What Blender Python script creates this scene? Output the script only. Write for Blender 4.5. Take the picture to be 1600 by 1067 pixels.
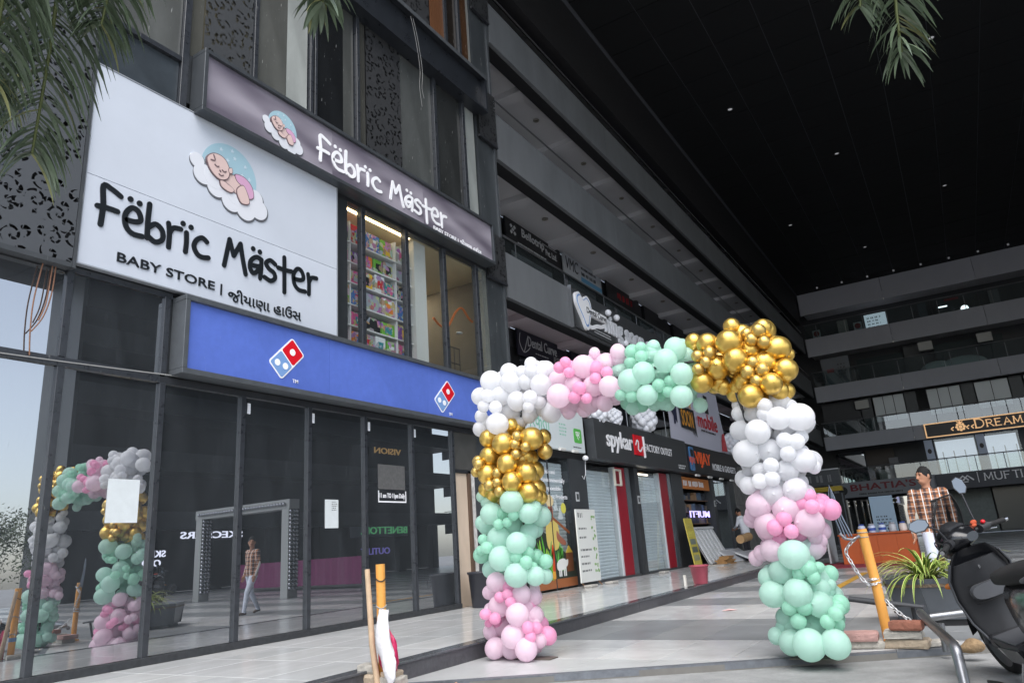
import bpy, bmesh, math, random
import numpy as np
from mathutils import Vector, Matrix, Euler
random.seed(7)
SC = bpy.context.scene
for o in list(bpy.data.objects): bpy.data.objects.remove(o)
COL = SC.collection
PI = math.pi; RAD = math.radians

# ---------------------------------------------------------------- camera
cam_d = bpy.data.cameras.new('camera'); cam = bpy.data.objects.new('camera', cam_d); COL.objects.link(cam)
_r = Vector((0.84680, 0.52742, -0.06895)); _u = Vector((0.20314, -0.20086, 0.95833)); _f = Vector((-0.49159, 0.82552, 0.27723))
cam.matrix_world = Matrix(((_r.x, _u.x, -_f.x, 0), (_r.y, _u.y, -_f.y, 0), (_r.z, _u.z, -_f.z, 1.0), (0, 0, 0, 1)))
cam_d.sensor_width = 36; cam_d.lens = 1119.42 / 1600 * 36
cam_d.clip_start = 0.05; cam_d.clip_end = 2000
SC.camera = cam

# ---------------------------------------------------------------- sky, sun, exposure
SUN_EL, SUN_AZ = 58, 152          # a high veiled sun behind the camera (azimuth clockwise from +Y)
w = bpy.data.worlds.new('World'); SC.world = w; w.use_nodes = True
nt = w.node_tree; nt.nodes.clear()
sky = nt.nodes.new('ShaderNodeTexSky'); sky.sky_type = 'NISHITA'; sky.sun_disc = False
sky.sun_elevation = RAD(SUN_EL); sky.sun_rotation = RAD(SUN_AZ)
sky.air_density = 1.0; sky.dust_density = 1.6; sky.ozone_density = 1.0
hs = nt.nodes.new('ShaderNodeHueSaturation'); hs.inputs['Saturation'].default_value = 0.55; hs.inputs['Value'].default_value = 1.0
bg = nt.nodes.new('ShaderNodeBackground'); bg.inputs[1].default_value = 0.15
ow = nt.nodes.new('ShaderNodeOutputWorld')
nt.links.new(sky.outputs[0], hs.inputs['Color']); nt.links.new(hs.outputs[0], bg.inputs[0]); nt.links.new(bg.outputs[0], ow.inputs[0])
sd = bpy.data.lights.new('sun', 'SUN'); sd.energy = 1.8; sd.angle = RAD(60); sd.color = (1.0, 0.97, 0.93)
sun = bpy.data.objects.new('sun', sd); COL.objects.link(sun)
_a = RAD(SUN_AZ); _e = RAD(SUN_EL)
_sd = Vector((math.sin(_a) * math.cos(_e), math.cos(_a) * math.cos(_e), math.sin(_e)))
sun.rotation_euler = (_sd).to_track_quat('Z', 'Y').to_euler(); sun.location = _sd * 60
SC.view_settings.view_transform = 'Standard'; SC.view_settings.look = 'None'
SC.view_settings.gamma = 1; SC.view_settings.use_curve_mapping = False
SC.view_settings.exposure = 1.10
SC.render.engine = 'CYCLES'
SC.cycles.max_bounces = 8; SC.cycles.transparent_max_bounces = 12; SC.cycles.glossy_bounces = 4

# ---------------------------------------------------------------- materials
MATS = {}
def srgb(r, g=None, b=None):
    if g is None: g = b = r
    return tuple((c / 255 / 12.92) if c / 255 <= .04045 else ((c / 255 + .055) / 1.055) ** 2.4 for c in (r, g, b))
def mat(name, col, rough=.5, metal=0., noise=0., scale=6., bump=0., bscale=40., spec=.5, emis=None, estr=0., coat=0., stretch=(1, 1, 1), streak=0., sss=0., trans=0., ior=1.45, world=False, stain=0.):
    if name in MATS: return MATS[name]
    m = bpy.data.materials.new(name); m.use_nodes = True; MATS[name] = m
    n = m.node_tree; p = n.nodes['Principled BSDF']
    p.inputs['Base Color'].default_value = (*col, 1); p.inputs['Roughness'].default_value = rough
    p.inputs['Metallic'].default_value = metal; p.inputs['Specular IOR Level'].default_value = spec
    p.inputs['Coat Weight'].default_value = coat; p.inputs['Coat Roughness'].default_value = .08
    p.inputs['IOR'].default_value = ior
    if trans: p.inputs['Transmission Weight'].default_value = trans
    if sss:
        p.inputs['Subsurface Weight'].default_value = sss; p.inputs['Subsurface Radius'].default_value = (.03, .03, .03); p.inputs['Subsurface Scale'].default_value = 1
    if emis: p.inputs['Emission Color'].default_value = (*emis, 1); p.inputs['Emission Strength'].default_value = estr
    if noise or bump or streak:
        tc = n.nodes.new('ShaderNodeTexCoord'); mp = n.nodes.new('ShaderNodeMapping'); mp.inputs['Scale'].default_value = stretch
        n.links.new(tc.outputs['Object'], mp.inputs[0])
        if world:
            gg = n.nodes.new('ShaderNodeNewGeometry'); n.links.new(gg.outputs['Position'], mp.inputs[0])
    if noise:
        nz = n.nodes.new('ShaderNodeTexNoise'); nz.inputs['Scale'].default_value = scale; nz.inputs['Detail'].default_value = 8; nz.inputs['Roughness'].default_value = .65
        n.links.new(mp.outputs[0], nz.inputs[0])
        r = n.nodes.new('ShaderNodeMapRange'); r.inputs[1].default_value = .25; r.inputs[2].default_value = .75
        r.inputs[3].default_value = 1 - noise; r.inputs[4].default_value = 1 + noise
        n.links.new(nz.outputs[0], r.inputs[0])
        mx = n.nodes.new('ShaderNodeVectorMath'); mx.operation = 'SCALE'; mx.inputs[0].default_value = col
        n.links.new(r.outputs[0], mx.inputs['Scale']); n.links.new(mx.outputs[0], p.inputs['Base Color'])
        if stain:      # broad worn and dirty patches
            n3 = n.nodes.new('ShaderNodeTexNoise'); n3.inputs['Scale'].default_value = .55; n3.inputs['Detail'].default_value = 10; n3.inputs['Roughness'].default_value = .72; n.links.new(mp.outputs[0], n3.inputs[0])
            r3 = n.nodes.new('ShaderNodeMapRange'); r3.inputs[1].default_value = .38; r3.inputs[2].default_value = .62; r3.inputs[3].default_value = 1 - stain; r3.inputs[4].default_value = 1.0; n.links.new(n3.outputs[0], r3.inputs[0])
            m3 = n.nodes.new('ShaderNodeMath'); m3.operation = 'MULTIPLY'; n.links.new(r.outputs[0], m3.inputs[0]); n.links.new(r3.outputs[0], m3.inputs[1]); n.links.new(m3.outputs[0], mx.inputs['Scale'])
        if streak:     # pale drips and splashes
            m4 = n.nodes.new('ShaderNodeMapping'); m4.inputs['Scale'].default_value = (1, 1, .16); n.links.new(tc.outputs['Object'], m4.inputs[0])
            n4 = n.nodes.new('ShaderNodeTexNoise'); n4.inputs['Scale'].default_value = 30; n4.inputs['Detail'].default_value = 3; n.links.new(m4.outputs[0], n4.inputs[0])
            r4 = n.nodes.new('ShaderNodeMapRange'); r4.inputs[1].default_value = .70; r4.inputs[2].default_value = .76; r4.inputs[3].default_value = 0; r4.inputs[4].default_value = streak; n.links.new(n4.outputs[0], r4.inputs[0])
            x4 = n.nodes.new('ShaderNodeMix'); x4.data_type = 'RGBA'; x4.inputs[7].default_value = (.5, .5, .48, 1); n.links.new(mx.outputs[0], x4.inputs[6]); n.links.new(r4.outputs[0], x4.inputs[0]); n.links.new(x4.outputs[2], p.inputs['Base Color'])
        r2 = n.nodes.new('ShaderNodeMapRange'); r2.inputs[3].default_value = max(.02, rough - .12 * min(1, noise * 4)); r2.inputs[4].default_value = min(1, rough + .12 * min(1, noise * 4))
        n.links.new(nz.outputs[0], r2.inputs[0]); n.links.new(r2.outputs[0], p.inputs['Roughness'])
    if bump:
        nb = n.nodes.new('ShaderNodeTexNoise'); nb.inputs['Scale'].default_value = bscale; nb.inputs['Detail'].default_value = 5
        n.links.new(mp.outputs[0], nb.inputs[0])
        b = n.nodes.new('ShaderNodeBump'); b.inputs['Strength'].default_value = bump; b.inputs['Distance'].default_value = .02
        n.links.new(nb.outputs[0], b.inputs['Height']); n.links.new(b.outputs[0], p.inputs['Normal'])
    return m
def glass(name, mirror=.4, tint=(.12, .13, .14), dust=.04, dustcol=(.35, .37, .38), rough=.0, dscale=1.2, wob=0.0):
    """coated shop glass: reflects by its coating and by Fresnel, lets the tinted rest through, a film of dust on it"""
    if name in MATS: return MATS[name]
    m = bpy.data.materials.new(name); m.use_nodes = True; MATS[name] = m
    n = m.node_tree; n.nodes.clear(); L = n.links
    out = n.nodes.new('ShaderNodeOutputMaterial')
    tr = n.nodes.new('ShaderNodeBsdfTransparent'); tr.inputs[0].default_value = (*tint, 1)
    gl = n.nodes.new('ShaderNodeBsdfGlossy'); gl.inputs['Roughness'].default_value = rough; gl.inputs[0].default_value = (.95, .97, 1, 1)
    fr = n.nodes.new('ShaderNodeFresnel'); fr.inputs[0].default_value = 1.5
    ad = n.nodes.new('ShaderNodeMath'); ad.operation = 'ADD'; ad.inputs[1].default_value = mirror; ad.use_clamp = True
    L.new(fr.outputs[0], ad.inputs[0])
    ge = n.nodes.new('ShaderNodeNewGeometry'); iv = n.nodes.new('ShaderNodeMath'); iv.operation = 'SUBTRACT'; iv.inputs[0].default_value = 1; L.new(ge.outputs['Backfacing'], iv.inputs[1])
    ml = n.nodes.new('ShaderNodeMath'); ml.operation = 'MULTIPLY'; L.new(ad.outputs[0], ml.inputs[0]); L.new(iv.outputs[0], ml.inputs[1])
    mx = n.nodes.new('ShaderNodeMixShader'); L.new(ml.outputs[0], mx.inputs[0]); L.new(tr.outputs[0], mx.inputs[1]); L.new(gl.outputs[0], mx.inputs[2])
    tc = n.nodes.new('ShaderNodeTexCoord'); mp = n.nodes.new('ShaderNodeMapping'); mp.inputs['Scale'].default_value = (1, 1, .25)
    L.new(tc.outputs['Object'], mp.inputs[0])
    nz = n.nodes.new('ShaderNodeTexNoise'); nz.inputs['Scale'].default_value = 3 * dscale; nz.inputs['Detail'].default_value = 9; nz.inputs['Roughness'].default_value = .7
    L.new(mp.outputs[0], nz.inputs[0])
    rp = n.nodes.new('ShaderNodeMapRange'); rp.inputs[1].default_value = .35; rp.inputs[2].default_value = .8; rp.inputs[3].default_value = dust * .75; rp.inputs[4].default_value = dust * 1.35
    L.new(nz.outputs[0], rp.inputs[0])
    m4 = n.nodes.new('ShaderNodeMapping'); m4.inputs['Scale'].default_value = (1, 1, .14); L.new(tc.outputs['Object'], m4.inputs[0])
    n4 = n.nodes.new('ShaderNodeTexNoise'); n4.inputs['Scale'].default_value = 26; n4.inputs['Detail'].default_value = 3; L.new(m4.outputs[0], n4.inputs[0])
    r4 = n.nodes.new('ShaderNodeMapRange'); r4.inputs[1].default_value = .71; r4.inputs[2].default_value = .78; r4.inputs[3].default_value = 0; r4.inputs[4].default_value = dust * 3; L.new(n4.outputs[0], r4.inputs[0])
    a4 = n.nodes.new('ShaderNodeMath'); a4.operation = 'ADD'; a4.use_clamp = True; L.new(rp.outputs[0], a4.inputs[0]); L.new(r4.outputs[0], a4.inputs[1])
    df = n.nodes.new('ShaderNodeBsdfDiffuse'); df.inputs[0].default_value = (*dustcol, 1)
    m2 = n.nodes.new('ShaderNodeMixShader'); L.new(a4.outputs[0], m2.inputs[0]); L.new(mx.outputs[0], m2.inputs[1]); L.new(df.outputs[0], m2.inputs[2])
    if wob:
        n2 = n.nodes.new('ShaderNodeTexNoise'); n2.inputs['Scale'].default_value = .9; L.new(tc.outputs['Object'], n2.inputs[0])
        bp = n.nodes.new('ShaderNodeBump'); bp.inputs['Strength'].default_value = wob; bp.inputs['Distance'].default_value = .02
        L.new(n2.outputs[0], bp.inputs['Height']); L.new(bp.outputs[0], gl.inputs['Normal'])
    L.new(m2.outputs[0], out.inputs[0])
    return m
def jaali_mat(name, col, cell=.17, rough=.5):
    """laser-cut scroll screen: spirals cut clean through the sheet"""
    m = bpy.data.materials.new(name); m.use_nodes = True; MATS[name] = m
    n = m.node_tree; L = n.links; p = n.nodes['Principled BSDF']; p.inputs['Base Color'].default_value = (*col, 1); p.inputs['Roughness'].default_value = rough
    tc = n.nodes.new('ShaderNodeTexCoord'); mp = n.nodes.new('ShaderNodeMapping'); mp.inputs['Scale'].default_value = (0, 1 / cell, 1 / cell)
    L.new(tc.outputs['Object'], mp.inputs[0])
    vo = n.nodes.new('ShaderNodeTexVoronoi'); vo.inputs['Scale'].default_value = 1; vo.inputs['Randomness'].default_value = .8
    L.new(mp.outputs[0], vo.inputs['Vector'])
    sub = n.nodes.new('ShaderNodeVectorMath'); sub.operation = 'SUBTRACT'; L.new(mp.outputs[0], sub.inputs[0]); L.new(vo.outputs['Position'], sub.inputs[1])
    sp = n.nodes.new('ShaderNodeSeparateXYZ'); L.new(sub.outputs[0], sp.inputs[0])
    def math_(op, a, b=None, c=None):
        q = n.nodes.new('ShaderNodeMath'); q.operation = op
        for i, v in enumerate((a, b, c)):
            if v is None: continue
            if isinstance(v, (int, float)): q.inputs[i].default_value = v
            else: L.new(v, q.inputs[i])
        return q.outputs[0]
    ang = math_('ARCTAN2', sp.outputs['Z'], sp.outputs['Y'])
    sepc = n.nodes.new('ShaderNodeSeparateXYZ'); L.new(vo.outputs['Color'], sepc.inputs[0])
    sgn = math_('SIGN', math_('SUBTRACT', sepc.outputs[0], .5))
    dist = vo.outputs['Distance']
    ph = math_('ADD', math_('MULTIPLY', ang, sgn), math_('MULTIPLY', math_('POWER', dist, .75), 14.))
    ph = math_('ADD', ph, math_('MULTIPLY', sepc.outputs[1], 6.28))
    s = math_('SINE', ph)
    cut = math_('GREATER_THAN', s, .52)
    lim = math_('LESS_THAN', dist, .62)
    brk = math_('LESS_THAN', math_('SINE', math_('MULTIPLY', math_('ADD', ang, sepc.outputs[2]), 5.)), .82)
    a = math_('MULTIPLY', math_('MULTIPLY', cut, lim), brk)
    tr = n.nodes.new('ShaderNodeBsdfTransparent'); mx = n.nodes.new('ShaderNodeMixShader')
    L.new(a, mx.inputs[0]); L.new(p.outputs[0], mx.inputs[1]); L.new(tr.outputs[0], mx.inputs[2])
    L.new(mx.outputs[0], n.nodes['Material Output'].inputs[0])
    return m

# ---------------------------------------------------------------- object helpers
def tag(o, label=None, cat=None, group=None, kind=None):
    if label: o['label'] = label
    if cat: o['category'] = cat
    if group: o['group'] = group
    if kind: o['kind'] = kind
    return o
def thing(name, label, cat, loc=(0, 0, 0), group=None):
    o = bpy.data.objects.new(name, None); COL.objects.link(o); o.location = loc; o.empty_display_size = .1
    return tag(o, label, cat, group)
def adopt(o, parent):
    if parent is not None:
        o.parent = parent
        # world matrix of the parent chain (no scales or rotations are used on parents while building)
        W = Matrix.Identity(4); chain = []
        q = parent
        while q is not None: chain.append(q); q = q.parent
        for q in reversed(chain): W = W @ q.matrix_parent_inverse @ q.matrix_basis
        o.matrix_parent_inverse = W.inverted()
    return o
def obj(name, me, m=None, parent=None):
    o = bpy.data.objects.new(name, me); COL.objects.link(o)
    if m is not None and len(me.materials) == 0:
        for k in (m if isinstance(m, (list, tuple)) else [m]): me.materials.append(k)
    return adopt(o, parent)
class MB:
    """collects shapes (world coordinates) into one mesh; the object's origin is set at its centre"""
    def __init__(s): s.v = []; s.f = []; s.mi = []; s.sm = []
    def add(s, v, f, mi=0, smooth=False):
        b = len(s.v); s.v += [tuple(p) for p in v]; s.f += [tuple(i + b for i in q) for q in f]; s.mi += [mi] * len(f); s.sm += [smooth] * len(f); return s
    def box(s, x0, x1, y0, y1, z0, z1, mi=0):
        if x0 > x1: x0, x1 = x1, x0
        if y0 > y1: y0, y1 = y1, y0
        if z0 > z1: z0, z1 = z1, z0
        return s.add([(x0, y0, z0), (x1, y0, z0), (x1, y1, z0), (x0, y1, z0), (x0, y0, z1), (x1, y0, z1), (x1, y1, z1), (x0, y1, z1)],
                     [(0, 3, 2, 1), (4, 5, 6, 7), (0, 1, 5, 4), (1, 2, 6, 5), (2, 3, 7, 6), (3, 0, 4, 7)], mi)
    def obox(s, c, ax, hx, ay, hy, az, hz, mi=0):
        c = Vector(c); X = Vector(ax).normalized() * hx; Y = Vector(ay).normalized() * hy; Z = Vector(az).normalized() * hz
        return s.add([c - X - Y - Z, c + X - Y - Z, c + X + Y - Z, c - X + Y - Z, c - X - Y + Z, c + X - Y + Z, c + X + Y + Z, c - X + Y + Z],
                     [(0, 3, 2, 1), (4, 5, 6, 7), (0, 1, 5, 4), (1, 2, 6, 5), (2, 3, 7, 6), (3, 0, 4, 7)], mi)
    def prism(s, pts, n, d, mi=0):
        """closed polygon (3-D points, counter-clockwise seen from +n) pushed d along n"""
        n = Vector(n).normalized() * d; k = len(pts); a = [Vector(p) for p in pts]
        return s.add(a + [p + n for p in a], [tuple(range(k - 1, -1, -1)), tuple(range(k, 2 * k))] + [(i, (i + 1) % k, (i + 1) % k + k, i + k) for i in range(k)], mi)
    def tube(s, pts, r, n=8, mi=0, cap=True, flat=1.0, up=None):
        pts = [Vector(p) for p in pts]; k = len(pts); rr = r if isinstance(r, (list, tuple)) else [r] * k
        rings = []; prev = None
        for i, p in enumerate(pts):
            t = (pts[min(i + 1, k - 1)] - pts[max(i - 1, 0)])
            if t.length < 1e-9: t = Vector((0, 0, 1))
            t.normalize()
            if prev is None:
                a = Vector(up) if up else (Vector((0, 0, 1)) if abs(t.z) < .9 else Vector((1, 0, 0)))
            else: a = prev
            a = (a - t * a.dot(t))
            if a.length < 1e-6: a = t.orthogonal()
            a.normalize(); prev = a; b = t.cross(a)
            rings.append([p + a * (math.cos(2 * PI * j / n) * rr[i] * flat) + b * (math.sin(2 * PI * j / n) * rr[i]) for j in range(n)])
        v = [q for R_ in rings for q in R_]
        f = [(i * n + j, i * n + (j + 1) % n, (i + 1) * n + (j + 1) % n, (i + 1) * n + j) for i in range(k - 1) for j in range(n)]
        s.add(v, f, mi, True)
        if cap: s.add(rings[0][::-1], [tuple(range(n))], mi); s.add(rings[-1], [tuple(range(n))], mi)
        return s
    def lathe(s, prof, c=(0, 0, 0), n=24, mi=0, smooth=True, axis='z'):
        """prof: list of (radius, height)"""
        c = Vector(c); v = []
        for r, h in prof:
            for j in range(n):
                x, y = r * math.cos(2 * PI * j / n), r * math.sin(2 * PI * j / n)
                v.append(c + (Vector((x, y, h)) if axis == 'z' else Vector((h, x, y)) if axis == 'x' else Vector((y, h, x))))
        f = [(i * n + j, i * n + (j + 1) % n, (i + 1) * n + (j + 1) % n, (i + 1) * n + j) for i in range(len(prof) - 1) for j in range(n)]
        return s.add(v, f, mi, smooth)
    def loft(s, rings, mi=0, smooth=True, cap=True, closed=True):
        n = len(rings[0]); v = [q for R_ in rings for q in R_]; m = n if closed else n - 1
        f = [(i * n + j, i * n + (j + 1) % n, (i + 1) * n + (j + 1) % n, (i + 1) * n + j) for i in range(len(rings) - 1) for j in range(m)]
        s.add(v, f, mi, smooth)
        if cap and closed: s.add(list(rings[0])[::-1], [tuple(range(n))], mi); s.add(list(rings[-1]), [tuple(range(n))], mi)
        return s
    def ell(s, c, rx, ry, rz, n=16, m=10, mi=0, rot=None):
        c = Vector(c); v = []
        for i in range(m + 1):
            t = PI * i / m
            for j in range(n):
                p = 2 * PI * j / n; q = Vector((rx * math.sin(t) * math.cos(p), ry * math.sin(t) * math.sin(p), rz * math.cos(t)))
                if rot is not None: q = rot @ q
                v.append(c + q)
        f = [(i * n + j, (i + 1) * n + j, (i + 1) * n + (j + 1) % n, i * n + (j + 1) % n) for i in range(m) for j in range(n)]
        return s.add(v, f, mi, True)
    def build(s, name, m=None, parent=None, bevel=0, seg=1, origin=None):
        me = bpy.data.meshes.new(name)
        a = np.array(s.v, float)
        c = Vector(origin) if origin is not None else Vector((a.min(0) + a.max(0)) / 2)
        me.from_pydata([tuple(p) for p in (a - np.array(c))], [], s.f)
        me.polygons.foreach_set('material_index', s.mi); me.polygons.foreach_set('use_smooth', s.sm); me.update()
        if bevel:
            bm = bmesh.new(); bm.from_mesh(me); bmesh.ops.remove_doubles(bm, verts=bm.verts, dist=1e-5)
            bmesh.ops.bevel(bm, geom=bm.edges[:], offset=bevel, segments=seg, affect='EDGES', clamp_overlap=True); bm.to_mesh(me); bm.free()
        o = bpy.data.objects.new(name, me); COL.objects.link(o); o.location = c
        if m is not None:
            for k in (m if isinstance(m, (list, tuple)) else [m]): me.materials.append(k)
        return adopt(o, parent)
def box(name, m, parent, x0, x1, y0, y1, z0, z1, bevel=0):
    return MB().box(x0, x1, y0, y1, z0, z1).build(name, m, parent, bevel)
class Plane:
    """a wall to put signs on: side L faces +X, B faces -Y, R faces -X"""
    def __init__(s, side, at): s.side = side; s.at = at
    def p(s, u, v, d=0):
        return Vector((s.at + d, u, v)) if s.side == 'L' else Vector((u, s.at - d, v)) if s.side == 'B' else Vector((s.at - d, -u, v))
    @property
    def n(s): return Vector((1, 0, 0)) if s.side == 'L' else Vector((0, -1, 0)) if s.side == 'B' else Vector((-1, 0, 0))
def text(name, body, pl, u0, u1, v0, v1, d0, m, parent=None, depth=.008, bold=.0, res=3, shear=0, space=1.0, mb=None):
    """lettering fitted to the rectangle u0..u1, v0..v1 of a wall plane"""
    cu = bpy.data.curves.new('t', 'FONT'); cu.body = body; cu.offset = bold * .42; cu.resolution_u = res; cu.extrude = .05; cu.shear = shear; cu.space_character = space; cu.align_x = 'CENTER'
    ob = bpy.data.objects.new('t', cu); COL.objects.link(ob)
    me = bpy.data.meshes.new_from_object(ob.evaluated_get(bpy.context.evaluated_depsgraph_get()))
    bpy.data.objects.remove(ob); bpy.data.curves.remove(cu)
    n = len(me.vertices); a = np.zeros(n * 3); me.vertices.foreach_get('co', a); a = a.reshape(-1, 3)
    lo = a.min(0); hi = a.max(0); t = (a - lo) / np.maximum(hi - lo, 1e-6)
    out = np.array([tuple(pl.p(u0 + (u1 - u0) * q[0], v0 + (v1 - v0) * q[1], d0 + depth * q[2])) for q in t])
    f = [tuple(p.vertices) for p in me.polygons]
    bpy.data.meshes.remove(me)
    if mb: mb.add(out, f); return None
    # one object per word: letters are grouped where no word space parts them
    par = list(range(n))
    def find(i):
        while par[i] != i: par[i] = par[par[i]]; i = par[i]
        return i
    for q in f:
        for i in q[1:]: par[find(i)] = find(q[0])
    isl = {}
    for q in f: isl.setdefault(find(q[0]), []).append(q)
    sp = {}
    for k_, qs in isl.items():
        ids = [i for q in qs for i in q]; sp[k_] = (t[ids, 0].min(), t[ids, 0].max(), t[ids, 1].mean())
    lines = body.count('\n') + 1; words = []
    aspect = (hi[0] - lo[0]) / max(1e-6, (hi[1] - lo[1]) / lines)
    for li in range(lines):
        cur = None
        for k_ in sorted([k_ for k_ in sp if min(lines - 1, int((1 - sp[k_][2]) * lines)) == li], key=lambda k_: sp[k_][0]):
            if cur and sp[k_][0] - cur[1] < .17 / aspect: cur[0].extend(isl[k_]); cur[1] = max(cur[1], sp[k_][1])
            else: cur = [list(isl[k_]), sp[k_][1]]; words.append(cur)
    o = None
    for w_, _ in words:
        ids = sorted({i for q in w_ for i in q}); mp_ = {i: j for j, i in enumerate(ids)}
        o = MB().add(out[ids], [tuple(mp_[i] for i in q) for q in w_]).build(name, m, parent)
    return o
def bars(name, pl, u0, u1, v0, v1, rows, d0, m, parent, seed=1, depth=.002, fill=.55):
    """rows of small print too far off to read: dashes of uneven length"""
    rnd = random.Random(seed); mb = MB(); h = (v1 - v0) / rows
    for r in range(rows):
        v = v1 - (r + .5) * h; u = u0; end = u0 + (u1 - u0) * rnd.uniform(.72, 1)
        while u < end - .02 * (u1 - u0):
            L_ = min(rnd.uniform(.08, .26) * (u1 - u0), end - u); k = max(2, int(L_ / (h * .45)))
            for q in range(k):
                a = u + L_ * q / k; b = a + L_ / k * rnd.uniform(.55, .8); t_ = v + h * fill * .5 * rnd.uniform(.7, 1); b_ = v - h * fill * .5 * rnd.uniform(.7, 1)
                mb.prism([pl.p(a, b_, d0), pl.p(b, b_, d0), pl.p(b, t_, d0), pl.p(a, t_, d0)], pl.n, depth)
            u += L_ + h * .4
    return tag(mb.build(name, m, parent), kind='stuff')
def catmull(pts, k=6, closed=False):
    P = [Vector(p) for p in pts]; n = len(P); out = []
    for i in range(n if closed else n - 1):
        if closed: a, b, c, d = P[(i - 1) % n], P[i], P[(i + 1) % n], P[(i + 2) % n]
        else: a, b, c, d = P[max(i - 1, 0)], P[i], P[i + 1], P[min(i + 2, n - 1)]
        for j in range(k):
            t = j / k
            out.append(.5 * ((2 * b) + (c - a) * t + (2 * a - 5 * b + 4 * c - d) * t * t + (-a + 3 * b - 3 * c + d) * t ** 3))
    if not closed: out.append(P[-1])
    return out
def stroke(mb, pl, pts, wd, d0, depth, smooth=True, mi=0):
    """a brush stroke with round ends, cut from sheet of the given depth"""
    P = [Vector((p[0], p[1], 0)) for p in pts]
    if smooth and len(P) > 2: P = catmull(P, 5)
    k = len(P)
    if k == 1:
        poly = [P[0] + Vector((math.cos(a), math.sin(a), 0)) * wd for a in [2 * PI * i / 14 for i in range(14)]]
    else:
        Lf, Rt = [], []
        for i in range(k):
            t = (P[min(i + 1, k - 1)] - P[max(i - 1, 0)]).normalized(); nn = Vector((-t.y, t.x, 0))
            Lf.append(P[i] + nn * wd); Rt.append(P[i] - nn * wd)
        def capp(c, t):
            a0 = math.atan2(t.y, t.x); return [c + Vector((math.cos(a0 - PI / 2 + PI * q / 6), math.sin(a0 - PI / 2 + PI * q / 6), 0)) * wd for q in range(1, 6)]
        t1 = (P[-1] - P[-2]).normalized(); t0 = (P[0] - P[1]).normalized()
        e1 = capp(P[-1], t1); e0 = capp(P[0], t0)
        # quads along the body, fans at both ends
        N = k; v = [pl.p(q.x, q.y, d0 + depth) for q in Lf + Rt] + [pl.p(q.x, q.y, d0) for q in Lf + Rt]
        f = [(i, N + i, N + i + 1, i + 1) for i in range(N - 1)]
        f += [(2 * N + i, 2 * N + i + 1, i + 1, i) for i in range(N - 1)] + [(N + i, 3 * N + i, 3 * N + i + 1, N + i + 1) for i in range(N - 1)]
        mb.add(v, f, mi)
        for pol in ([Rt[-1]] + e1 + [Lf[-1]], [Lf[0]] + e0 + [Rt[0]]):
            mb.prism([pl.p(q.x, q.y, d0) for q in pol], pl.n, depth, mi)
        return mb
    return mb.prism([pl.p(q.x, q.y, d0) for q in poly], pl.n, depth, mi)
def poly(mb, pl, pts, d0, depth, mi=0): return mb.prism([pl.p(x, y, d0) for x, y in pts], pl.n, depth, mi)
def circ(cx, cy, r, n=28, ry=None): return [(cx + r * math.cos(2 * PI * i / n), cy + (ry or r) * math.sin(2 * PI * i / n)) for i in range(n)]
# ================================================================ materials used in many places
m_black = mat('black_metal', srgb(44, 46, 50), .38, noise=.25, scale=9)
m_mull = mat('mullion_metal', srgb(50, 53, 58), .3, noise=.3, scale=14, spec=.6, streak=.35)
m_frame = mat('sign_frame_metal', srgb(88, 92, 96), .42, noise=.15, scale=8, metal=.3)
m_dark = mat('dark_cladding', srgb(66, 69, 72), .42, noise=.25, scale=3, streak=.2)
m_darker = mat('black_paint', srgb(28, 29, 31), .5, noise=.2, scale=5)
m_white = mat('white_print', srgb(236, 238, 242), .4)
m_whitel = mat('white_letters', srgb(245, 245, 248), .35)
m_letter = mat('charcoal_letters', srgb(30, 34, 38), .3)
m_room = mat('dark_room', srgb(48, 48, 50), .8)
g_shop = glass('tinted_shop_glass', .43, (.10, .11, .12), .085, (.33, .37, .41))
g_clear = glass('clear_glass', .03, (.92, .94, .94), .02)
g_rail = glass('rail_glass', .10, (.75, .82, .82), .02)
KX = -4.33         # face of the platform kerb
FX = -7.2          # plane of the left-hand facades
PZ = .15           # top of the platform
G0, GS = 3.48, 1.06  # first mullion in view and mullion spacing

# ================================================================ ground
m_road = mat('road_concrete', srgb(150, 151, 151), .8, noise=.2, scale=5, bump=.35, bscale=60, world=True, stain=.35)
rd = MB().add([(-200, -200, -.06), (200, -200, -.06), (200, 260, -.06), (-200, 260, -.06)], [(0, 1, 2, 3)]).build('road', m_road)
tag(rd, kind='structure')
EDGE = [(-4.33, 4.86), (-.72, 6.88), (6.2, 10.75), (24, 10.9)]
def edge_y(x):
    for (xa, ya), (xb, yb) in zip(EDGE, EDGE[1:]):
        if x <= xb: return ya + (yb - ya) * (x - xa) / (xb - xa)
    return EDGE[-1][1]
m_bed = mat('tile_bed', srgb(112, 110, 106), .9, noise=.2, scale=3)
def stripes():
    n = bpy.data.materials.new('plaza_stripes'); return n
pl_pts = [(x, y, -.012) for x, y in EDGE] + [(24, 51, -.012), (-4.33, 51, -.012)]
plaza = MB().prism([(x, y, -.09) for x, y, z in pl_pts], (0, 0, 1), .078).build('plaza', m_bed); tag(plaza, kind='structure')
m_tl = [mat('light_floor_tile_%s' % k, srgb(*c), .24, noise=.07, scale=2.2, world=True, stain=.2) for k, c in (('a', (206, 207, 207)), ('b', (200, 201, 202)), ('c', (211, 211, 210)))]
m_td = [mat('dark_floor_tile_%s' % k, srgb(*c), .33, noise=.08, scale=2.2, world=True, stain=.16) for k, c in (('a', (144, 147, 149)), ('b', (139, 142, 145)), ('c', (149, 151, 152)))]
m_tm = mat('grey_floor_tile', srgb(186, 188, 188), .32, noise=.08, scale=2, world=True, stain=.18)
BND = [4.5, 6.3, 7.5, 9.3, 11.1, 12.3]
while BND[-1] < 52: BND.append(BND[-1] + 1.2)
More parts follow.
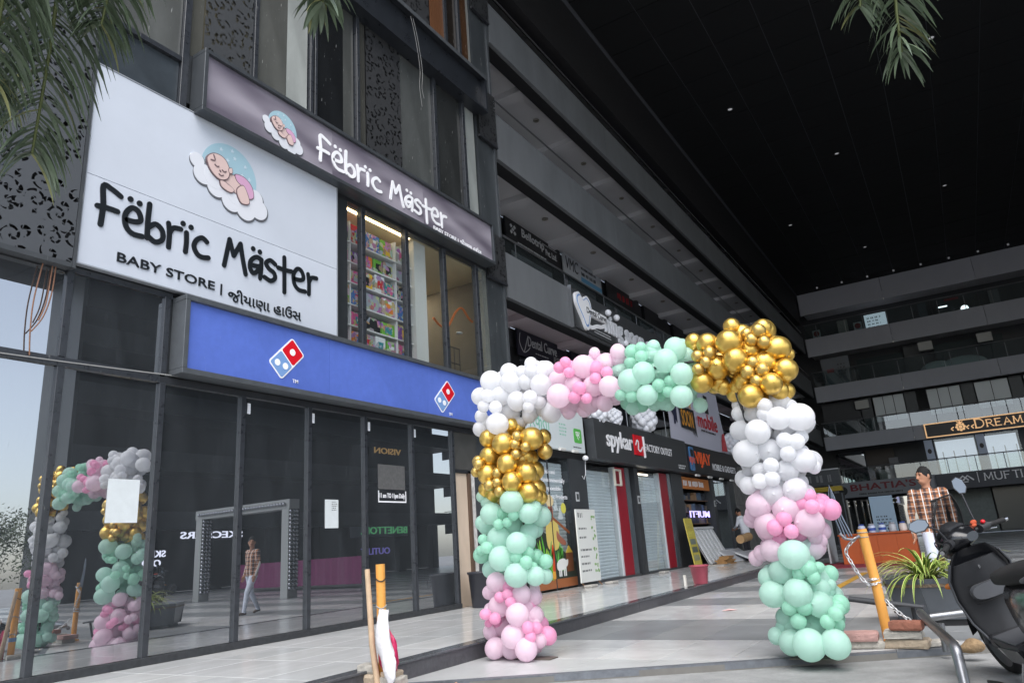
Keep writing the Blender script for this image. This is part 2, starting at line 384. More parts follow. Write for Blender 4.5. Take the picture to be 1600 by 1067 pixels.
def tone(y):
    if y < 6.3: return 'm'
    k = sum(1 for b in BND if b <= y + 1e-6)
    return 'l' if k % 2 == 0 else 'd'
def clip_edge(pts):
    """keep the part of a tile behind the front edge of the plaza"""
    def side(p): return p[1] - edge_y(p[0]) - .10
    out = []
    for i in range(len(pts)):
        a, b = pts[i], pts[(i + 1) % len(pts)]; sa, sb = side(a), side(b)
        if sa >= 0: out.append(a)
        if sa * sb < 0:
            t = sa / (sa - sb); out.append((a[0] + (b[0] - a[0]) * t, a[1] + (b[1] - a[1]) * t))
    return out
tile_me = {}
def tile_mesh(m, wx, wy):
    k = (m.name, round(wx, 3), round(wy, 3))
    if k not in tile_me:
        t = MB().box(-wx / 2, wx / 2, -wy / 2, wy / 2, -.010, 0); me = bpy.data.meshes.new('tile'); me.from_pydata(t.v, [], t.f)
        bm = bmesh.new(); bm.from_mesh(me); bmesh.ops.bevel(bm, geom=[e for e in bm.edges if all(v.co.z > -.001 for v in e.verts)], offset=.002, segments=1, affect='EDGES'); bm.to_mesh(me); bm.free()
        me.materials.append(m); tile_me[k] = me
    return tile_me[k]
count = 0; y = 4.5; far = MB()
while y < 50.9:
    for c in range(0, 48):
        x = KX + c * .6
        if x > 23.9: break
        tn = tone(y + .01); q = (c * 7 + int(y * 10) * 3) % 3
        m = m_tm if tn == 'm' else (m_tl if tn == 'l' else m_td)[q]
        near = count < 290 and c < 9 and y < 24.3
        pts = [(x + .0015, y + .0015), (x + .5985, y + .0015), (x + .5985, y + .5985), (x + .0015, y + .5985)]
        if all(p[1] - edge_y(p[0]) > .10 for p in pts):
            if near:
                o = bpy.data.objects.new('floor_tile', tile_mesh(m, .597, .597)); COL.objects.link(o); o.location = (x + .3, y + .3, -random.uniform(0, .0012)); adopt(o, plaza); count += 1
            else:
                far.add([(p[0], p[1], 0) for p in pts], [(0, 1, 2, 3)], ['m', 'l', 'd'].index(tn))
        else:
            cp = clip_edge(pts)
            if len(cp) > 2:
                if near: MB().prism([(p[0], p[1], -.01) for p in cp], (0, 0, 1), .01).build('floor_tile', m, plaza); count += 1
                else: far.add([(p[0], p[1], 0) for p in cp], [tuple(range(len(cp)))], ['m', 'l', 'd'].index(tn))
    y = round(y + .6, 4)
tag(far.build('distant_floor_tiles', [m_tm, m_tl[0], m_td[0]], plaza), kind='stuff')
# dark stone strip along the front edge of the plaza
m_gran = mat('dark_granite', srgb(92, 93, 96), .35, noise=.35, scale=30, bump=.05)
m_gedge = mat('edge_stone', srgb(104, 108, 114), .5, noise=.3, scale=14, world=True, stain=.3)
for (xa, ya), (xb, yb) in zip(EDGE, EDGE[1:]):
    n = max(1, int(math.hypot(xb - xa, yb - ya) / 1.2))
    for i in range(n):
        t0, t1 = i / n, (i + 1) / n
        p0 = (xa + (xb - xa) * t0, ya + (yb - ya) * t0); p1 = (xa + (xb - xa) * t1, ya + (yb - ya) * t1)
        g = .002
        MB().prism([(p0[0] + g, p0[1], -.05), (p1[0] - g, p1[1], -.05), (p1[0] - g, p1[1] + .098, -.05), (p0[0] + g, p0[1] + .098, -.05)], (0, 0, 1), .0495).build('edge_stone', m_gedge, plaza)
# worn yellow line painted across the plaza
m_yel = mat('yellow_road_paint', srgb(196, 150, 62), .7, noise=.35, scale=6)
ln = MB().add([(-2.2, 13.2, .004), (-2.06, 13.2, .004), (-2.06, 17.6, .004), (-2.2, 17.6, .004)], [(0, 1, 2, 3)]).build('painted_line', m_yel, plaza)

# ================================================================ platform before the shops
m_plat = [mat('platform_tile_%s' % k, srgb(*c), .13, noise=.07, scale=1.6, stretch=(3, 1, 1), world=True, stain=.12) for k, c in (('a', (210, 211, 211)), ('b', (204, 206, 206)), ('c', (214, 215, 214)))]
plat = MB().box(-9.6, KX + .03 - .05, -8, 51, -.05, PZ - .012).build('platform', m_bed); tag(plat, kind='structure')
cnt = 0; farp = MB(); y = -7.8; row = 0
while y < 50.4:
    for c in range(5):
        x0 = KX - .15 - .55 * (c + 1); q = random.randrange(3)
        if 1.4 < y < 30 and cnt < 280:
            o = bpy.data.objects.new('platform_tile', tile_mesh(m_plat[q], .547, .797)); COL.objects.link(o); o.location = (x0 + .275, y + .4, PZ - random.uniform(0, .0008)); adopt(o, plat); cnt += 1
        else: farp.add([(x0 + .002, y + .002, PZ), (x0 + .548, y + .002, PZ), (x0 + .548, y + .798, PZ), (x0 + .002, y + .798, PZ)], [(0, 1, 2, 3)])
    y = round(y + .8, 3)
tag(farp.build('distant_platform_tiles', m_plat[0], plat), kind='stuff')
m_kface = mat('kerb_granite', srgb(84, 84, 88), .45, noise=.3, scale=26, bump=.06, world=True, stain=.3)
m_ktop = mat('kerb_top_granite', srgb(84, 86, 90), .16, noise=.25, scale=30)
y = -7.2
while y < 50:
    MB().box(KX - .02, KX, y + .003, y + 1.347, -.06, PZ - .022).build('kerb_stone', m_kface, plat)
    MB().box(KX - .149, KX + .012, y + .003, y + 1.347, PZ - .021, PZ + .001).build('kerb_cap', m_ktop, plat, bevel=.004)
    y += 1.35

# ================================================================ the store building on the left
sb = thing('store_building', 'dark glass and metal store building behind the baby store signs', 'building', (FX, 5, PZ))
B = lambda name, m, y0, y1, z0, z1, d0, d1, bevel=0: box(name, m, sb, FX + d0, FX + d1, y0, y1, z0, z1, bevel)
gy = lambda k: G0 + GS * k
YEND = 11.93
# ground floor glazing
for k in range(-6, 7):
    y0 = gy(k)
    B('mullion', m_mull, y0 - .035, y0 + .035, PZ + .07, 3.0, -.05, .035, .004)
for k in range(-6, 6):
    B('glass_pane', g_shop, gy(k) + .035, gy(k + 1) - .035, PZ + .08, 3.0, -.014, -.002)
m_sill = mat('sill_metal', srgb(52, 54, 57), .5, noise=.45, scale=18)
B('sill', m_sill, gy(-6), gy(6) + .04, PZ, PZ + .075, -.06, .05, .004)
B('transom', m_mull, gy(-6), 4.5, 3.0, 3.09, -.05, .035, .004)
B('transom', m_black, 4.5, YEND, 2.995, 3.07, -.05, .03)
# the bay with the door beyond the glass
B('wall_panel', mat('grey_panel', srgb(74, 74, 72), .6, noise=.15), gy(6) + .04, 10.6, 2.36, 2.995, -.06, -.01)
B('door', mat('beige_door', srgb(205, 186, 166), .55, noise=.08, stretch=(1, 1, .3)), 9.93, 10.29, PZ + .0, 2.30, -.09, -.04)
B('door_frame', mat('brown_frame', srgb(92, 74, 62), .6, noise=.2), 10.295, 10.37, PZ, 2.34, -.08, .0)
B('door_frame', m_black, 9.885, 10.37, 2.305, 2.355, -.08, .0)
B('plaster_strip', mat('chipped_plaster', srgb(196, 194, 190), .8, noise=.45, scale=10, bump=.3), 10.375, 10.50, PZ, 2.36, -.08, -.02)
B('wall_panel', m_dark, 10.505, 11.25, PZ, 2.995, -.1, -.02)
# rubble stacked inside at the end of the glazing is left to the dark room
# spandrel glazing on the left, dark panels behind the signs
for k in range(-6, 1):
    B('glass_pane', g_shop if k < 0 else g_shop, gy(k) + .035, gy(k + 1) - .035, 3.1, 3.98, -.014, -.002)
    B('mullion', m_mull, gy(k) - .035, gy(k) + .035, 3.095, 4.0, -.05, .03, .004)
B('mullion', m_mull, gy(1) - .035, gy(1) + .035, 3.095, 4.0, -.05, .03, .004)
B('spandrel', m_dark, gy(1) + .04, YEND - .7, 3.075, 4.02, -.08, -.01)
B('transom', m_mull, 3.43, 4.6, 3.985, 4.05, -.05, .02)
m_sheet = mat('spandrel_sheet', srgb(62, 68, 73), .2, noise=.25, scale=2, spec=.7)
m_jb = mat('screen_backing', srgb(22, 23, 25), .6)
m_jl = jaali_mat('scroll_cut_sheet', srgb(74, 77, 81), .175)
m_jd = jaali_mat('scroll_cut_dark', srgb(52, 53, 55), .20)
m_jg = jaali_mat('scroll_cut_bronze', srgb(62, 64, 66), .20)
def screen(y0, y1, z0, z1, m, d=.05, back=.04, bm_=None):
    B('screen_backing', bm_ or m_jb, y0, y1, z0, z1, d - back - .01, d - back)
    return B('scroll_screen', m, y0, y1, z0, z1, d - .004, d)
for a, b in ((-1.9, .85), (.86, 3.43)): 
    screen(a, b, 4.04, 8.6, m_jl, .12, .07)
    B('screen_trim', m_dark, a, b, 3.99, 4.04, -.05, .125)
B('screen_trim', m_dark, 3.435, 3.47, 3.99, 8.6, -.05, .125)
B('wall_panel', m_dark, 3.475, 7.1, 4.055, 6.40, -.1, -.04)   # behind the white sign
# second floor: open window of the baby store
B('wall_panel', mat('window_jamb_panel', srgb(48, 51, 54), .35, noise=.2), 7.105, 7.40, 4.05, 6.35, -.1, .0)
for yy in (7.72, 8.78, 9.84, 10.88):
    B('mullion', m_mull, yy - .045, yy + .045, 4.09, 6.35, -.06, .04, .005)
WB = [(7.405, 7.675), (7.765, 8.735), (8.825, 9.795), (9.885, 10.835), (10.925, 11.25)]
for a, b in WB[:4]: B('glass_pane', g_clear, a, b, 4.09, 6.35, -.012, -.004)
B('glass_pane', glass('reeded_glass', .12, (.8, .86, .84), .10, (.75, .76, .72)), *WB[4], 4.09, 6.35, -.012, -.004)
B('window_sill', m_frame, 7.1, 11.25, 4.025, 4.085, -.1, .03)
B('window_head', m_black, 7.1, 11.25, 6.355, 6.6, -.1, .0)
# strip between the storeys and upper windows
B('spandrel', m_sheet, 3.50, 4.50, 6.40, 7.10, -.06, -.02)
B('mullion', m_mull, 4.505, 4.60, 6.40, 9.9, -.06, .035, .004)
B('transom', m_mull, 3.44, 4.5, 7.105, 7.17, -.06, .035)
B('spandrel', m_dark, 4.605, 11.25, 6.605, 7.30, -.1, -.02)
def pane(col, y0, y1, z0, z1, rough=.08, nm=None, d=-.02):
    m = MATS.get('pane_%d_%d_%d' % col) or mat('pane_%d_%d_%d' % col, srgb(*[c * .87 for c in col]), rough, noise=.3, scale=1.7, stretch=(1, 1, .35), spec=.9, streak=.8)
    return B('glass_pane', m, y0, y1, z0, z1, d - .01, d)
TOP2 = 9.95
pane((104, 106, 104), 3.50, 4.50, 7.175, TOP2)
pane((92, 92, 86), 4.605, 4.80, 7.305, TOP2)
screen(4.81, 5.56, 7.305, TOP2, m_jg, .0, .03, mat('bronze_backing', srgb(96, 92, 76), .5))
B('mullion', m_mull, 5.565, 5.635, 7.305, TOP2, -.06, .04, .004)
pane((100, 101, 97), 5.64, 6.18, 7.305, TOP2)
pane((176, 180, 176), 6.185, 6.58, 7.305, TOP2, .3)
for a, b in ((6.60, 6.66), (6.69, 6.74)): B('mullion', m_mull, a, b, 7.305, TOP2, -.06, .04, .004)
pane((34, 36, 38), 6.745, 7.34, 7.305, TOP2)
pane((86, 88, 86), 7.345, 7.58, 7.305, TOP2)
B('mullion', m_mull, 7.60, 7.67, 7.305, TOP2, -.06, .05, .004)
pane((78, 78, 74), 7.675, 7.86, 7.305, TOP2)
screen(7.87, 8.77, 7.305, TOP2, m_jd, .0, .03)
pane((92, 95, 94), 8.78, 9.70, 7.305, TOP2)
B('mullion', m_mull, 9.705, 9.80, 7.305, TOP2, -.06, .05, .004)
pane((58, 60, 60), 9.805, 10.66, 7.305, TOP2)
B('mullion', m_mull, 10.665, 10.76, 7.305, TOP2, -.06, .05, .004)
pane((168, 173, 170), 10.765, 11.17, 7.305, TOP2, .3)
B('spandrel', m_darker, 3.4, 11.25, TOP2 + .005, 10.9, -.12, -.02)
# empty black sign box of the storey above
eb = MB()
eb.box(FX - .02, FX + .26, 3.6, 11.36, 9.93, 9.98); eb.box(FX - .02, FX + .26, 3.6, 11.36, 10.74, 10.80)
eb.box(FX - .02, FX + .26, 11.30, 11.36, 9.981, 10.739); eb.box(FX - .02, FX + .26, 3.6, 3.66, 9.981, 10.739); eb.box(FX - .015, FX + .14, 3.661, 11.299, 9.981, 10.739)
eb.build('sign_box', mat('black_sign_box', srgb(40, 43, 48), .3, noise=.2, scale=4), sb)
MB().box(FX + .262, FX + .275, 3.6, 11.36, 10.72, 10.81).build('sign_box_trim', m_frame, sb)
T3 = 14.6
for a, b, c in ((3.5, 4.5, (96, 98, 97)), (4.6, 5.55, (80, 82, 82)), (5.65, 6.6, (88, 90, 88)), (6.7, 7.6, (60, 62, 62)), (7.7, 8.35, (40, 42, 44)), (10.32, 10.7, (46, 40, 36))): pane(c, a, b, 10.92, T3)
screen(8.9, 9.75, 10.92, T3, m_jd, .0, .03)
pane((86, 64, 44), 8.4, 8.88, 10.92, T3)
m_lou = mat('brown_louvre', srgb(104, 68, 44), .5, noise=.25, scale=5, stretch=(1, 1, .2))
for i in range(9):
    yy = 9.80 + i * .055
    B('louvre', m_lou, yy, yy + .045, 10.92, T3, -.03, .0)
for yy in (4.55, 5.6, 6.65, 7.65, 10.27, 10.76): B('mullion', m_mull, yy - .04, yy + .04, 10.92, T3, -.06, .045)
pane((88, 62, 44), 10.81, 11.13, 10.92, T3); pane((150, 150, 146), 11.135, 11.22, 10.92, T3, .3)
B('spandrel', m_darker, -2, 11.25, T3 + .01, 20, -.12, -.02)
B('wall_panel', m_dark, -2.0, 3.43, 8.605, 20, -.12, .0)
# corner pilaster with its scroll bands
B('corner_pilaster', mat('pilaster_sheet', srgb(64, 68, 71), .33, noise=.35, scale=3, stretch=(1, 1, .3), streak=.5), 11.255, 11.86, PZ, 20, -.1, .0)
B('corner_trim', m_frame, 11.865, 11.93, PZ, 20, -.1, .03)
for z0, z1 in ((6.25, 7.25), (9.45, 10.7), (12.7, 13.9), (3.1, 4.0)):
    B('band_box', m_jb, 11.26, 11.94, z0, z1, .031, .05)
    B('scroll_screen', m_jd, 11.255, 11.945, z0, z1, .075, .08)
    B('band_trim', m_black, 11.25, 11.95, z0 - .05, z0 - .002, .03, .09)
# the body of the building behind the facade
bb = MB()
bb.box(-13, -12.9, -8, 11.93, 0, 20); bb.box(-13, FX - .12, 11.94, 12.05, 0, 20)
bb.box(-12.9, FX - .12, -8, 11.93, 3.15, 3.95); bb.box(-12.9, FX - .13, -8, 11.93, 6.5, 7.2); bb.box(-12.9, FX - .13, -8, 11.93, 20, 20.2)
bb.box(-12.9, FX - .13, -8, 7.08, 3.951, 6.499); bb.box(-12.9, FX - .13, -8, 11.93, 7.201, 19.99)
bb.build('building_core', m_room, sb)
B('inner_wall', m_room, -8, 11.9, .0, 3.14, -2.4, -2.3)
# ================================================================ signs of the store building
PLF = Plane('L', FX)
# hand-drawn lettering: strokes on a 1-unit x-height grid, advance at the end
GL = {
 'F': ([[(.02, .0), (.05, .7), (.0, 1.42), (.30, 1.40), (.62, 1.26)], [(-.14, .62), (.2, .66), (.55, .66)]], .78),
 'e': ([[(.12, .48), (.45, .52), (.62, .66), (.50, .95), (.25, .98), (.05, .66), (.10, .26), (.34, .05), (.72, .06)]], .82),
 'b': ([[(.08, 1.38), (.06, .7), (.08, .08)], [(.08, .16), (.40, .02), (.66, .22), (.62, .55), (.36, .70), (.10, .48)]], .80),
 'r': ([[(.06, .92), (.12, .5), (.12, .0)], [(.12, .56), (.26, .80), (.56, .86)]], .72),
 'i': ([[(.08, .80), (.10, .4), (.08, .04)]], .36),
 'c': ([[(.60, .72), (.40, .82), (.16, .66), (.06, .38), (.20, .12), (.42, .04), (.70, .10)]], .80),
 'M': ([[(.0, .02), (.10, .6), (.20, 1.18)], [(.20, 1.18), (.42, .55)], [(.42, .55), (.72, 1.16)], [(.72, 1.16), (.84, .6), (1.02, -.06)]], 1.16),
 'a': ([[(.62, .80), (.36, .84), (.10, .62), (.06, .30), (.22, .10), (.42, .24), (.60, .56)], [(.62, .80), (.62, .40), (.58, -.02)], [(.12, .42), (.4, .46), (.58, .5)]], .78),
 's': ([[(.56, .82), (.30, .92), (.08, .74), (.22, .54), (.50, .42), (.56, .20), (.34, .02), (.02, .10)]], .72),
 't': ([[(.32, 1.28), (.34, .6), (.36, -.28)], [(.0, .72), (.35, .72), (.74, .76)]], .80),
}
def brush(mb, pl, word, u0, v0, sx, sy, wd, d0, depth):
    x = 0; k = 0
    for ch in word:
        if ch == ' ': x += .62; continue
        dots = ch in 'ëïä'; g = {'ë': 'e', 'ï': 'i', 'ä': 'a'}.get(ch, ch)
        st, adv = GL[g]
        for s in st:
            stroke(mb, pl, [(u0 + (x + p[0]) * sx, v0 + p[1] * sy) for p in s], wd, d0, depth + .0009 * (k % 5)); k += 1
        if dots:
            cx = {'e': .36, 'i': .09, 'a': .36}[g]; top = 1.28 if g == 'e' else 1.10 if g == 'i' else 1.14
            for q in (-.17, .17):
                stroke(mb, pl, [(u0 + (x + cx + q) * sx, v0 + (top - q * .1) * sy)], wd * 1.12, d0, depth)
        x += adv
    return x * sx
TOTAL = sum(GL[{'ë': 'e', 'ï': 'i', 'ä': 'a'}.get(c, c)][1] if c != ' ' else .62 for c in 'Fëbrïc Mäster')

m_skin_l = mat('print_skin', srgb(214, 188, 182), .5); m_pinkd = mat('print_pink', srgb(206, 160, 190), .5); m_line = mat('print_line', srgb(110, 92, 96), .5)
m_sky_l = mat('print_sky_blue', srgb(160, 192, 204), .5); m_cloud = mat('print_cloud', srgb(216, 218, 224), .5); m_star = mat('print_star', srgb(196, 212, 222), .5); m_shade = mat('print_grey_edge', srgb(96, 98, 104), .5)
def baby_logo(pl, d0, u, v, s, parent):
    """sleeping baby on a cloud before a starry disc; u, v centre of the disc, s its radius"""
    X = lambda x, y: (u + x * s, v + y * s)
    lg = MB(); e = .0025
    poly(lg, pl, [X(*p) for p in circ(0, 0, 1, 40)], d0, e, 0)
    for x, y in ((-.35, .72), (.15, .62), (-.52, .42), (.55, .5), (.45, .15), (.72, .12), (.05, .84), (-.1, .45), (.78, -.2)):
        st = []
        for i in range(10):
            r = .085 if i % 2 == 0 else .036; a = PI / 2 + i * PI / 5; st.append(X(x + r * math.cos(a), y + r * math.sin(a)))
        poly(lg, pl, st, d0, 2 * e, 1)
    cl = [(-1.15, -.02, .24), (-.92, -.38, .33), (-.45, -.62, .33), (.10, -.86, .36), (.62, -.96, .36), (1.10, -.78, .34), (.95, -.45, .30), (.3, -.5, .45), (-.5, -.3, .4)]
    for i, (x, y, r) in enumerate(cl): poly(lg, pl, [X(*p) for p in circ(x + .02, y - .03, r + .03, 26)], d0, 3 * e + i * .0002, 2)
    for i, (x, y, r) in enumerate(cl): poly(lg, pl, [X(*p) for p in circ(x, y, r, 26)], d0, 5 * e + i * .0002, 3)
    def blob(pts, lvl, mi, out=.03):
        c = catmull([Vector((x, y, 0)) for x, y in pts], 5, True); m_ = sum(c, Vector()) / len(c)
        poly(lg, pl, [X(*( (p - m_) * (1 + out / max(.05, (p - m_).length)) + m_ )[:2]) for p in c], d0, lvl * e, 4)
        poly(lg, pl, [X(p.x, p.y) for p in c], d0, (lvl + 1) * e, mi)
    blob([(-.25, -.05), (.1, .0), (.45, -.1), (.75, -.35), (.55, -.6), (.2, -.55), (-.2, -.4)], 7, 5)          # body
    blob([(.18, .06), (.5, .08), (.78, -.12), (.86, -.45), (.66, -.56), (.56, -.3), (.25, -.14)], 9, 6)         # nappy
    blob([(.25, -.42), (.45, -.22), (.6, -.4), (.7, -.72), (.45, -.82), (.3, -.66)], 11, 5)                     # leg
    blob([(-.35, -.35), (-.1, -.4), (.12, -.5), (.0, -.62), (-.3, -.55)], 11, 5)                                # arm
    blob([(-.85, .18), (-.62, .42), (-.28, .4), (-.08, .1), (-.14, -.22), (-.42, -.34), (-.72, -.16)], 13, 5)   # head
    blob([(-.1, .12), (.0, .18), (.02, .04), (-.07, .0)], 15, 5, .02)                                           # ear
    for pts in ([(-.6, .06), (-.53, .02), (-.46, .05)], [(-.34, -.02), (-.27, -.05), (-.2, -.01)], [(-.44, -.2), (-.36, -.22), (-.29, -.18)], [(-.66, .36), (-.6, .2), (-.74, .16)], [(-.42, -.06), (-.39, -.1)]):
        stroke(lg, pl, [X(*p) for p in pts], .016 * s, d0, 17 * e, mi=4)
    return lg.build('baby_logo', [m_sky_l, m_star, m_shade, m_cloud, m_line, m_skin_l, m_pinkd], parent)

# --- white flat sign
ws = thing('baby_store_sign', 'large white flat baby store sign with black lettering and sleeping baby', 'shop sign', (FX, 5.3, 4.07))
m_ws = mat('white_sign_board', srgb(200, 206, 216), .32, noise=.03, scale=.8, stain=.05)
for z0, z1 in ((4.075, 5.083), (5.087, 6.42)): box('sign_board', m_ws, ws, FX + .04, FX + .10, 3.49, 7.08, z0, z1, .003)
m_al = mat('aluminium_trim', srgb(176, 180, 186), .35, metal=.5)
for a in ((3.475, 7.095, 6.421, 6.436), (3.475, 7.095, 4.06, 4.074)): box('trim', m_al, ws, FX + .03, FX + .106, *a)
for a in ((3.473, 3.489), (7.081, 7.096)): box('trim', m_al, ws, FX + .03, FX + .105, *a, 4.075, 6.42)
u_ = 3.67
for wd_ in ('Fëbrïc', 'Mäster'):
    lt = MB(); u_ += brush(lt, PLF, wd_, u_, 4.555, 3.06 / TOTAL, .315, .030, .1005, .012) + .62 * 3.06 / TOTAL; lt.build('lettering', m_letter, ws)
text('lettering', 'BABY STORE |', PLF, 3.88, 5.17, 4.17, 4.31, .1005, m_letter, ws, .012, bold=.02)
text('lettering', 'જીયાણા હાઉસ', PLF, 5.26, 6.41, 4.105, 4.30, .1005, m_letter, ws, .012, bold=.018)
baby_logo(PLF, .101, 5.21, 5.81, .41, ws)

# --- boxed signs
def sign_box(name, label, y0, y1, z0, z1, proj, fw, mface, inset=.05, mfr=None):
    t = thing(name, label, 'shop sign', (FX, (y0 + y1) / 2, z0)); mfr = mfr or m_frame
    f = MB(); X0, X1 = FX + .005, FX + proj
    f.box(X0, X1, y0, y1, z0, z0 + fw); f.box(X0, X1, y0, y1, z1 - fw, z1); f.box(X0, X1, y0, y0 + fw, z0 + fw + .0005, z1 - fw - .0005); f.box(X0, X1, y1 - fw, y1, z0 + fw + .0005, z1 - fw - .0005)
    f.build('frame', mfr, t, bevel=.004)
    ns = 3 if y1 - y0 > 6.55 else 1; wy = (y1 - y0 - 2 * fw - .002) / ns
    for q in range(ns): box('sign_face', mface, t, X1 - inset - .03, X1 - inset, y0 + fw + .001 + q * wy, y0 + fw + .001 + (q + 1) * wy - (.0025 if q < ns - 1 else 0), z0 + fw + .001, z1 - fw - .001)
    return t, X1 - inset
m_face2 = bpy.data.materials.new('mauve_sign_face'); m_face2.use_nodes = True
_n = m_face2.node_tree; _p = _n.nodes['Principled BSDF']; _p.inputs['Roughness'].default_value = .3
_tc = _n.nodes.new('ShaderNodeTexCoord'); _mp = _n.nodes.new('ShaderNodeMapping'); _mp.inputs['Scale'].default_value = (1, .55, 2.2); _nz = _n.nodes.new('ShaderNodeTexNoise'); _nz.inputs['Scale'].default_value = 1.3; _nz.inputs['Detail'].default_value = 1
_cr = _n.nodes.new('ShaderNodeValToRGB'); _cr.color_ramp.elements[0].position = .35; _cr.color_ramp.elements[0].color = (*srgb(104, 98, 110), 1); _cr.color_ramp.elements[1].position = .68; _cr.color_ramp.elements[1].color = (*srgb(158, 152, 162), 1)
_n.links.new(_tc.outputs['Object'], _mp.inputs[0]); _n.links.new(_mp.outputs[0], _nz.inputs[0]); _n.links.new(_nz.outputs[0], _cr.inputs[0]); _n.links.new(_cr.outputs[0], _p.inputs['Base Color'])
ps, px = sign_box('baby_store_sign', 'long mauve grey baby store box sign with white lettering', 4.66, 11.25, 6.41, 7.30, .27, .055, m_face2, .05, mat('dark_sign_frame', srgb(72, 76, 80), .4, noise=.15, scale=6, metal=.3))
PL2 = Plane('L', px)
u_ = 6.62
for wd_ in ('Fëbrïc', 'Mäster'):
    lt = MB(); u_ += brush(lt, PL2, wd_, u_, 6.625, 3.12 / TOTAL, .285, .027, .0005, .010) + .62 * 3.12 / TOTAL; lt.build('lettering', m_whitel, ps)
text('lettering', 'BABY STORE |', PL2, 9.30, 10.04, 6.47, 6.565, .0005, m_whitel, ps, .008, bold=.02)
text('lettering', 'જીયાણા હાઉસ', PL2, 10.10, 10.80, 6.46, 6.60, .0005, m_whitel, ps, .008, bold=.018)
baby_logo(PL2, .001, 5.93, 6.80, .25, ps)

m_blue = mat('blue_sign_face', srgb(92, 117, 200), .33, noise=.05, scale=9, stain=.12, streak=.12)
ds, dx = sign_box('pizza_shop_sign', 'long blue pizza shop box sign with two red and blue dominoes', 4.61, 11.2, 3.09, 4.0, .26, .06, m_blue, .045)
PL3 = Plane('L', dx)
m_red = mat('sign_red', srgb(214, 24, 40), .35); m_lb = mat('sign_light_blue', srgb(122, 158, 208), .35)
def domino(cu, cv, s):
    """rounded domino tile standing on its corner, red half above right"""
    a = RAD(45); ca, sa = math.cos(a), math.sin(a)
    def Rr(x, y): return (cu + (x * ca - y * sa) * s, cv + (x * sa + y * ca) * s)
    def rr(x0, x1, y0, y1, r):
        o = []
        for qx, qy, a0 in ((x1 - r, y1 - r, 0), (x0 + r, y1 - r, 90), (x0 + r, y0 + r, 180), (x1 - r, y0 + r, 270)):
            o += [(qx + r * math.cos(RAD(a0 + k * 15)), qy + r * math.sin(RAD(a0 + k * 15))) for k in range(7)]
        return o
    lg = MB()
    poly(lg, PL3, [Rr(*p) for p in rr(-1, 1, -.56, .56, .16)], .0005, .006, 0)
    poly(lg, PL3, [Rr(*p) for p in rr(-.93, -.035, -.49, .49, .10)], .0005, .009, 1)
    poly(lg, PL3, [Rr(*p) for p in rr(.035, .93, -.49, .49, .10)], .0005, .009, 2)
    for x, y in ((-.62, .20), (-.36, -.22)): poly(lg, PL3, [Rr(*p) for p in circ(x, y, .165, 20)], .0005, .012, 0)
    poly(lg, PL3, [Rr(*p) for p in circ(.48, .02, .17, 20)], .0005, .012, 0)
    lg.build('domino_logo', [m_whitel, m_lb, m_red], ds)
    text('trademark', 'TM', PL3, cu + .10, cu + .19, cv - .30, cv - .255, .0005, m_whitel, ds, .004, bold=.02)
domino(6.085, 3.53, .265); domino(9.42, 3.50, .268)

# --- papers and lettering on the ground-floor glass
for k, (y0, y1, z0, z1, lab) in enumerate(((4.05, 4.38, 1.52, 1.95, 'blank white paper sheet taped to the glass beside the balloon reflection'), (6.96, 7.20, 1.43, 1.80, 'white printed notice taped to the dark glass between two mullions'))):
    o = box('paper_notice', mat('paper', srgb(206, 212, 214), .7, noise=.06, scale=12), None, FX + .0, FX + .003, y0, y1, z0, z1); tag(o, lab, 'notice')
    if k:
        bars('print', PLF, y1 - .12, y1 - .02, z1 - .15, z1 - .02, 5, .0035, m_letter, o, 3, .0006)
hs_ = thing('opening_hours_sticker', 'white framed opening hours sticker on the dark glass', 'sticker', (FX, 8.2, 1.78))
st = MB(); st.box(FX + .0, FX + .002, 8.0, 8.62, 1.78, 1.80); st.box(FX + .0, FX + .002, 8.0, 8.015, 1.801, 1.95); st.box(FX + .0, FX + .002, 8.605, 8.62, 1.801, 1.95); st.build('border', m_whitel, hs_)
text('print', '11 am TO 11pm Daily', PLF, 8.03, 8.59, 1.825, 1.915, .0, m_whitel, hs_, .002, bold=.03)
box('poster', mat('grey_poster', srgb(92, 92, 92), .6, noise=.3, scale=20), hs_, FX + .0, FX + .002, 8.0, 8.60, 1.97, 2.33)
for k, y0 in enumerate((5.68, 6.72, 7.80, 8.85)):
    tag(box('tape_strip', m_white, None, FX + .0, FX + .002, y0, y0 + .045, 2.80, 2.93), 'strip of white tape at the top of the ' + ['pane mirroring the walking man', 'pane with the printed notice', 'pane with the opening hours', 'last dark pane before the door'][k], 'tape', 'tape strips on the dark glass')

# orange flower garland hanging from the scroll screen
m_gar = mat('orange_garland', srgb(132, 96, 76), .8, noise=.3, scale=40, bump=.5)
gd = MB()
for pts in ([(3.20, 3.98), (3.16, 3.6), (3.16, 3.3), (3.18, 3.05)], [(3.32, 3.98), (3.31, 3.7), (3.26, 3.45), (3.17, 3.28)], [(3.29, 3.98), (3.27, 3.6), (3.22, 3.4)]):
    gd.tube([(FX + .05, a, b) for a, b in [(p.x, p.y) for p in catmull([Vector((q[0], q[1], 0)) for q in pts], 6)]], .0065, 6)
tag(gd.build('flower_garland', m_gar), 'dried orange flower garland hanging below the scroll-cut screen', 'garland')
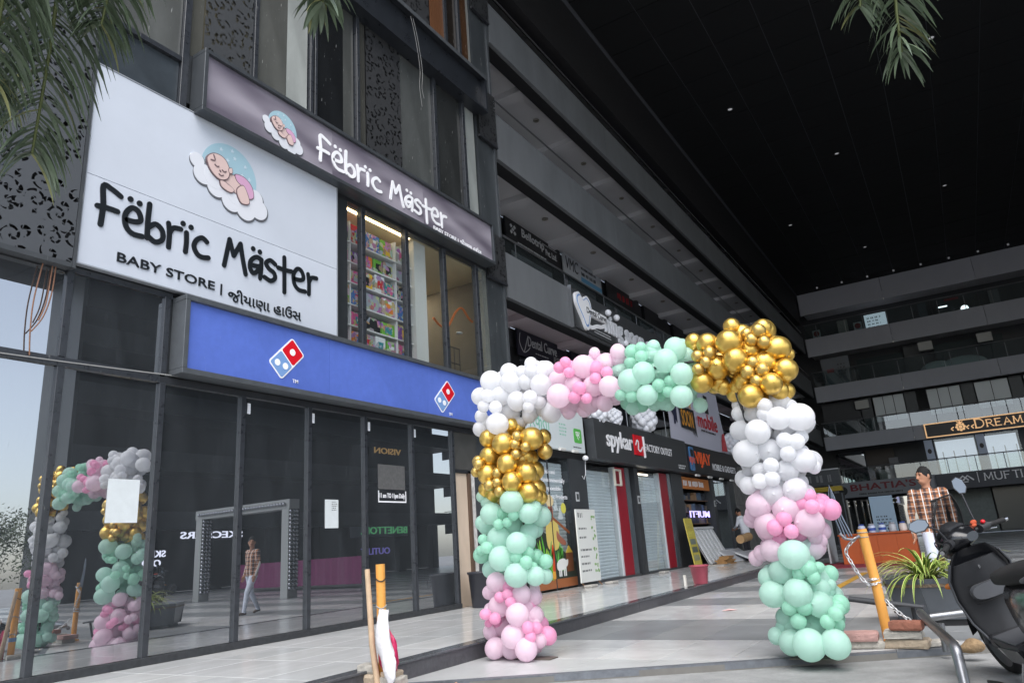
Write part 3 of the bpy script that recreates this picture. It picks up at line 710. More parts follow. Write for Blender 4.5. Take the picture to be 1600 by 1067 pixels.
# loose cables
m_cab = mat('grey_cable', srgb(150, 150, 148), .6)
cb = MB(); cb.tube([(FX + .06, -1.5 + i * .7, 3.10 - .1 * math.sin(i / 9 * PI)) for i in range(10)], .006, 5)
tag(cb.build('loose_cable', m_cab), 'thin grey cable slung along the transom below the spandrel glass', 'cable')
cb = MB()
for dy in (0, .07): cb.tube([(p.x, p.y, p.z) for p in catmull([Vector((FX + .29, y + dy, z)) for y, z in ((8.78, 10.6), (8.9, 10.2), (9.0, 9.6), (8.97, 9.2), (9.02, 8.8 + dy * 3))], 5)], .0035, 5)
tag(cb.build('loose_cable', m_cab), 'pair of grey wires dangling from the black sign box', 'cable')

# ================================================================ the baby store behind its window
def M_e(name, col, s): return mat(name, srgb(*col), .5, emis=srgb(*col), estr=s)
rm = thing('store_interior', 'cream store room with lit ceiling behind the upper window', 'room', (-9.5, 9.6, 3.96))
m_cream = mat('cream_ceiling', srgb(226, 208, 172), .7)
box('floor', m_room, rm, -12.8, FX - .15, 7.1, 11.9, 3.955, 4.02)
box('back_wall', mat('brown_wall', srgb(104, 98, 90), .7, noise=.1), rm, -10.6, -10.5, 9.25, 11.9, 4.021, 6.2)
box('ceiling', m_cream, rm, -12.8, FX - .15, 7.1, 11.9, 6.36, 6.49)
box('ceiling_drop', m_cream, rm, -10.49, -9.9, 9.2, 11.59, 6.05, 6.355)
box('side_wall', MATS['brown_wall'], rm, -12.0, FX - .15, 11.6, 11.7, 4.021, 6.355)
box('column', mat('white_column', srgb(214, 214, 210), .6), rm, -7.75, FX - .16, 9.20, 9.52, 4.021, 6.355)
M_e('warm_cove_light', (255, 232, 190), 5); box('strip_light', M_e('warm_room_light', (255, 236, 200), 16), rm, -9.3, -9.1, 9.6, 11.3, 6.335, 6.352)
box('strip_light', MATS['warm_cove_light'], rm, -7.41, -7.36, 7.5, 9.1, 6.345, 6.356)
for q in ((-10.0, 10.9), (-9.2, 10.4)): MB().lathe([(.001, 5.9), (.07, 5.9), (.07, 5.93), (.001, 5.93)], (q[0], q[1], -.6), 14).build('pendant_lamp', M_e('lamp_white', (255, 248, 235), 3), rm)
gl_ = MB(); gl_.tube([(p.x, p.y, p.z) for p in catmull([Vector((-7.62, y, z)) for y, z in ((10.03, 5.17), (10.24, 5.07), (10.48, 5.11), (10.75, 5.46), (10.97, 5.59), (11.18, 5.44), (11.31, 5.39))], 5)], .022, 7)
tag(gl_.build('paper_garland', mat('orange_paper', srgb(206, 110, 50), .8, noise=.3, scale=30)), 'orange paper garland strung inside the store window', 'garland')
rk = thing('clothes_rack', 'thin black metal clothes rack inside the store window', 'rack', (-7.7, 10.75, 4.02))
r_ = MB()
for yy in (10.62, 10.75, 10.92): r_.tube([(-7.7, yy, 4.02), (-7.7, yy, 4.76)], .010, 6)
for z in (4.45, 4.76): r_.tube([(-7.7, 10.62, z), (-7.7, 10.92, z)], .010, 6)
r_.build('frame', m_black, rk); MB().ell((-7.7, 10.95, 5.10), .06, .08, .02).build('lamp_shade', m_white, rk)
# shelves and toys
sh = thing('toy_shelf', 'white wall of shelves filled with toy boxes behind the store window', 'shelf', (-7.6, 8.3, 4.02))
m_shw = mat('white_shelf', srgb(226, 226, 226), .5)
box('back_panel', m_shw, sh, -7.84, -7.82, 7.40, 9.19, 4.03, 6.2)
LV = [4.10, 4.46, 4.80, 5.16, 5.50, 5.84]
for z in LV: box('shelf_board', m_shw, sh, -7.82, -7.42, 7.40, 9.19, z - .02, z)
for yy in (7.70, 8.79): box('upright', m_shw, sh, -7.815, -7.43, yy - .01, yy + .01, 4.03, 6.2)
TC = dict(pink=(222, 92, 148), yellow=(232, 190, 52), green=(112, 176, 62), blue=(70, 120, 190), white=(226, 228, 230), orange=(232, 130, 52), black=(34, 36, 40), purple=(128, 84, 160), silver=(168, 174, 182), red=(200, 44, 56), teal=(50, 140, 150))
def toy_mat(c):
    nm = 'toy_print_' + c
    if nm in MATS: return MATS[nm]
    m = mat(nm, srgb(*TC[c]), .3); n = m.node_tree; p = n.nodes['Principled BSDF']
    tc = n.nodes.new('ShaderNodeNewGeometry'); v = n.nodes.new('ShaderNodeTexVoronoi'); v.inputs['Scale'].default_value = 12 + 3 * (len(c) % 5); n.links.new(tc.outputs['Position'], v.inputs['Vector'])
    mx = n.nodes.new('ShaderNodeMix'); mx.data_type = 'RGBA'; mx.inputs[6].default_value = (*srgb(*TC[c]), 1)
    h = n.nodes.new('ShaderNodeHueSaturation'); h.inputs['Saturation'].default_value = .75; h.inputs['Value'].default_value = .6; n.links.new(v.outputs['Color'], h.inputs['Color']); n.links.new(h.outputs[0], mx.inputs[7])
    st = n.nodes.new('ShaderNodeMath'); st.operation = 'GREATER_THAN'; st.inputs[1].default_value = .52
    s2 = n.nodes.new('ShaderNodeSeparateXYZ'); n.links.new(v.outputs['Color'], s2.inputs[0]); n.links.new(s2.outputs[0], st.inputs[0]); n.links.new(st.outputs[0], mx.inputs[0])
    n.links.new(mx.outputs[2], p.inputs['Base Color']); return m
ROWS = {0: [['pink'], ['orange', 'silver', 'white', 'green'], ['pink']], 1: [['silver'], ['pink', 'black', 'green'], ['purple']], 2: [['green'], ['blue', 'silver', 'white'], ['blue']], 3: [['orange'], ['pink', 'yellow', 'white', 'teal'], ['black']], 4: [['pink'], ['purple', 'orange', 'green', 'silver'], ['silver']], 5: [['black'], ['red', 'blue', 'green'], ['white']]}
BAY = [(7.41, 7.69), (7.72, 8.78), (8.81, 9.18)]
SW = ['bottom', 'second', 'third', 'fourth', 'fifth', 'top']; BW = ['narrow left bay', 'wide middle bay', 'right-hand bay']
for r in range(6):
    for b in range(3):
        cs = ROWS[r][b]; y0, y1 = BAY[b]; w = (y1 - y0) / len(cs)
        for i, c in enumerate(cs):
            h = random.uniform(.22, .31) if r < 5 else random.uniform(.26, .33); g = random.uniform(.02, .05)
            ya, yb = y0 + i * w + g * .4, y0 + (i + 1) * w - g * .6; xf = -7.43 - random.uniform(0, .05)
            t = thing('toy_box', '%s toy box on the %s shelf of the %s of the store window' % (c, SW[r], BW[b]), 'toy box', (xf, (ya + yb) / 2, LV[r]), 'toy boxes in the store window')
            MB().box(xf - .16, xf, ya, yb, LV[r] + .0005, LV[r] + h).build('carton', toy_mat(c), t, bevel=.004)
            MB().box(xf + .001, xf + .003, ya + .25 * (yb - ya), ya + .8 * (yb - ya), LV[r] + h * .2, LV[r] + h * .72).build('picture_panel', toy_mat(random.choice(['white', 'silver', 'yellow', 'teal', 'black', 'pink', 'blue', 'red', 'orange'])), t)
# ================================================================ roof over the court
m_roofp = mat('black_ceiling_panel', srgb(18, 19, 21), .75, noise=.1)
m_roofj = mat('ceiling_joint', srgb(80, 82, 88), .8)
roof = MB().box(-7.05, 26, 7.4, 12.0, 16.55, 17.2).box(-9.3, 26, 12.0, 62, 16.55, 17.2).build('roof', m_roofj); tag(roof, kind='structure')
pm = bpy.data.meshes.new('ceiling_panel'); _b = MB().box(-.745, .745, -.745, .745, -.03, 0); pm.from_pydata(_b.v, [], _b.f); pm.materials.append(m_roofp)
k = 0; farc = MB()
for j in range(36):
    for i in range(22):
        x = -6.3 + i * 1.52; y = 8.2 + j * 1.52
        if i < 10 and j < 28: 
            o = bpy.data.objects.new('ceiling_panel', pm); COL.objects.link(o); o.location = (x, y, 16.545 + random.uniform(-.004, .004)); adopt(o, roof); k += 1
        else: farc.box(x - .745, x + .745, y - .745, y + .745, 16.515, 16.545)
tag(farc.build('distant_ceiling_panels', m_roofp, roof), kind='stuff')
m_lamp = M_e('ceiling_lamp', (235, 235, 240), .12)
for i, (x, y) in enumerate(((-4.6, 25.2), (-1.7, 31.55), (2.17, 25.3), (-4.95, 38.1), (2.23, 38.4), (-2.0, 44.4), (-6.0, 14.8))):
    t = thing('roof_downlight', 'small round lit downlight set in the black ceiling panels', 'downlight', (x, y, 16.5), 'downlights in the black roof')
    MB().lathe([(.085, 0), (.11, 0), (.11, .03), (.085, .03), (.085, 0)], (x, y, 16.485), 20).build('ring', m_black, t)
    MB().lathe([(.001, .012), (.084, .012), (.084, .02), (.001, .02)], (x, y, 16.485), 20).build('lens', m_lamp, t)

# ================================================================ gallery wing on the left
m_par = mat('parapet_grey', srgb(108, 111, 114), .6, noise=.14, scale=1.6, stretch=(1, 1, .3), world=True, stain=.15)
m_beam = mat('edge_beam_black', srgb(36, 36, 38), .6, noise=.15)
m_sof = mat('soffit_paint', srgb(214, 213, 216), .8, noise=.05, scale=1)
m_sofp = mat('soffit_paint_warm', srgb(222, 208, 214), .8, noise=.05, scale=1)
m_inw = mat('gallery_wall', srgb(66, 67, 70), .6, noise=.2, scale=1)
m_steel = mat('steel_rail', srgb(150, 152, 155), .28, metal=.9)
LVLS = [(6.02, 7.04, 6.45), (9.25, 10.40, 9.55), (12.30, 13.42, 12.62)]   # parapet bottom, parapet top, soffit
Y0, Y1 = 12.06, 50.9
lw = thing('gallery_wing', 'dark grey wing of shops with stacked galleries along the platform', 'building', (FX, 31, PZ))
for bi, (b0, b1, so) in enumerate(LVLS):
    y = Y0; n = 0
    while y < Y1 - .5:
        ye = min(y + 6.5, Y1); box('parapet_panel', m_par, lw, FX - .10, FX, y + .006, ye - .006, b0, b1, .004); y = ye
    box('edge_beam', m_beam, lw, FX - .40, FX - .103, Y0, Y1, b0 - .004, so + .25)
    box('soffit', m_sofp if bi == 0 else m_sof, lw, -9.0, FX - .403, Y0, Y1, so, so + .25)
    box('gallery_floor', m_inw, lw, -9.0, FX - .403, Y0, Y1, so + .252, so + .35)
    y = Y0 + 2.2
    while y < Y1:
        box('cross_beam', m_sofp if bi == 0 else m_sof, lw, -8.995, FX - .405, y, y + .38, so - .16, so - .001); 
        MB().lathe([(.055, .0), (.085, .0), (.085, .03), (.055, .03), (.05, .018), (.055, 0)], (-8.15, y + 1.65, so - .031), 16).build('downlight', mat('downlight_ring', srgb(150, 146, 138), .4), lw)
        MB().lathe([(.001, .02), (.054, .02)], (-8.15, y + 1.65, so - .031), 16).build('downlight_lens', mat('downlight_lens', srgb(120, 112, 98), .4), lw)
        y += 3.02
    # handrail with glass below it
    rl = MB(); rl.tube([(FX - .05, Y0 if bi else Y0 + .02, b1 + .40), (FX - .05, Y1, b1 + .40)], .022, 8); rl.build('handrail', m_steel, lw)
    if bi == 0:
        y = 12.6
        while y < Y1 - 1: box('rail_post', m_steel, lw, FX - .06, FX - .045, y, y + .02, b1 + .001, b1 + .39); y += 2.3
        for y in range(12, 50, 3): box('rail_pane', g_rail, lw, FX - .056, FX - .048, y + .1, y + 2.9, b1 + .002, b1 + .37)
box('gallery_floor', m_inw, lw, -9.0, FX - .05, Y0, Y1, 3.45, 3.80); box('end_wall', m_inw, lw, -13, -7.05, 54.2, 54.4, 0, 17); box('end_wall', m_inw, lw, -9.3, -9.11, 50.9, 54.2, 0, 17)
for z0, z1 in ((0.0, 3.44), (3.81, 6.44), (6.82, 9.54), (9.92, 12.6), (12.99, 16.5)): box('back_wall', m_inw, lw, -9.1, -9.0, Y0, Y1, z0, z1)
box('roof_beam', m_beam, lw, FX - .40, FX + .02, Y0, Y1, 14.35, 16.56); box('soffit', m_sof, lw, -9.0, FX - .403, Y0, Y1, 15.55, 15.7)
for y in (12.9, 15.92, 18.94, 21.96, 24.98, 28, 31, 34, 37, 40): 
    box('cross_beam', m_sof, lw, -8.995, FX - .405, y, y + .38, 15.4, 15.549)
    MB().lathe([(.055, .0), (.085, .0), (.085, .03), (.055, .03)], (-8.2, y + 1.65, 15.519), 16).build('downlight', MATS['downlight_ring'], lw)
# glazed fronts along the galleries
for z0, z1 in ((3.82, 5.9), (6.85, 8.9), (9.95, 12.0)):
    y = Y0 + .3
    while y < 50: box('gallery_window', g_shop, lw, -8.99, -8.975, y, y + 2.3, z0, z1); box('gallery_pier', m_darker, lw, -8.99, -8.94, y + 2.35, y + 2.95, z0, z1); y += 3.02
# thin rail before gallery one, just above the shop signs
rl = MB(); rl.tube([(FX - .1, 14.9, 4.72), (FX - .1, 33, 4.72)], .02, 8)
for y in np.arange(15, 33, 1.5): rl.tube([(FX - .1, y, 3.8), (FX - .1, y, 4.7)], .012, 6)
rl.build('handrail', m_steel, lw)
# ground-floor piers between the shop fronts
m_pier = mat('pier_cladding', srgb(62, 65, 68), .4, noise=.2, scale=2, stretch=(1, 1, .3))
for a, b in ((12.06, 12.28), (14.18, 14.98), (17.86, 18.12), (20.66, 21.62), (24.60, 24.92), (26.7, 27.4)): box('pier', m_pier, lw, FX - .3, FX - .02, a, b, PZ, 2.82)
box('lintel', m_beam, lw, FX - .35, FX - .03, Y0, 27.45, 2.822, 3.448)
m_stone = mat('stone_cladding', srgb(120, 118, 116), .75, noise=.35, scale=3.5, bump=.25, bscale=14, world=True)
for i in range(9):
    for j in range(4):
        z0 = PZ + .92 * j; box('stone_slab', m_stone, lw, FX - .2, FX - .02 + random.uniform(-.006, .006), 27.46 + i * .72, 28.17 + i * .72, z0 + .004, min(z0 + .916, 3.44))
for i in range(4):
    a = 34.2 + i * 4.2
    box('shop_glass', g_shop, lw, FX - .2, FX - .19, a, a + 3.2, PZ, 2.8); box('pier', m_pier, lw, FX - .3, FX - .02, a + 3.25, a + 4.15, PZ, 2.82)
    box('lintel', m_beam, lw, FX - .35, FX - .03, a, a + 4.15, 2.822, 3.448)

# -------- signs on the galleries
def flat_sign(name, label, pl, u0, u1, v0, v1, d0, m, th=.05, frame=None, cat='shop sign'):
    c = pl.p((u0 + u1) / 2, v0, d0); t = thing(name, label, cat, c); b = MB()
    b.prism([pl.p(u0, v0, d0), pl.p(u1, v0, d0), pl.p(u1, v1, d0), pl.p(u0, v1, d0)], pl.n, th); b.build('board', m, t, bevel=.004)
    if frame:
        f = MB(); w_ = .035; e = th + .01
        for a, b_, c_, d_ in ((u0, u1, v0, v0 + w_), (u0, u1, v1 - w_, v1), (u0, u0 + w_, v0 + w_, v1 - w_), (u1 - w_, u1, v0 + w_, v1 - w_)):
            f.prism([pl.p(a, c_, d0 + th), pl.p(b_, c_, d0 + th), pl.p(b_, d_, d0 + th), pl.p(a, d_, d0 + th)], pl.n, .012)
        f.build('frame', frame, t)
    return t
PLI = Plane('L', -9.0)
m_blk = mat('black_sign_board', srgb(24, 25, 28), .4)
m_gl = mat('grey_letters', srgb(196, 198, 200), .5)
t = flat_sign('travel_agency_sign', 'black sign with white travel company lettering hung under the gallery soffit', PLI, 14.9, 18.0, 8.82, 9.48, .12, m_blk)
text('lettering', 'Bellotrip', PLI, 15.75, 17.0, 9.08, 9.40, .171, m_gl, t, .01, bold=.02); text('lettering', 'Pvt. Ltd.', PLI, 17.08, 17.75, 9.05, 9.24, .171, m_gl, t, .01, bold=.01)
bars('print', PLI, 15.5, 17.6, 8.87, 8.94, 1, .171, m_gl, t, 1, .004); bars('print', PLI, 16.9, 17.8, 9.33, 9.38, 1, .171, m_gl, t, 2, .004)
lg = MB()
for a, b in ((15.2, 9.30), (15.38, 9.30), (15.2, 9.12), (15.38, 9.12), (15.29, 9.21)): poly(lg, PLI, [(a - .07, b), (a, b - .06), (a + .07, b), (a, b + .06)], .171, .006)
lg.build('logo', m_gl, t)
t = flat_sign('visa_office_sign', 'pale grey visa office sign hung beyond the travel sign', PLI, 18.2, 20.9, 8.88, 9.52, .12, mat('pale_sign', srgb(168, 172, 178), .5))
text('lettering', 'VMC', PLI, 18.35, 19.2, 9.05, 9.45, .171, m_letter, t, .008, bold=.0, shear=.2); bars('print', PLI, 19.4, 20.8, 9.30, 9.42, 1, .171, m_letter, t, 4, .004, .8); bars('print', PLI, 19.4, 20.6, 9.10, 9.24, 1, .171, m_letter, t, 5, .004, .9)
poly(lg := MB(), PLI, [(19.35, 8.9), (20.88, 8.9), (20.88, 9.05), (19.35, 9.05)], .171, .004); lg.build('stripe', mat('sign_mid_blue', srgb(86, 140, 176), .5), t)
t = flat_sign('dark_red_sign', 'black hanging sign with dim red lettering under the gallery soffit', PLI, 21.3, 24.2, 8.9, 9.5, .12, m_blk)
bars('lettering', PLI, 22.2, 23.6, 9.05, 9.35, 1, .171, mat('dim_red', srgb(150, 26, 34), .5), t, 6, .008, .9)
for i, (a, b) in enumerate(((24.8, 27.4), (28.0, 30.6))):
    tag(MB().box(-8.98, -8.86, a, b, 8.9, 9.5).build('hanging_sign', m_blk), ['plain black hanging sign just beyond the red lettered one', 'plain black hanging sign farthest along the gallery soffit'][i], 'shop sign', 'plain black signs under the gallery soffit')
t = flat_sign('dental_clinic_sign', 'navy dental clinic sign with grey lettering on the lower gallery wall', PLI, 15.1, 17.7, 5.72, 6.40, .12, mat('navy_sign', srgb(38, 38, 52), .5))
text('lettering', 'Dental Curve', PLI, 15.62, 17.2, 6.02, 6.30, .171, m_gl, t, .01, bold=.01); bars('print', PLI, 16.0, 16.9, 5.86, 5.92, 1, .171, m_gl, t, 7, .003); bars('print', PLI, 17.0, 17.6, 5.84, 6.0, 3, .171, m_gl, t, 8, .003)
lg = MB(); stroke(lg, PLI, [(15.25, 6.3), (15.2, 6.05), (15.38, 5.82), (15.6, 5.9), (15.72, 6.0)], .012, .171, .006); stroke(lg, PLI, [(15.62, 6.25), (15.5, 6.0), (15.40, 5.82)], .012, .171, .006); lg.build('logo', m_gl, t)
tag(MB().box(-8.98, -8.86, 18.2, 21.4, 5.7, 6.4).build('hanging_sign', mat('navy_sign', (0, 0, 0))), 'plain navy sign beyond the dental clinic sign on the gallery wall', 'shop sign')
# dental sign on the parapet, balloon letters beside it
PLP = Plane('L', FX)
t = flat_sign('dental_clinic_sign', 'dark parapet sign with a large white tooth emblem', PLP, 14.98, 21.5, 6.04, 7.06, .005, mat('graphite_sign', srgb(66, 68, 70), .45), .06)
box('edge_strip', m_steel, t, FX + .001, FX + .10, 14.90, 14.975, 6.0, 7.08)
tooth = [(15.05, 6.88), (15.25, 6.98), (15.45, 6.86), (15.68, 6.98), (15.88, 6.86), (15.90, 6.60), (15.78, 6.35), (15.66, 6.10), (15.52, 6.08), (15.36, 6.30), (15.16, 6.52), (15.04, 6.70)]
ct = [(p.x, p.y) for p in catmull([Vector((a, b, 0)) for a, b in tooth[::-1]], 4, True)]
lg = MB(); poly(lg, PLP, ct, .066, .07, 0); m_ = np.mean(ct, 0); poly(lg, PLP, [tuple(m_ + (np.array(p) - m_) * .86) for p in ct], .066, .076, 1); poly(lg, PLP, [tuple(m_ + (np.array(p) - m_) * .76) for p in ct], .066, .082, 0)
stroke(lg, PLP, [(15.6, 6.22), (15.9, 6.2), (16.2, 6.3), (16.5, 6.35), (16.75, 6.45)], .05, .066, .05, mi=0); lg.build('tooth_emblem', [m_whitel, m_lb], t)
box('name_plate', m_whitel, t, FX + .066, FX + .15, 15.55, 16.78, 6.50, 6.68); text('lettering', 'Dental Curve', PLP, 15.58, 16.75, 6.51, 6.67, .1505, m_letter, t, .006, bold=.02)
for z in (6.13, 6.20): bars('print', PLP, 16.1, 17.4, z, z + .035, 1, .066, m_gl, t, int(z * 100), .003, .8)
t = thing('balloon_lettering', 'white puffy balloon letters fixed on the parapet beside the tooth sign', 'balloons', (FX + .1, 18, 6.1))
m_wb = mat('white_balloon', srgb(222, 224, 230), .32, spec=.4)
bl = MB(); text('x', 'ning soon', PLP, 16.75, 19.5, 6.12, 6.80, .07, m_wb, None, .05, bold=.07, mb=bl)
bl.build('letter_balloons', m_wb, t, bevel=0)
for a, b in ((17.0, 6.86), (17.55, 6.85), (18.0, 6.22), (19.75, 6.55)): MB().ell((FX + .12, a, b), .09, .09, .09).build('round_balloon', m_wb, t)

# ================================================================ wing at the back of the court
BY = 51.0
PLB = Plane('B', BY)
bw = thing('back_wing', 'dark far wing with stacked galleries closing the court', 'building', (6, BY, 0))
BB_ = lambda name, m, x0, x1, d0, d1, z0, z1, bevel=0: box(name, m, bw, x0, x1, BY - d1, BY - d0, z0, z1, bevel)
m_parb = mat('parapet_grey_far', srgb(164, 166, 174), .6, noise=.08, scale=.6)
for i, (b0, b1, so) in enumerate(((2.62, 3.55, 2.95), (5.72, 6.6, 6.05), (8.9, 9.95, 9.3), (12.05, 13.3, 12.4), (15.0, 16.5, 15.4))):
    x = -7.1
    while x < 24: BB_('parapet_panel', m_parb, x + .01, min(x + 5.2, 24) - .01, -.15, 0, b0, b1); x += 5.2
    BB_('soffit', m_sof if i else m_beam, -7.1, 24, -3.0, -.16, so, so + .2)
    if i < 4:
        rl = MB(); rl.tube([(-7.1, BY + .05, b1 + 1.0 - (.1 if i < 2 else 0)), (24, BY + .05, b1 + 1.0 - (.1 if i < 2 else 0))], .03, 6); rl.build('handrail', mat('dull_rail', srgb(110, 112, 116), .5, metal=.5), bw)
        x = -7.0
        while x < 23: BB_('rail_pane', g_rail, x, x + 2.5, -.06, -.045, b1 + .01, b1 + .93 - (.1 if i < 2 else 0)); x += 2.55
for z0, z1 in ((0, 2.94), (3.2, 6.04), (6.3, 9.29), (9.55, 12.39), (12.65, 15.39)): BB_('back_wall', m_inw, -7.1, 24, -3.15, -3.02, z0, z1)
BB_('back_wall', m_inw, -7.3, 24, -3.4, -3.25, 0, 16.5)
for i in range(12): BB_('floor', m_inw, -7.1 + i * 2.6, -4.51 + i * 2.6, -3.0, -.16, 3.151, 3.2)
g_far = glass('far_window_glass', .55, (.25, .27, .28), .05, rough=.02)
g_lit = M_e('lit_shop', (200, 210, 222), .35)
m_light = mat('painted_sky_and_cover', srgb(206, 212, 214), .3)  # window sky reflection put into the colour; the white cover shares it
# first floor: bright boutique windows and dark bays
for a, b, mm in ((-6.9, -5.2, g_far), (-5.1, -3.4, mat('brown_blind', srgb(84, 78, 74), .7)), (-3.3, -1.9, m_inw)): BB_('window', mm, a, b, -2.9, -2.85, 3.7, 5.7)
for a, b in ((-.95, 1.2), (1.75, 3.4), (4.2, 6.4)):
    BB_('window', g_clear, a, b, -.6, -.58, 3.56, 5.7); BB_('shop_display', g_lit, a, b, -2.6, -2.5, 3.6, 5.7)
    for q in range(3): BB_('display_rail', m_steel, a + .3 + q * .6, a + .36 + q * .6, -2.3, -2.2, 3.6, 5.0)
m_ad = mat('model_poster', srgb(186, 198, 220), .4)
for a in (-1.5, 1.25): 
    BB_('poster', m_ad, a, a + .45, -.62, -.58, 3.56, 5.7); MB().ell((a + .22, BY + .57, 5.0), .11, .004, .15).build('poster_print', mat('poster_dark', srgb(70, 66, 70), .6), bw)
# second floor: windows with the reflected sky painted in as a pale colour
for a, b in ((-3.85, -2.05), (-.75, 1.1), (1.85, 3.6), (4.4, 6.2)):
    for q in range(2 if b - a < 1.8 else 3):
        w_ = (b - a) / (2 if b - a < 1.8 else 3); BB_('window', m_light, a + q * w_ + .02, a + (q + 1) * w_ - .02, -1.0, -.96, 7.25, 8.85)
for a in (-2.0, 1.15, 3.65): BB_('pier', m_dark, a, a + .65, -1.0, -.9, 6.6, 8.9)
BB_('pier', m_dark, -4.6, -3.95, -1.0, -.9, 6.6, 8.9)
BB_('pier', m_inw, -7.0, -4.7, -1.2, -1.1, 6.62, 8.9)
# third floor
BB_('window', mat('teal_glass', srgb(46, 56, 58), .15), -4.4, -1.6, -2.0, -1.95, 9.96, 11.7)
BB_('pier', m_dark, -1.5, -.2, -2.0, -1.9, 9.96, 12.0); BB_('window', mat('teal_glass', (0, 0, 0)), .2, 4, -2.0, -1.95, 9.96, 11.8)
mbx = MB().ell((.2, BY + .6, 9.95), 1.0, .25, .55); mbx.ell((1.6, BY + .6, 9.95), 1.3, .25, .62); mbx.build('white_cover', m_light, bw)
for i in range(8):
    x = -5.6 + i * 1.55; MB().lathe([(.001, 0), (.06, 0), (.06, .1), (.001, .1)], (x, BY - 1.0, 16.38), 10).build('downlight', M_e('far_spot', (200, 200, 205), .05), bw)
BB_('ground_glass', g_far, -6.9, -1.2, -2.9, -2.85, .05, 2.6); BB_('ground_glass', mat('pale_tile_wall', srgb(120, 128, 126), .5, noise=.2), -1.0, 1.4, -2.4, -2.35, .05, 2.6); BB_('ground_glass', mat('teal_glass', (0, 0, 0)), 1.5, 6, -2.4, -2.35, .05, 2.6)
# fittings and clutter on the far galleries
rnd = random.Random(5)
for z, b in ((6.05, 3.55), (9.3, 6.6), (12.4, 9.95), (15.4, 13.3)):
    for q in range(9):
        x = -6.3 + q * 1.45; MB().lathe([(.001, 0), (.07, 0), (.07, .03), (.001, .03)], (x, BY + 1.4, z - .032), 10).build('downlight', M_e('gallery_spot', (235, 230, 215), .9), bw)
        if q < 8: BB_('rail_post', MATS['dull_rail'], x, x + .04, -.07, -.03, b, b + .88)
    for q in range(4):
        x = rnd.uniform(-6.5, 4.5); w_ = rnd.uniform(.5, 1.1); BB_('clutter_box', mat('clutter_%d' % rnd.randrange(5), srgb(*rnd.choice([(120, 120, 124), (160, 158, 152), (84, 90, 100), (140, 110, 90), (60, 62, 66)])), .6), x, x + w_, -2.9, -2.6, b + rnd.uniform(-.2, .2), b + rnd.uniform(.7, 1.6))
for x, z in ((-4.9, 8.2), (2.6, 11.2), (-.6, 11.3)):
    BB_('cooling_unit', mat('cooling_unit', srgb(176, 176, 172), .5), x, x + .8, -.9, -.6, z, z + .55)
# far signs
m_gold = M_e('gold_letters', (236, 190, 140), .35); m_gold.node_tree.nodes['Principled BSDF'].inputs['Base Color'].default_value = (*srgb(216, 168, 120), 1)
t = flat_sign('boutique_sign', 'dark boutique sign with glowing gold border and ornate crest', PLB, -1.28, 7.6, 5.74, 6.60, .02, mat('brown_black_sign', srgb(44, 42, 44), .4), .12, None)
fr = MB()
for a, b, c_, d_ in ((-1.28, 7.6, 5.74, 5.80), (-1.28, 7.6, 6.54, 6.60), (-1.28, -1.21, 5.80, 6.54), (7.53, 7.6, 5.80, 6.54)): poly(fr, PLB, [(a, c_), (b, c_), (b, d_), (a, d_)], .14, .03)
fr.build('border', m_gold, t)
def serif(mb, pl, word, u0, v0, h, w, d0, dep, first=1.0):
    """roman capitals with slab serifs"""
    S = {'D': [[(0, 0), (0, 1)], [(0, 1), (.45, .98), (.72, .75), (.76, .5), (.72, .25), (.45, .02), (0, 0)]], 'R': [[(0, 0), (0, 1)], [(0, 1), (.45, .99), (.6, .77), (.45, .53), (0, .5)], [(.28, .5), (.72, 0)]], 'E': [[(0, 0), (0, 1)], [(0, 1), (.6, 1)], [(0, .52), (.48, .52)], [(0, 0), (.62, 0)]], 'A': [[(0, 0), (.4, 1), (.8, 0)], [(.16, .34), (.64, .34)]], 'M': [[(0, 0), (.08, 1)], [(.08, 1), (.45, .15)], [(.45, .15), (.85, 1)], [(.85, 1), (.92, 0)]], 'U': [[(0, 1), (0, .3), (.14, .04), (.38, -.02), (.6, .06), (.72, .3), (.72, 1)]], 'F': [[(0, 0), (0, 1)], [(0, 1), (.6, 1)], [(0, .52), (.46, .52)]], 'T': [[(.36, 0), (.36, 1)], [(0, 1), (.74, 1)]], 'I': [[(0, 0), (0, 1)]], 'S': [[(.58, .85), (.3, 1), (.05, .8), (.3, .52), (.58, .28), (.3, 0), (0, .14)]]}
    F_ = {'D': [(0, 0), (0, 1)], 'R': [(0, 0), (.72, 0), (0, 1)], 'E': [(0, 0), (0, 1)], 'A': [(0, 0), (.8, 0)], 'M': [(0, 0), (.92, 0), (.08, 1), (.85, 1)], 'U': [(0, 1), (.72, 1)], 'F': [(0, 0), (0, 1)], 'T': [(.36, 0)], 'I': [(0, 0), (0, 1)], 'S': []}
    x = u0
    for i, ch in enumerate(word):
        H = h * (first if i == 0 else 1); W = H * w
        for k, s in enumerate(S[ch]): stroke(mb, pl, [(x + a * W, v0 + b * H) for a, b in s], H * (.075 if k == 0 else .055), d0, dep + .002 * k, smooth=len(s) > 3)
        for a, b in F_[ch]: poly(mb, pl, [(x + a * W - .13 * H, v0 + b * H - .035 * H), (x + a * W + .13 * H, v0 + b * H - .035 * H), (x + a * W + .13 * H, v0 + b * H + .035 * H), (x + a * W - .13 * H, v0 + b * H + .035 * H)], d0, dep + .008)
        x += W * ({'M': 1.25, 'A': 1.1, 'D': 1.06, 'R': 1.02, 'I': .34, 'U': 1.05}.get(ch, .95))
lg = MB(); serif(lg, PLB, 'DREAM', 1.40, 6.0, .40, 1.08, .14, .05, 1.25); serif(lg, PLB, 'S', 4.1, 6.0, .40, 1.0, .14, .05); lg.build('lettering', m_gold, t)
lg = MB()
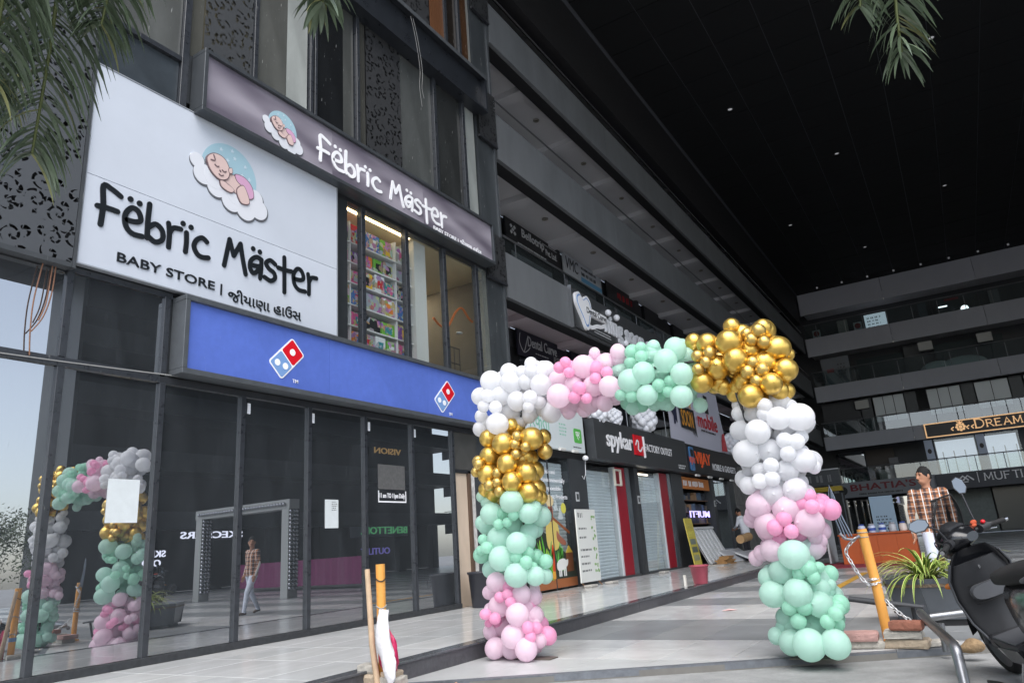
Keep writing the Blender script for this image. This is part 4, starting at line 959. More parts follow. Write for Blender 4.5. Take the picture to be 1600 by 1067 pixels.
for i in range(8):
    a = i * PI / 4; poly(lg, PLB, circ(.62 + .20 * math.cos(a), 6.18 + .19 * math.sin(a), .075, 12), .14, .04)
for a in (.15, .95, 1.2): stroke(lg, PLB, [(a + .05, 6.02), (a - .02, 6.12), (a + .1, 6.2)], .03, .14, .04)
poly(lg, PLB, circ(.62, 6.18, .10, 16), .14, .045); poly(lg, PLB, [(.5, 6.42), (.74, 6.42), (.8, 6.52), (.68, 6.46), (.62, 6.56), (.56, 6.46), (.44, 6.52)], .14, .04)
lg.build('crest', m_gold, t)
t = flat_sign('menswear_sign', 'charcoal menswear sign with white zigzag emblem and serif capitals', PLB, -1.3, 7.6, 2.58, 3.52, .02, mat('charcoal_sign', srgb(74, 76, 84), .5), .2)
lg = MB(); serif(lg, PLB, 'MUFTI', 1.20, 2.95, .40, 1.08, .22, .05); poly(lg, PLB, [(.86, 2.86), (.90, 2.86), (.90, 3.46), (.86, 3.46)], .22, .04); lg.build('lettering', m_whitel, t)
lg = MB()
for pts in ([(-.15, 3.05), (.12, 3.30), (.36, 3.06)], [(.12, 3.06), (.36, 3.30), (.62, 3.05)]): stroke(lg, PLB, pts, .045, .22, .03 + .004 * (pts[0][0] > 0), smooth=False)
poly(lg, PLB, [(.12, 2.92), (.36, 2.92), (.36, 2.98), (.12, 2.98)], .22, .03); lg.build('emblem', m_whitel, t)
t = flat_sign('restaurant_sign', 'grey restaurant sign with dark red capitals and a black swirl', PLB, -6.9, -1.6, 2.62, 3.56, .02, mat('grey_sign', srgb(132, 136, 142), .5), .22)
text('lettering', "BHATIA'S", PLB, -6.05, -2.35, 3.0, 3.42, .24, mat('maroon_letters', srgb(120, 22, 36), .4), t, .05, bold=.05); bars('print', PLB, -5.6, -2.7, 2.72, 2.86, 1, .24, m_letter, t, 9, .02, .8)
lg = MB(); poly(lg, PLB, circ(-6.5, 3.08, .26, 24), .24, .03); lg.build('swirl', m_letter, t)
t = flat_sign('clinic_light_box', 'lit white clinic panel on an upper far gallery', PLB, -3.3, -2.0, 13.0, 14.3, -.6, g_lit, .05); bars('print', PLB, -3.15, -2.2, 13.3, 14.15, 4, -.548, m_dark, t, 10, .01)
t = flat_sign('visa_consultant_board', 'pale board with a small red maple flag on a far gallery', PLB, -6.5, -4.75, 9.97, 11.9, -.8, mat('faded_board', srgb(116, 120, 126), .6), .05); lg = MB(); poly(lg, PLB, [(-6.2, 10.9), (-5.75, 10.9), (-5.75, 11.15), (-6.2, 11.15)], -.748, .01); lg.build('flag', mat('flag_red', srgb(150, 50, 54), .6), t); bars('print', PLB, -5.5, -4.9, 10.4, 11.5, 5, -.748, m_dark, t, 11, .006)
for i, x in enumerate((-6.6, -4.0)):
    t = flat_sign('round_logo_sign', ['small sign with red disc beside the far stair', 'small sign with red disc beside the lit clinic panel'][i], PLB, x, x + .5, 13.35, 13.9, -.4, m_gl, .05); lg = MB(); poly(lg, PLB, circ(x + .25, 13.65, .19, 18), -.348, .012); lg.build('disc', MATS['flag_red'], t)
t = flat_sign('far_shop_display', 'lit shop window display with red strip on an upper far gallery', PLB, .9, 3.0, 13.0, 14.6, -1.2, m_inw, .05); lg = MB(); poly(lg, PLB, [(1.4, 14.3), (2.2, 14.3), (2.2, 14.45), (1.4, 14.45)], -1.148, .02); lg.build('red_strip', MATS['flag_red'], t); lg = MB(); poly(lg, PLB, [(1.0, 13.95), (1.5, 13.95), (1.5, 14.03), (1.0, 14.03)], -1.148, .02); poly(lg, PLB, circ(2.4, 13.6, .22, 18), -1.148, .01); lg.build('lamp', M_e('display_lamp', (230, 235, 240), 1.5), t)

# ================================================================ wing across the court, seen in the glass
RX = 22.0; PLR = Plane('R', RX)
ow_ = thing('opposite_wing', 'dark wing with shop lettering across the court, seen mirrored in the glass', 'building', (RX, 38, 0))
for i, (b0, b1) in enumerate(((3.3, 4.2), (6.4, 7.4), (9.5, 10.6), (12.6, 13.6))):
    box('parapet_panel', m_dark, ow_, RX, RX + .2, 18.6, 51, b0, b1)
    box('floor', m_inw, ow_, RX + .21, RX + 3, 18.6, 51, b0 + .1, b0 + .4)
box('back_wall', m_darker, ow_, RX + 3, RX + 3.2, 18.6, 51, 0, 20); box('end_wall', m_dark, ow_, RX, RX + 3.2, 18.4, 18.59, 0, 20); box('roof_edge', m_darker, ow_, RX - .1, RX + 3.2, 18.6, 51, 14.5, 20)
for i in range(9): box('pier', m_darker, ow_, RX + .02, RX + .5, 18.7 + i * 4.0, 19.4 + i * 4.0, 0, 3.29)
m_sig = M_e('lit_white_letters', (225, 228, 245), 1.0)
for lab, body, y0, y1, z0, z1, mm in (('bright white shoe shop lettering over the opposite shops', 'SKECHERS', 24.6, 28.6, 2.75, 3.12, m_sig), ('white shoe outlet lettering low on the opposite shop front', 'SKECHERS\nOUTLET', 21.3, 23.8, 1.4, 2.2, m_sig), ('green lettering on a pale fascia across the court', 'BENETTON.', 38.5, 43.5, 2.7, 3.2, M_e('lit_green_letters', (120, 220, 150), .22)), ('violet outlet lettering below the green lettering across the court', 'OUTLET', 38.5, 41.5, 1.3, 1.75, M_e('lit_violet_letters', (150, 140, 235), .25)), ('small amber lettering high on the opposite wing', 'VISION', 40, 43, 8.5, 8.95, M_e('lit_amber_letters', (235, 190, 120), .22))):
    t = thing('shop_lettering', lab, 'sign', PLR.p(-(y0 + y1) / 2, z0, .05)); text('letters', body, PLR, -y1, -y0, z0, z1, .06, mm, t, .05, bold=.03)
o = box('pale_fascia', mat('pale_fascia', srgb(120, 124, 140), .5), ow_, RX - .03, RX - .001, 37.5, 43.6, 2.5, 3.25)
# ================================================================ shops along the platform
m_shut = mat('shutter_steel', srgb(226, 233, 238), .45, noise=.1, scale=3)
def shutter(parent, y0, y1, z0, z1, x):
    """rolling shutter: one curved steel slat above the other"""
    key = ('slat', round(y1 - y0, 3)); n = int((z1 - z0) / .075)
    me = bpy.data.meshes.new('shutter_slat'); prof = [(0, 0), (.012, .015), (.016, .036), (.012, .058), (0, .073)]
    b = MB(); L_ = (y1 - y0) / 2
    b.add([(a, -L_, c) for a, c in prof] + [(a, L_, c) for a, c in prof], [(i, i + 5, i + 6, i + 1) for i in range(4)]); me.from_pydata(b.v, [], [f[::-1] for f in b.f]); me.materials.append(m_shut)
    for i in range(n):
        o = bpy.data.objects.new('shutter_slat', me); COL.objects.link(o); o.location = (x, (y0 + y1) / 2, z0 + i * .075); adopt(o, parent)
    box('shutter_backing', m_darker, parent, x - .03, x - .02, y0, y1, z0, z1)
# --- organic shop
os_ = thing('organic_shop', 'glass shop front printed with a farmer before a rolled shutter', 'shop front', (FX, 13.2, PZ))
shutter(os_, 12.3, 14.15, PZ + .02, 2.75, FX - .22)
for a, b in ((12.29, 13.22), (13.24, 14.16)): box('glass_pane', glass('shop_front_glass', .04, (.95, .97, .97), .02), os_, FX - .05, FX - .042, a, b, PZ + .03, 2.8)
for a in (12.285, 13.225, 14.16): box('glass_frame', m_mull, os_, FX - .06, FX - .03, a - .012, a + .012, PZ, 2.82)
PG = Plane('L', FX - .041); mp_ = {}
def pm_(c): return mat('print_%d_%d_%d' % c, srgb(*c), .5)
for i, (s_, a) in enumerate((('Socially and', 13.52), ('Environmentally', 13.94), ('Responsible', 13.74), ('Organic Products', 14.0))):
    text('lettering', s_, PG, 12.92 + .02 * i, a, 2.42 - .17 * i, 2.54 - .17 * i, 0, m_whitel, os_, .002, bold=.03)
fa = MB(); cols = []
def fp(pts, c, lv, sm=True):
    if c not in cols: cols.append(c)
    q = [(p.x, p.y) for p in catmull([Vector((a, b, 0)) for a, b in pts], 4, True)] if sm else pts
    poly(fa, PG, q, 0, .0012 + .0006 * lv, cols.index(c))
fp([(12.3, PZ + .04), (14.15, PZ + .04), (14.15, .36), (12.3, .36)], (158, 96, 58), 0, False)
fp([(12.3, .36), (14.15, .36), (14.15, .62), (13.6, .9), (13.3, 1.1), (12.8, 1.3), (12.3, 1.2)], (44, 54, 46), 0, False)
fp([(13.02, .95), (13.42, .95), (13.5, 1.3), (13.38, 1.52), (13.2, 1.55), (13.05, 1.5), (12.95, 1.3)], (212, 190, 108), 2)      # kurta
fp([(13.13, 1.5), (13.27, 1.5), (13.30, 1.72), (13.25, 1.82), (13.14, 1.82), (13.1, 1.7)], (164, 104, 82), 3)                    # face
fp([(12.98, 2.02), (13.08, 1.80), (13.3, 1.80), (13.36, 1.92), (13.22, 2.02), (13.12, 2.0)], (226, 206, 160), 4)                 # turban
fp([(13.15, 1.60), (13.27, 1.60), (13.26, 1.64), (13.16, 1.64)], (40, 30, 28), 5, False)                                         # moustache
fp([(13.16, 1.72), (13.18, 1.74), (13.2, 1.72), (13.18, 1.71)], (30, 26, 26), 5); fp([(13.22, 1.72), (13.24, 1.74), (13.26, 1.72), (13.24, 1.71)], (30, 26, 26), 5)
fp([(12.86, 1.70), (12.9, 1.74), (13.98, 1.27), (13.95, 1.22)], (150, 88, 52), 6, False)                                         # plough beam
fp([(13.4, 1.3), (13.52, 1.2), (13.75, 1.08), (13.72, 1.0), (13.5, 1.05), (13.38, 1.15)], (160, 100, 80), 5)                      # arm
for i in range(13):                                                                                                             # corn leaves
    b0 = 12.55 + .045 * i; h = random.uniform(.45, .85); lean = random.uniform(-.25, .22)
    fp([(b0, .38), (b0 + .03, .38), (b0 + .05 + lean * .5, .38 + h * .6), (b0 + lean, .38 + h), (b0 - .02 + lean * .4, .38 + h * .55)], random.choice([(92, 168, 62), (70, 148, 74), (150, 196, 70)]), 6 + i % 4)
for i in range(9):
    b0 = 13.36 + .03 * i; h = random.uniform(.3, .55); lean = random.uniform(-.15, .15)
    fp([(b0, .55), (b0 + .025, .55), (b0 + .03 + lean, .55 + h), (b0 - .01 + lean * .6, .55 + h * .7)], random.choice([(104, 186, 84), (80, 160, 72)]), 7)
fp([(13.12, .40), (13.2, .40), (13.22, .75), (13.19, 1.0), (13.14, 1.0), (13.11, .75)], (206, 74, 40), 8); fp([(13.08, .38), (13.24, .38), (13.22, .5), (13.1, .5)], (222, 160, 60), 9)
fp([(13.34, .52), (13.62, .54), (13.70, .66), (13.62, .74), (13.4, .72), (13.30, .64)], (226, 226, 224), 9)                       # cow
for a in (13.37, 13.44, 13.57, 13.64): fp([(a, .40), (a + .035, .40), (a + .04, .58), (a - .005, .58)], (226, 226, 224), 10, False)
fp([(13.66, .68), (13.78, .72), (13.76, .62), (13.68, .58)], (226, 226, 224), 10); fp([(13.72, .48), (14.02, .48), (14.02, .85), (13.72, .85)], (116, 70, 44), 8, False); fp([(13.72, .85), (13.86, 1.0), (14.02, .85)], (206, 176, 70), 9, False)
for a, b, s_ in ((13.45, 1.78, .10), (13.62, 1.62, .12)): fp([(a - s_, b - s_ * .8), (a + s_, b - s_ * .8), (a, b + s_ * 1.5)], (196, 206, 208), 1, False)
fp(circ(13.78, 1.75, .11, 16), (226, 220, 96), 2, False)
fa.build('farmer_print', [pm_(c) for c in cols], os_)
t = flat_sign('organic_shop_sign', 'white organic shop sign with green script and green square badge', PLP, 12.05, 14.78, 2.96, 4.15, .02, mat('white_green_sign', srgb(212, 220, 222), .4), .10)
m_grn = mat('sign_green', srgb(96, 184, 88), .4)
text('lettering', 'प्रकृति', PLP, 12.2, 13.35, 3.2, 3.75, .121, mat('soft_green', srgb(134, 190, 168), .5), t, .004, bold=.01); bars('print', PLP, 13.6, 13.98, 3.25, 3.55, 4, .121, MATS['soft_green'], t, 12, .003)
def rrect(u0, u1, v0, v1, r):
    o = []
    for qx, qy, a0 in ((u1 - r, v1 - r, 0), (u0 + r, v1 - r, 90), (u0 + r, v0 + r, 180), (u1 - r, v0 + r, 270)): o += [(qx + r * math.cos(RAD(a0 + k * 18)), qy + r * math.sin(RAD(a0 + k * 18))) for k in range(6)]
    return o
lg = MB(); poly(lg, PLP, rrect(14.26, 14.64, 3.16, 3.48, .06), .121, .006); lg.build('badge', m_grn, t); text('print', 'प्र', PLP, 14.35, 14.55, 3.23, 3.41, .1275, m_whitel, t, .003, bold=.02); bars('print', PLP, 14.2, 14.7, 3.04, 3.08, 1, .121, m_letter, t, 13, .003)
for i, a in enumerate((12.7, 13.3, 13.9)):
    sp = MB().tube([(FX + .25, a, 2.93), (FX + .25, a + .22, 2.93)], .035, 10); tag(sp.build('spot_lamp', mat('lamp_shell', srgb(214, 214, 210), .4)), 'short white tube lamp under the ' + ['green script', 'small green print', 'green badge'][i] + ' of the organic shop sign', 'lamp', 'tube lamps under the organic shop sign')
cctv = thing('security_camera', 'small white security camera with dangling cable beside the organic sign', 'camera', (FX, 14.85, 2.75)); MB().ell((FX + .12, 14.75, 2.85), .07, .07, .06).build('dome', m_white, cctv)
cb = MB(); cb.tube([(FX + .06, 14.85, 2.8), (FX + .06, 14.8, 2.5), (FX + .06, 14.7, 2.38), (FX + .06, 14.62, 2.45)], .008, 5); cb.build('cable', m_white, cctv)
for i, (y, lab) in enumerate(((14.45, 'pale switch plate on the pier beside the organic shop'), (18.0, 'pale switch plate on the pier between the two steel shutters'), (24.75, 'pale switch plate on the pier beside the phone shop glass'))):
    t = box('switch_plate', m_gl, None, FX - .02, FX - .012, y - .08, y + .08, 1.9, 2.1); tag(t, lab, 'switch'); box('slot', m_dark, t, FX - .012, FX - .01, y - .05, y + .05, 1.94, 2.06)
# standing white menu board
mb_ = thing('menu_board', 'tall white printed menu board standing against the pier', 'board', (-6.9, 14.1, PZ))
box('panel', mat('menu_white', srgb(220, 222, 218), .5), mb_, -6.93, -6.90, 13.66, 14.58, .24, 1.70, .004)
PM = Plane('L', -6.9); bars('lettering', PM, 13.74, 14.02, 1.52, 1.64, 1, .0, m_letter, mb_, 14, .002, .9)
for i, z in enumerate((1.28, 1.10, .85, .72, .58, .44)): bars('print', PM, 13.74, 14.12 + .07 * (i % 3), z, z + .055, 1, .0, m_dark, mb_, 20 + i, .0015, .8)
gp = MB()
for z in (1.28, 1.12, .86, .72, .56, .42, 1.5):
    for q in range(4): poly(gp, PM, circ(14.42 + random.uniform(-.07, .1), z + random.uniform(-.03, .05), random.uniform(.018, .035), 8), 0, .0015 + .0004 * q)
tag(gp.build('leaf_print', mat('leaf_green_print', srgb(120, 164, 90), .5), mb_), kind='stuff')
for y in (13.72, 14.5): MB().tube([(-6.95, y, .26), (-6.85, y, PZ)], .012, 6).build('leg', mat('wood_leg', srgb(120, 90, 66), .7), mb_)
m_brk = mat('pale_stone', srgb(176, 172, 166), .9, noise=.25, scale=9, bump=.4)
for i, (x, y, lab) in enumerate(((-6.75, 13.75, 'pale flat stone holding the near foot of the menu board'), (-6.72, 14.7, 'pale flat stone holding the far foot of the menu board'), (-6.85, 18.2, 'pale flat stone lying before the pier between the shutters'))):
    tag(MB().box(x - .09, x + .09, y - .16, y + .16, PZ, PZ + .05).build('flat_stone', m_brk, bevel=.015), lab, 'stone')
# --- spykar
sk = thing('clothing_outlet', 'clothing outlet front with two steel shutters and red side panels', 'shop front', (FX, 18.3, PZ))
m_redp = mat('red_panel', srgb(150, 30, 46), .35, noise=.1)
m_gls = mat('grey_glass_strip', srgb(92, 100, 106), .15, noise=.2, scale=2, spec=.8)
for a, b, c_, d_ in ((15.02, 16.62, 16.72, 17.28), (18.15, 19.72, 19.8, 20.36)):
    shutter(sk, a, b, PZ + .03, 2.7, FX - .2); box('glass_pane', MATS['shop_front_glass'], sk, FX - .09, FX - .082, a, b + .02, PZ + .03, 2.75)
    box('white_jamb', m_gl, sk, FX - .2, FX - .06, b + .02, c_ - .002, PZ, 2.78); box('red_panel', m_redp, sk, FX - .2, FX - .05, c_, d_, PZ, 2.78)
    box('glass_strip', m_gls, sk, FX - .2, FX - .04, d_ + .02, d_ + .28, PZ, 2.8); box('threshold', m_dark, sk, FX - .25, FX + .0, a - .02, d_ + .3, PZ + .001, PZ + .05)
fl = MB(); 
for a, b, c_, d_ in ((16.35, 16.75, 2.30, 2.34), (16.35, 16.75, 2.66, 2.70), (16.35, 16.39, 2.341, 2.659), (16.71, 16.75, 2.341, 2.659)): fl.box(FX + .05, FX + .1, a, b, c_, d_)
fl.build('flood_lamp', mat('flood_frame', srgb(206, 200, 186), .4), sk); box('tube_lamp', M_e('tube_lamp', (240, 232, 216), 1.2), sk, FX - .08, FX - .04, 18.2, 18.9, 2.66, 2.70)
t, sx_ = sign_box('clothing_outlet_sign', 'wide charcoal clothing outlet sign with white letters and red badge', 15.1, 21.6, 2.84, 3.80, .24, .03, mat('charcoal_face', srgb(62, 64, 66), .5, noise=.06), .004, m_dark)
PS = Plane('L', sx_)
text('lettering', 'spykar', PS, 15.75, 17.36, 3.06, 3.60, .001, m_whitel, t, .018, bold=.04); lg = MB(); poly(lg, PS, [(17.42, 3.10), (18.0, 3.10), (18.0, 3.62), (17.42, 3.62)], .001, .03, 0); stroke(lg, PS, [(17.5, 3.36), (17.62, 3.48), (17.7, 3.42), (17.66, 3.25), (17.8, 3.22), (17.94, 3.32)], .025, .0312, .006, mi=1); poly(lg, PS, [(18.06, 3.06), (18.1, 3.06), (18.1, 3.62), (18.06, 3.62)], .001, .05, 1); lg.build('badge', [m_red, m_whitel], t)
text('lettering', 'FACTORY OUTLET', PS, 18.2, 20.3, 3.25, 3.45, .001, m_whitel, t, .006, bold=.01); bars('print', PS, 20.75, 21.4, 2.92, 3.06, 2, .001, m_gl, t, 15, .003, .75)
# --- mobile shop
ms = thing('phone_shop', 'phone shop front with stocked shelves and an orange header', 'shop front', (FX, 24.3, PZ))
box('header', mat('orange_header', srgb(206, 128, 66), .5), ms, FX - .12, FX - .08, 21.72, 24.55, 2.42, 2.78); bars('lettering', Plane('L', FX - .08), 21.9, 24.4, 2.47, 2.72, 1, .001, m_whitel, ms, 16, .004, .8)
for i, z in enumerate((.5, .95, 1.35, 1.70, 2.08)):
    box('shelf_board', mat('shelf_wood', srgb(120, 96, 76), .6), ms, FX - .55, FX - .2, 21.75, 24.55, z, z + .025)
    y = 21.8
    while y < 24.4:
        w_ = random.uniform(.1, .28); MB().box(FX - .5, FX - .25, y, y + w_ * .92, z + .026, z + .026 + random.uniform(.12, .27)).build('goods', mat('goods_%d' % random.randrange(7), srgb(*random.choice([(190, 190, 196), (60, 64, 72), (120, 110, 100), (170, 160, 150), (40, 42, 46), (150, 120, 90), (90, 110, 130)])), .5), ms); y += w_
box('back_panel', m_darker, ms, FX - .6, FX - .56, 21.7, 24.6, PZ, 2.8); o = text('painted_reflection', 'MUFTI', Plane('L', FX - .1), 24.2, 22.2, 1.55, 1.75, .0, M_e('reflection_violet', (190, 180, 245), .7), ms, .02, bold=.03)  # mirror image of the menswear sign, put in as glowing reversed letters
box('glass_pane', MATS['tinted_shop_glass'], ms, FX - .1, FX - .09, 24.95, 26.68, PZ, 2.8); box('mullion', m_mull, ms, FX - .12, FX - .06, 24.93, 24.97, PZ, 2.8); shutter(ms, 25.1, 26.6, 1.2, 2.4, FX - .4)
t, sx_ = sign_box('phone_shop_sign', 'black phone shop sign with orange letters and a blue phone emblem', 21.68, 27.45, 2.86, 3.76, .2, .03, mat('black_face', srgb(34, 33, 36), .45), .004, m_darker)
PS = Plane('L', sx_); m_or = mat('orange_letters', srgb(232, 92, 40), .4)
text('lettering', 'VIJAY', PS, 22.55, 24.2, 3.08, 3.58, .001, m_or, t, .015, bold=.05); text('lettering', 'VIJAY', PS, 21.8, 22.45, 3.12, 3.36, .041, m_or, t, .006, bold=.03); text('lettering', 'MOBILE & GADGETS', PS, 24.35, 27.2, 3.08, 3.30, .001, m_whitel, t, .005, bold=.02)
lg = MB(); poly(lg, PS, rrect(21.98, 22.32, 2.94, 3.68, .05), .001, .04, 0); poly(lg, PS, rrect(22.03, 22.27, 3.38, 3.6, .03), .001, .046, 1); lg.build('phone_emblem', [mat('phone_blue', srgb(70, 120, 170), .4), m_darker], t)
for i in range(4): tag(MB().tube([(FX + .26, 22.2 + i * 1.3, 2.80), (FX + .26, 22.55 + i * 1.3, 2.80)], .035, 10).build('spot_lamp', MATS['lamp_shell']), 'short white tube lamp under the ' + ['blue phone emblem', 'big orange letters', 'first white word', 'last white word'][i] + ' of the phone shop sign', 'lamp', 'tube lamps under the phone shop sign')
# --- big cloth banner above the phone shop
PLV = Plane('L', FX + .05)
t = thing('cloth_banner', 'large white cloth banner announcing a phone shop opening soon', 'banner', (FX + .05, 24, 3.85))
bn = MB(); U, V = 14, 8; vs = []
for j in range(V + 1):
    for i in range(U + 1):
        fu, fv = i / U, j / V; vs.append(PLV.p(20.85 + 6.2 * fu - .4 * fv * fu + .1 * (1 - fv), 3.84 + 2.15 * fv - .05 * math.sin(fu * PI) * (1 - fv), .03 * math.sin(fu * 9 + fv * 3)))
bn.add(vs, [(j * (U + 1) + i, j * (U + 1) + i + 1, (j + 1) * (U + 1) + i + 1, (j + 1) * (U + 1) + i) for j in range(V) for i in range(U)], 0, True); o = bn.build('cloth', mat('banner_cloth', srgb(200, 200, 214), .7), t)
PV2 = Plane('L', FX + .10); lg = MB(); poly(lg, PV2, [(21.95, 4.3), (23.2, 4.3), (23.45, 4.12), (23.4, 5.0), (21.95, 5.0)], 0, .004); lg.build('speech_panel', m_letter, t); text('lettering', 'SOON', PV2, 22.05, 23.2, 4.38, 4.92, .0045, mat('amber_print', srgb(226, 158, 60), .5), t, .003, bold=.03); text('lettering', 'Coming', PV2, 21.7, 23.2, 5.02, 5.3, .0, MATS['amber_print'], t, .003, bold=.03)
lg = MB(); poly(lg, PV2, [(21.15, 4.7), (21.6, 4.4), (21.65, 5.0), (21.2, 4.95)], 0, .004); poly(lg, PV2, [(21.3, 4.35), (21.42, 4.35), (21.45, 4.62), (21.32, 4.64)], 0, .005); lg.build('megaphone', mat('navy_print', srgb(40, 44, 70), .5), t)
text('lettering', 'VIJAY', PV2, 23.75, 24.7, 5.05, 5.45, 0, m_letter, t, .003, bold=.01); text('lettering', 'mobile', PV2, 23.75, 26.0, 4.5, 5.05, 0, mat('banner_red', srgb(206, 56, 62), .5), t, .003, bold=.03); bars('print', PV2, 24.0, 25.9, 4.36, 4.46, 1, 0, m_letter, t, 17, .002, .7)
lg = MB(); 
for q in ([(24.75, 5.08), (25.15, 5.08), (25.15, 5.72), (24.75, 5.72)],): poly(lg, PV2, q, 0, .003, 0); poly(lg, PV2, [(24.8, 5.3), (25.1, 5.3), (25.1, 5.6), (24.8, 5.6)], 0, .005, 1)
lg.build('phone_print', [m_letter, m_white], t); lg = MB(); poly(lg, PV2, [(26.2, 3.86), (26.9, 3.88), (26.75, 4.55), (26.5, 4.5), (26.3, 4.2)], 0, .004); lg.build('corner_print', MATS['banner_red'], t)
# --- white balloon clusters along the gallery
ball = bpy.data.meshes.new('balloon_small'); _s = MB().ell((0, 0, 0), 1, 1, 1, 14, 9); ball.from_pydata(_s.v, [], _s.f); ball.polygons.foreach_set('use_smooth', [True] * len(_s.f)); ball.materials.append(m_wb)
for y, z, r, lab in ((15.6, 3.98, .30, 'white balloon bunch above the end of the organic shop sign'), (16.6, 3.98, .26, 'white balloon bunch hanging close beside the largest one above the outlet sign'), (18.7, 4.18, .42, 'largest white balloon bunch above the clothing outlet sign'), (27.3, 4.2, .42, 'white balloon bunch beyond the cloth banner')):
    t = thing('balloon_bunch', lab, 'balloons', (FX + .1, y, z - r), 'white balloon bunches on the gallery')
    for i in range(34):
        a = i * 2.399963; zz = 1 - 2 * (i + .5) / 34; rr = math.sqrt(1 - zz * zz)
        o = bpy.data.objects.new('balloon', ball); COL.objects.link(o); o.location = (FX + .12 + r * .6 * rr * math.cos(a), y + r * .8 * rr * math.sin(a), z + r * .75 * zz); q = r * random.uniform(.24, .32); o.scale = (q, q, q); adopt(o, t)
# ================================================================ things standing on the platform
m_gal = mat('black_plastic', srgb(44, 45, 52), .45, noise=.12)
t = thing('waste_bin', 'black plastic waste bin standing at the end of the glass', 'bin', (-6.85, 10.15, PZ))
pr = [(.17, .0), (.175, .01), (.215, .50), (.235, .51), (.235, .54), (.205, .54), (.16, .03), (.001, .02)]
MB().lathe(pr, (-6.82, 9.98, PZ + .001), 28).build('tub', m_gal, t)
MB().tube([(-6.62, 9.85, PZ + .5), (-6.58, 9.84, PZ + .4), (-6.6, 9.82, PZ + .33)], .008, 6).build('handle', m_frame, t)
bk = thing('bucket', 'dusty red plastic bucket standing at the platform edge', 'bucket', (-4.5, 13.2, PZ))
m_bkt = mat('red_plastic', srgb(164, 78, 92), .4, noise=.12)
c = (-4.42, 13.55, PZ + .001)
MB().lathe([(.001, .0), (.12, .0), (.125, .01), (.165, .30), (.18, .305), (.18, .33), (.158, .33), (.115, .02), (.001, .015)], c, 28).build('tub', m_bkt, bk)
hd = MB(); hd.tube([(c[0] + .05 + .02 * math.sin(a), c[1] + .17 + .09 * math.sin(a), c[2] + .22 + .11 * math.cos(a)) for a in [PI * i / 10 for i in range(11)]], .010, 7); hd.build('handle', m_gal, bk)
tag(MB().box(-4.62, -4.58, 13.2, 13.26, PZ, PZ + .18).build('marble_offcut', mat('marble', srgb(206, 204, 196), .4, noise=.08), bevel=.003), 'narrow marble offcut leaning behind the red bucket', 'tile')
# boards, cartons and crates before the phone shop
m_ply = mat('plywood', srgb(168, 128, 82), .7, noise=.25, scale=8)
m_brd = mat('white_board', srgb(200, 202, 204), .5, noise=.06)
def leaner(name, label, cat, p0, p1, h, lean, m, th=.03):
    """panel with its foot on the line p0-p1, leaning back towards the wall"""
    a, b = Vector((*p0, PZ + .002)), Vector((*p1, PZ + .002)); d = (b - a).normalized(); n = Vector((d.y, -d.x, 0)); up = (Vector((0, 0, 1)) * math.cos(lean) - n * math.sin(lean))
    nn = d.cross(up).normalized(); t = thing(name, label, cat, (a + b) / 2); pts = [a, b, b + up * h, a + up * h]
    MB().prism(pts, nn, th).build('panel', m, t, bevel=.003); return t, a, d, up, nn
t, a, d, up, nn = leaner('poster_board', 'tall yellow poster board leaning before the phone shop', 'board', (-6.75, 20.35), (-6.75, 21.0), 1.35, .12, mat('yellow_poster', srgb(196, 182, 84), .6, noise=.1))
for i in range(5):
    q = a + d * .08 + up * (.18 + .22 * i); MB().prism([q, q + d * .46, q + d * .46 + up * .15, q + up * .15], nn, .034).build('print_panel', mat('poster_tint_%d' % i, srgb(*[(150, 150, 120), (96, 104, 96), (120, 128, 120), (206, 196, 96), (188, 176, 90)][i]), .6, noise=.4, scale=26), t)
t, a, d, up, nn = leaner('display_rack', 'white slatted display rack leaning against the phone shop', 'rack', (-6.6, 21.2), (-6.5, 23.0), 1.15, .45, mat('rack_back', srgb(132, 132, 134), .6))
for i in range(6):
    q = a + d * (.05 + .31 * i); MB().prism([q + nn * .031, q + d * .2 + nn * .031, q + d * .2 + up * 1.12 + nn * .031, q + up * 1.12 + nn * .031], nn, .05).build('slat', m_brd, t, bevel=.006)
for s_ in (0, 1.1): q = a + up * s_ + nn * .085; MB().prism([q, q + d * 1.85, q + d * 1.85 + up * .06, q + up * .06], nn, .03).build('rail', m_brd, t)
for i, (p0, p1, h, ln_, lab) in enumerate((((-6.15, 22.3), (-6.05, 24.3), .62, 1.0, 'white door panel lying slanted before the display rack'), ((-5.75, 22.9), (-5.65, 25.0), .6, 1.15, 'white two-part door panel lying lowest at the front of the pile'))):
    t, a, d, up, nn = leaner('door_panel', lab, 'panel', p0, p1, h, ln_, m_brd, .05)
    for q in (.08, 1.05): qq = a + d * q + up * .07 + nn * .0505; MB().prism([qq, qq + d * .85, qq + d * .85 + up * (h - .14), qq + up * (h - .14)], nn, .006).build('inset', mat('board_inset', srgb(184, 186, 190), .5), t)
for i in range(7):
    y0 = 21.1 + .03 * i; tag(MB().obox((-6.25 + .02 * random.uniform(-1, 1), y0 + .5, PZ + .02 + .032 * i), (random.uniform(-.1, .1), 1, 0), .55 - .03 * i, (1, random.uniform(-.1, .1), 0), .14, (0, 0, 1), .013).build('wood_plank', m_ply), 'rough brown plank, %s in the pile before the phone shop' % ['lowest', 'second from the ground', 'third from the ground', 'fourth from the ground', 'third from the top', 'second from the top', 'topmost'][i], 'plank', 'planks piled before the phone shop')
t = thing('cardboard_roll', 'brown cardboard parcel resting on the white panels', 'parcel', (-6.2, 23.9, .75)); MB().tube([(-6.15, 23.2, .80), (-6.1, 24.1, .86)], .13, 10).build('wrap', mat('cardboard', srgb(186, 150, 108), .8, noise=.15), t); MB().tube([(-6.14, 23.45, .815), (-6.138, 23.5, .82)], .133, 10).build('tape', m_brd, t)
